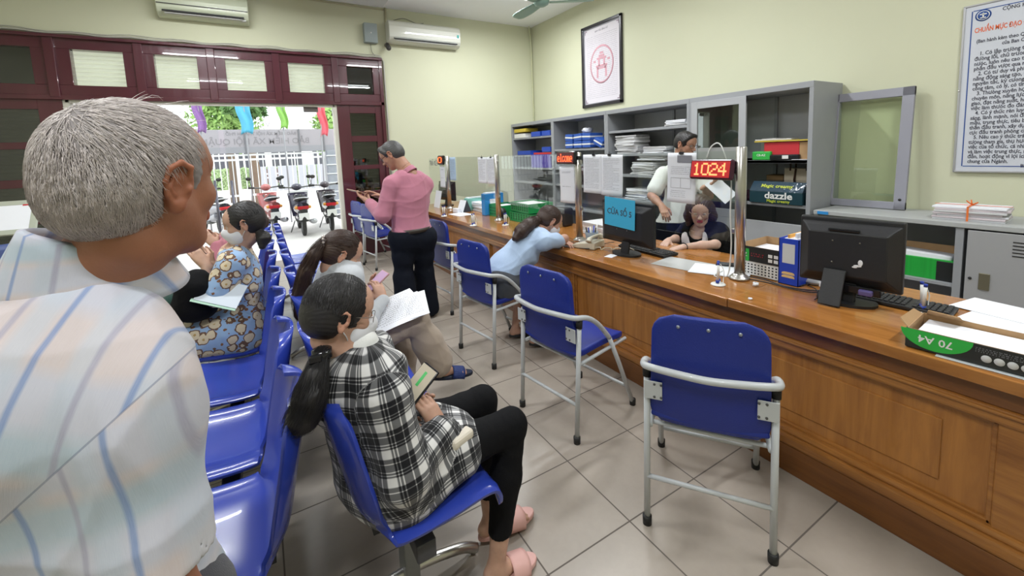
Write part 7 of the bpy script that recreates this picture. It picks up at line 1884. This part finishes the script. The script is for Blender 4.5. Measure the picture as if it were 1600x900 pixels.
# ---------- woman in the pink top beyond her
J = pos((-1.32, 1.02, 0), -90, hir=(.0, -.085, .52), hil=(.0, .085, .52), pel=(-.01, 0, .52), waist=(-.01, 0, .66), chest=(.02, 0, .80), neck=(.06, 0, .955), shr=(.05, -.16, .91), shl=(.05, .16, .91), knr=(.42, -.10, .54), knl=(.42, .10, .54), anr=(.36, -.12, .085), anl=(.36, .12, .085), tor=(.48, -.12, .035), tol=(.48, .12, .035))
J['head'] = V3(385, 341, 3.12)
J['wrl'] = V3(338, 383, 2.98); J['ell'] = ik(J['shl'], J['wrl'], .26, .24, (0, -.4, -1)); J['wrr'] = V3(340, 380, 3.15); J['elr'] = ik(J['shr'], J['wrr'], .26, .24, (0, .4, -1))
hf, hu = look(-70, 18)
P5 = Fig('person in a pink top and dark green trousers, behind the one in the floral dress', J, hf, hu, .95, True, (.50, .30, .22))
P5.hands(l=(V3(326, 372, 2.97)-J['wrl'], (.3, -.8, -.3), (.6,)*4, .5), r=(V3(330, 370, 3.12)-J['wrr'], (.2, .8, -.2), (.6,)*4, .5))
P5.body(voxel=.008, fine=.004, hv=.0035)
F = Fld(); P5.torso(F, k=.06); P5.arms(F, g=1.15); P5.cloth('pink_top', F, cloth_mat('dusty_pink_cloth', (.42, .16, .20)), .010, .007, [('plane', A3(J['neck'])+A3((0, 0, .035)), (-.3, 0, 1))], amp=.006, freq=26)
F = Fld(); P5.legs(F, foot=False, g=1.25); F.cap(J['hil'], J['hir'], .115, .115, .05); P5.cloth('green_trousers', F, cloth_mat('dark_green_cloth', (.02, .055, .045)), .010, .007)
F = Fld(); P5h = hair_cap(P5, HBR, front=.045, thick=.014, seed=12, nape=-.12, extra=lambda F, W: F.chain([W(-.06, 0, 0), W(-.075, .02, -.06), W(-.07, .02, -.12)], [.07, .06, .04], .03))
for c in 'lr': foot_sandal(P5, c, BLACK, BLACK)
t = thing('mobile_phone', 'phone held by the woman in the pink top', 'phone', M=Matrix.Translation(Vector(V3(324, 366, 3.03))) @ Euler((R(0), R(60), R(0))).to_matrix().to_4x4())
MB().box((0, 0, 0), (.15, .075, .009), .004).build('case', BLACKG, t)

# ---------- standing man in the pink shirt
D0 = 3.78; C0 = V3(645, 368, D0); AZ = -22
J = JD(head=V3(613, 243, D0-.02), neck=V3(640, 272, D0-.02), shl=V3(612, 288, D0-.13), shr=V3(665, 288, D0+.11), chest=V3(641, 305, D0), waist=V3(641, 338, D0), pel=C0, hil=V3(630, 371, D0-.05), hir=V3(660, 371, D0+.05))
J['ell'] = V3(598, 337, D0-.16); J['wrl'] = V3(576, 316, D0+.03); J['elr'] = V3(645, 338, D0+.28); J['wrr'] = V3(596, 308, D0+.25)
fl_ = A3((C0[0], C0[1], 0)); f_ = az(AZ); l_ = A3((-f_[1], f_[0], 0))
J['anl'] = fl_+l_*.12+A3((0, 0, .08)); J['anr'] = fl_-l_*.13+A3((0, 0, .08)); J['tol'] = J['anl']+f_*.15+A3((0, 0, -.045)); J['tor'] = J['anr']+f_*.14-l_*.03+A3((0, 0, -.045))
J['knl'] = (J['hil']+J['anl'])/2+f_*.02; J['knr'] = (J['hir']+J['anr'])/2+f_*.02
hf, hu = look(-52, 32)
P6 = Fig('person in a pink long-sleeved shirt and black trousers, standing with a phone near the counter', J, hf, hu, 1.0, False, (.46, .25, .17), build=1.08)
P6.hands(l=(V3(556, 302, D0+.10)-J['wrl'], A3((-.2, -.3, -1)), (.25,)*4, .3, -1), r=(V3(578, 300, D0+.20)-J['wrr'], A3((0, .3, 1)), (.3, .7, .8, .8), .4))
P6.body(voxel=.007, fine=.0035)
F = Fld(); P6.torso(F, k=.06)
for c in 'lr': F.cap(J['sh'+c], J['el'+c], .062, .054, .04); F.cap(J['el'+c], J['el'+c]*.12+J['wr'+c]*.88, .052, .038, .03)
F.cap(J['pel'], J['pel']+A3((0, 0, .03)), .145, .145, .04, 0, (P6.fl, .80)); F.cap(J['waist'], J['chest'], .14, .14, .05, 0, (P6.fl, .78))
P6.cloth('pink_shirt', F, cloth_mat('pink_shirt_cloth', (.50, .20, .27), noise=.04), .011, .0055, [('plane', J['pel']+A3((0, 0, .055)), (0, 0, -1))], amp=.0065, freq=17, seed=5)
shirt_collar(P6, MATS['pink_shirt_cloth'], .066, .060)
F = Fld(); P6.legs(F, foot=False, g=1.2)
for c in 'rl': F.cap(J['kn'+c], J['an'+c]+A3((0, 0, .0)), .080, .085, .03)
F.cap(J['hil'], J['hir'], .115, .115, .05); F.cap(J['pel'], J['pel']+A3((0, 0, .04)), .135, .130, .04, 0, (P6.fl, .82))
P6.cloth('black_trousers', F, NAVY, .012, .006, [('plane', J['pel']+A3((0, 0, .06)), (0, 0, 1)), ('plane', A3((0, 0, .03)), (0, 0, -1))], amp=.004, freq=16)
def belt(P, c, rx, ry, z, m, h_=.035):
    b = MB(); f = P.fl; l = np.cross((0, 0, 1), f); b.surf(lambda u, v: Vector(c+f*rx*math.cos(2*PI*v)+l*ry*math.sin(2*PI*v)+A3((0, 0, z+h_*(u-.5)))), 1, 40); o = P.build_part(b, 'belt', m); o.modifiers.new('s', 'SOLIDIFY').thickness = .005; return o
belt(P6, J['pel'], .138, .166, .052, mat('brown_leather', (.05, .04, .032), .45))
hair_cap(P6, HDG, extra=lambda F, W: (F.cap(W(.050, -.040, .096), W(.050, .040, .096), .020, .020, .03), F.cap(W(.040, .060, .070), W(.02, .072, .040), .014, .012, .02), F.cap(W(.040, -.060, .070), W(.02, -.072, .040), .014, .012, .02)), temple=.066, front=.048, thick=.005, seed=14, h=.004, nape=-.075, amp=.001)
glasses(P6, BLACKG, thick=.0018)
for c in 'lr':
    F = Fld(); an, to = J['an'+c], J['to'+c]; F.cap(an-A3((0, 0, .035)), to, .044, .036, .02, 0, ((0, 0, 1), .9)); F.cap(an-A3((0, 0, .04))-f_*.03, an-A3((0, 0, .03)), .04, .042, .02)
    P6.cloth('shoe', F, BLACKG, .002, .006, [('plane', A3((0, 0, .004)), (0, 0, -1))], amp=0)
t = thing('mobile_phone', 'phone held out by the standing man in pink', 'phone', M=Matrix.Translation(Vector(V3(556, 299, D0+.13))) @ Euler((R(10), R(18), R(40))).to_matrix().to_4x4())
MB().box((0, 0, 0), (.075, .155, .010), .004).build('case', mat('tan_case', (.42, .28, .2), .4), t); MB().box((0, 0, .0055), (.066, .142, .001)).build('screen', BLACKG, t)

# ---------- woman in light blue leaning on the counter
J = JD(hir=(.30, -.07, .52), hil=(.27, .12, .52), pel=(.28, .02, .52), waist=(.38, .0, .63), chest=(.51, -.02, .74), neck=(.66, -.04, .86), shr=(.62, -.19, .815), shl=(.60, .12, .82),
         knr=(.66, -.10, .53), knl=(.62, .13, .53), anr=(.55, -.12, .09), anl=(.50, .10, .09), tor=(.66, -.14, .035), tol=(.61, .10, .035))
J = {k_: A3(v) for k_, v in J.items()}
J['head'] = V3(858, 346, 3.36)
J['elr'] = V3(882, 373, 3.27); J['wrr'] = V3(853, 386, 3.40); J['ell'] = J['shl']+A3((.22, .05, -.04)); J['wrl'] = J['ell']+A3((.05, -.22, -.02))
hf, hu = look(98, 34)
P7 = Fig('person with a dark curly ponytail and light blue cardigan, leaning on the counter', J, hf, hu, .95, True, (.52, .31, .23))
P7.hands(r=((-.1, .9, .0), (0, 0, 1), (.5,)*4, .4), l=((.1, -.9, 0), (0, 0, 1), (.5,)*4, .4))
P7.body(voxel=.007, fine=.0038)
F = Fld(); P7.torso(F, k=.06); P7.arms(F, g=1.22); F.cap(J['waist'], J['pel'], .125, .13, .05, 0, (P7.fl, .8))
P7.cloth('light_blue_cardigan', F, cloth_mat('light_blue_knit', (.42, .54, .72)), .011, .0055, [('plane', J['pel']+A3((-.02, 0, -.02)), (-.3, 0, -1)), ('plane', J['neck']+unit(P7.J['head']-J['neck'])*.05, unit(P7.J['head']-J['neck']))], amp=.006, freq=17, seed=9)
F = Fld(); P7.legs(F, foot=False, g=1.18); F.cap(J['hil'], J['hir'], .115, .115, .05); P7.cloth('grey_shorts', F, cloth_mat('charcoal_shorts', (.055, .06, .07)), .012, .007, [('plane', (J['knr']+J['knl'])/2+A3((-.06, 0, 0)), (1, 0, 0)), ('plane', A3((0, 0, .38)), (0, 0, -1))])
tie = V3(838, 345, 3.27)
tiedhair(P7, HBR, tie, [tie, V3(826, 352, 3.22), V3(815, 362, 3.18), V3(806, 372, 3.15)], [.035, .05, .05, .03], seed=16, front=.045, n=400, nst=420, wave=.022, name='curly_ponytail')
face_mask(P7, MASKM)
for c in 'lr': foot_sandal(P7, c, BLACK, BLACK)

# ---------- clerk sitting behind the counter
J = pos((1.98, -.70, 0), -100, pel=(0, 0, .56), hil=(0, .085, .55), hir=(0, -.085, .55), waist=(0, 0, .70), chest=(.02, 0, .86), neck=(.05, 0, 1.0), shl=(.04, .165, .955), shr=(.04, -.165, .955), knl=(.34, .1, .54), knr=(.34, -.1, .54), anl=(.20, .1, .09), anr=(.20, -.1, .09), tol=(.32, .1, .04), tor=(.32, -.1, .04))
J['head'] = V3(1094, 330, 3.30); J['neck'] = V3(1098, 360, 3.34); 
J['wrl'] = V3(1067, 386, 3.12); J['ell'] = V3(1118, 382, 3.10)
J['wrr'] = V3(1044, 376, 3.32); J['elr'] = V3(1062, 372, 3.52)
J['shl'] = V3(1125, 362, 3.22); J['shr'] = V3(1074, 360, 3.45); J['chest'] = V3(1102, 388, 3.36)
hf, hu = look(-124, 14)
P8 = Fig('clerk with shoulder-length hair and glasses, in black top with white trim, typing behind the counter', J, hf, hu, .95, True, (.62, .42, .34), lips=(.50, .08, .08))
P8.hands(l=((-.95, .35, -.15), (0, 0, 1), (.45,)*4, .3), r=((-.9, -.35, -.15), (0, 0, 1), (.45,)*4, .3))
P8.body(voxel=.007, fine=.003)
F = Fld(); P8.torso(F, k=.06)
for c in 'lr': F.cap(J['sh'+c], J['sh'+c]*.4+J['el'+c]*.6, .056, .055, .04)
P8.cloth('black_top', F, BLACKC, .010, .006, [('ball', J['neck']+P8.fl*.06+A3((0, 0, .03)), .075, False), ('plane', J['neck']+A3((0, 0, .03)), (0, 0, 1))][:1], amp=.004)
b = MB()
m_tr = cloth_mat('white_trim', (.70, .66, .68))
up8 = unit(J['neck']-J['pel'])
for sg in (-1, 1):
    l8 = unit(J['shl']-J['shr']); f8 = P8.fl
    pts = [J['neck']+l8*sg*.060-f8*.02+up8*.045, J['neck']+l8*sg*.095+f8*.085+up8*.02, J['neck']+l8*sg*.075+f8*.165-up8*.06, J['neck']+l8*sg*.045+f8*.195-up8*.17]
    b.tube(spline([Vector(p) for p in pts], 5), [.024]*4+[.042]*6+[.036]*6, 10, flat=.5)
P8.build_part(b, 'white_trim', m_tr)
F = Fld(); P8.legs(F, foot=True, g=1.15); P8.cloth('black_trousers', F, BLACKC, .008, .009)
hair_cap(P8, HBR, front=.062, thick=.018, seed=18, h=.004, nape=-.17, amp=.002, extra=lambda F, W: (F.chain([W(-.02, .075, .02), W(-.02, .088, -.05), W(.0, .085, -.12)], [.035, .034, .022], .03), F.chain([W(-.02, -.075, .02), W(-.02, -.088, -.05), W(.0, -.085, -.12)], [.035, .034, .022], .03), F.chain([W(-.06, 0, .0), W(-.07, 0, -.07), W(-.06, 0, -.13)], [.08, .075, .05], .03)))
glasses(P8, mat('gold_frame', (.45, .33, .25), .3, .8))
P8.build_part(MB().tube([Vector(J['wrl']+A3((.012, .0, 0))+A3((.004*math.cos(a), .033*math.cos(a), .028*math.sin(a)))) for a in [2*PI*i/16 for i in range(16)]], .004, 6, closed=True), 'bracelet', BLACK)
P8.build_part(MB().tube(spline([Vector(J['neck']+l8*sg*.05+f8*.03+up8*.02) for sg in (1,)]+[Vector(J['neck']+f8*.10-up8*.06)]+[Vector(J['neck']-l8*.05+f8*.03+up8*.02)], 6), .0012, 6), 'necklace', mat('gold_frame', (.45, .33, .25), .3, .8))
# office chair under her
c8 = Vector(J['pel']); t = thing('office_chair', 'dark office chair behind the counter under the seated clerk', 'chair', (c8.x+.02, c8.y, 0), R(-10))
MB().box((0, 0, .415), (.46, .46, .07), .03).build('seat', BLACK, t); MB().tube([(0, 0, .38), (0, 0, .10)], .03, 10).build('column', BLACK, t)
for i in range(5): a = 2*PI*i/5; MB().tube([(0, 0, .10), (.26*math.cos(a), .26*math.sin(a), .05)], [.025, .018], 8).sph((.26*math.cos(a), .26*math.sin(a), .03), .03, 8).build('base_leg', BLACK, t)

# ---------- standing clerk in the white shirt
D9 = 4.22; C9 = V3(1052, 352, D9)
J = JD(head=V3(1071, 226, D9-.05), neck=V3(1066, 258, D9), shr=V3(1036, 272, D9-.05), shl=V3(1096, 270, D9+.05), chest=V3(1064, 292, D9), waist=V3(1060, 325, D9), pel=C9, hil=V3(1068, 358, D9), hir=V3(1038, 358, D9))
g9 = A3((C9[0], C9[1], 0)); f9 = az(-160); l9 = A3((-f9[1], f9[0], 0))
J['anl'] = g9+l9*.1+A3((0, 0, .08)); J['anr'] = g9-l9*.1+A3((0, 0, .08)); J['tol'] = J['anl']+f9*.15-A3((0, 0, .045)); J['tor'] = J['anr']+f9*.15-A3((0, 0, .045)); J['knl'] = (J['hil']+J['anl'])/2; J['knr'] = (J['hir']+J['anr'])/2
J['elr'] = V3(1018, 306, D9-.12); J['wrr'] = V3(1034, 322, D9-.30); J['ell'] = V3(1108, 306, D9-.10); J['wrl'] = V3(1100, 293, D9-.30)
hf, hu = look(-185, 18)
P9 = Fig('standing clerk in a white short-sleeved shirt and glasses, looking down behind the clipped form', J, hf, hu, 1.0, False, (.46, .26, .18))
P9.hands(r=(V3(1040, 335, D9-.38)-J['wrr'], (-.5, -.5, .3), (.7,)*4, .5), l=(V3(1114, 286, D9-.36)-J['wrl'], (.2, -.5, -.6), (.5,)*4, .5))
P9.body(voxel=.008, fine=.0038)
F = Fld(); P9.torso(F, k=.06)
for c in 'lr': F.cap(J['sh'+c], J['sh'+c]*.3+J['el'+c]*.7, .062, .066, .04)
F.cap(J['waist'], J['pel'], .13, .14, .05, 0, (P9.fl, .8))
P9.cloth('white_shirt', F, cloth_mat('white_shirt_cloth', (.74, .75, .72)), .011, .0065, [('plane', J['pel']+A3((0, 0, .04)), (0, 0, -1))], amp=.006, freq=18, seed=7)
shirt_collar(P9, MATS['white_shirt_cloth'], .066, .045, open_=.25)
F = Fld(); P9.legs(F, foot=True, g=1.2); F.cap(J['pel'], J['pel']+A3((0, 0, .03)), .13, .13, .04, 0, (P9.fl, .82)); P9.cloth('dark_trousers', F, NAVY, .012, .009)
hair_cap(P9, HB, extra=lambda F, W: (F.cap(W(.050, -.040, .096), W(.050, .040, .096), .020, .020, .03), F.cap(W(.040, .060, .070), W(.02, .072, .040), .014, .012, .02), F.cap(W(.040, -.060, .070), W(.02, -.072, .040), .014, .012, .02)), temple=.064, front=.045, thick=.008, seed=20, h=.004, nape=-.05, amp=.001)
glasses(P9, BLACKG)
pq = V3(1126, 296, D9-.40)
place(MB().box((0, 0, 0), (.15, .24, .002)), 'held_sheet', PAPER, 'white sheet held up by the standing clerk', 'paper', M=Matrix.Translation(Vector(pq)) @ Euler((R(55), R(-32), R(-15))).to_matrix().to_4x4())
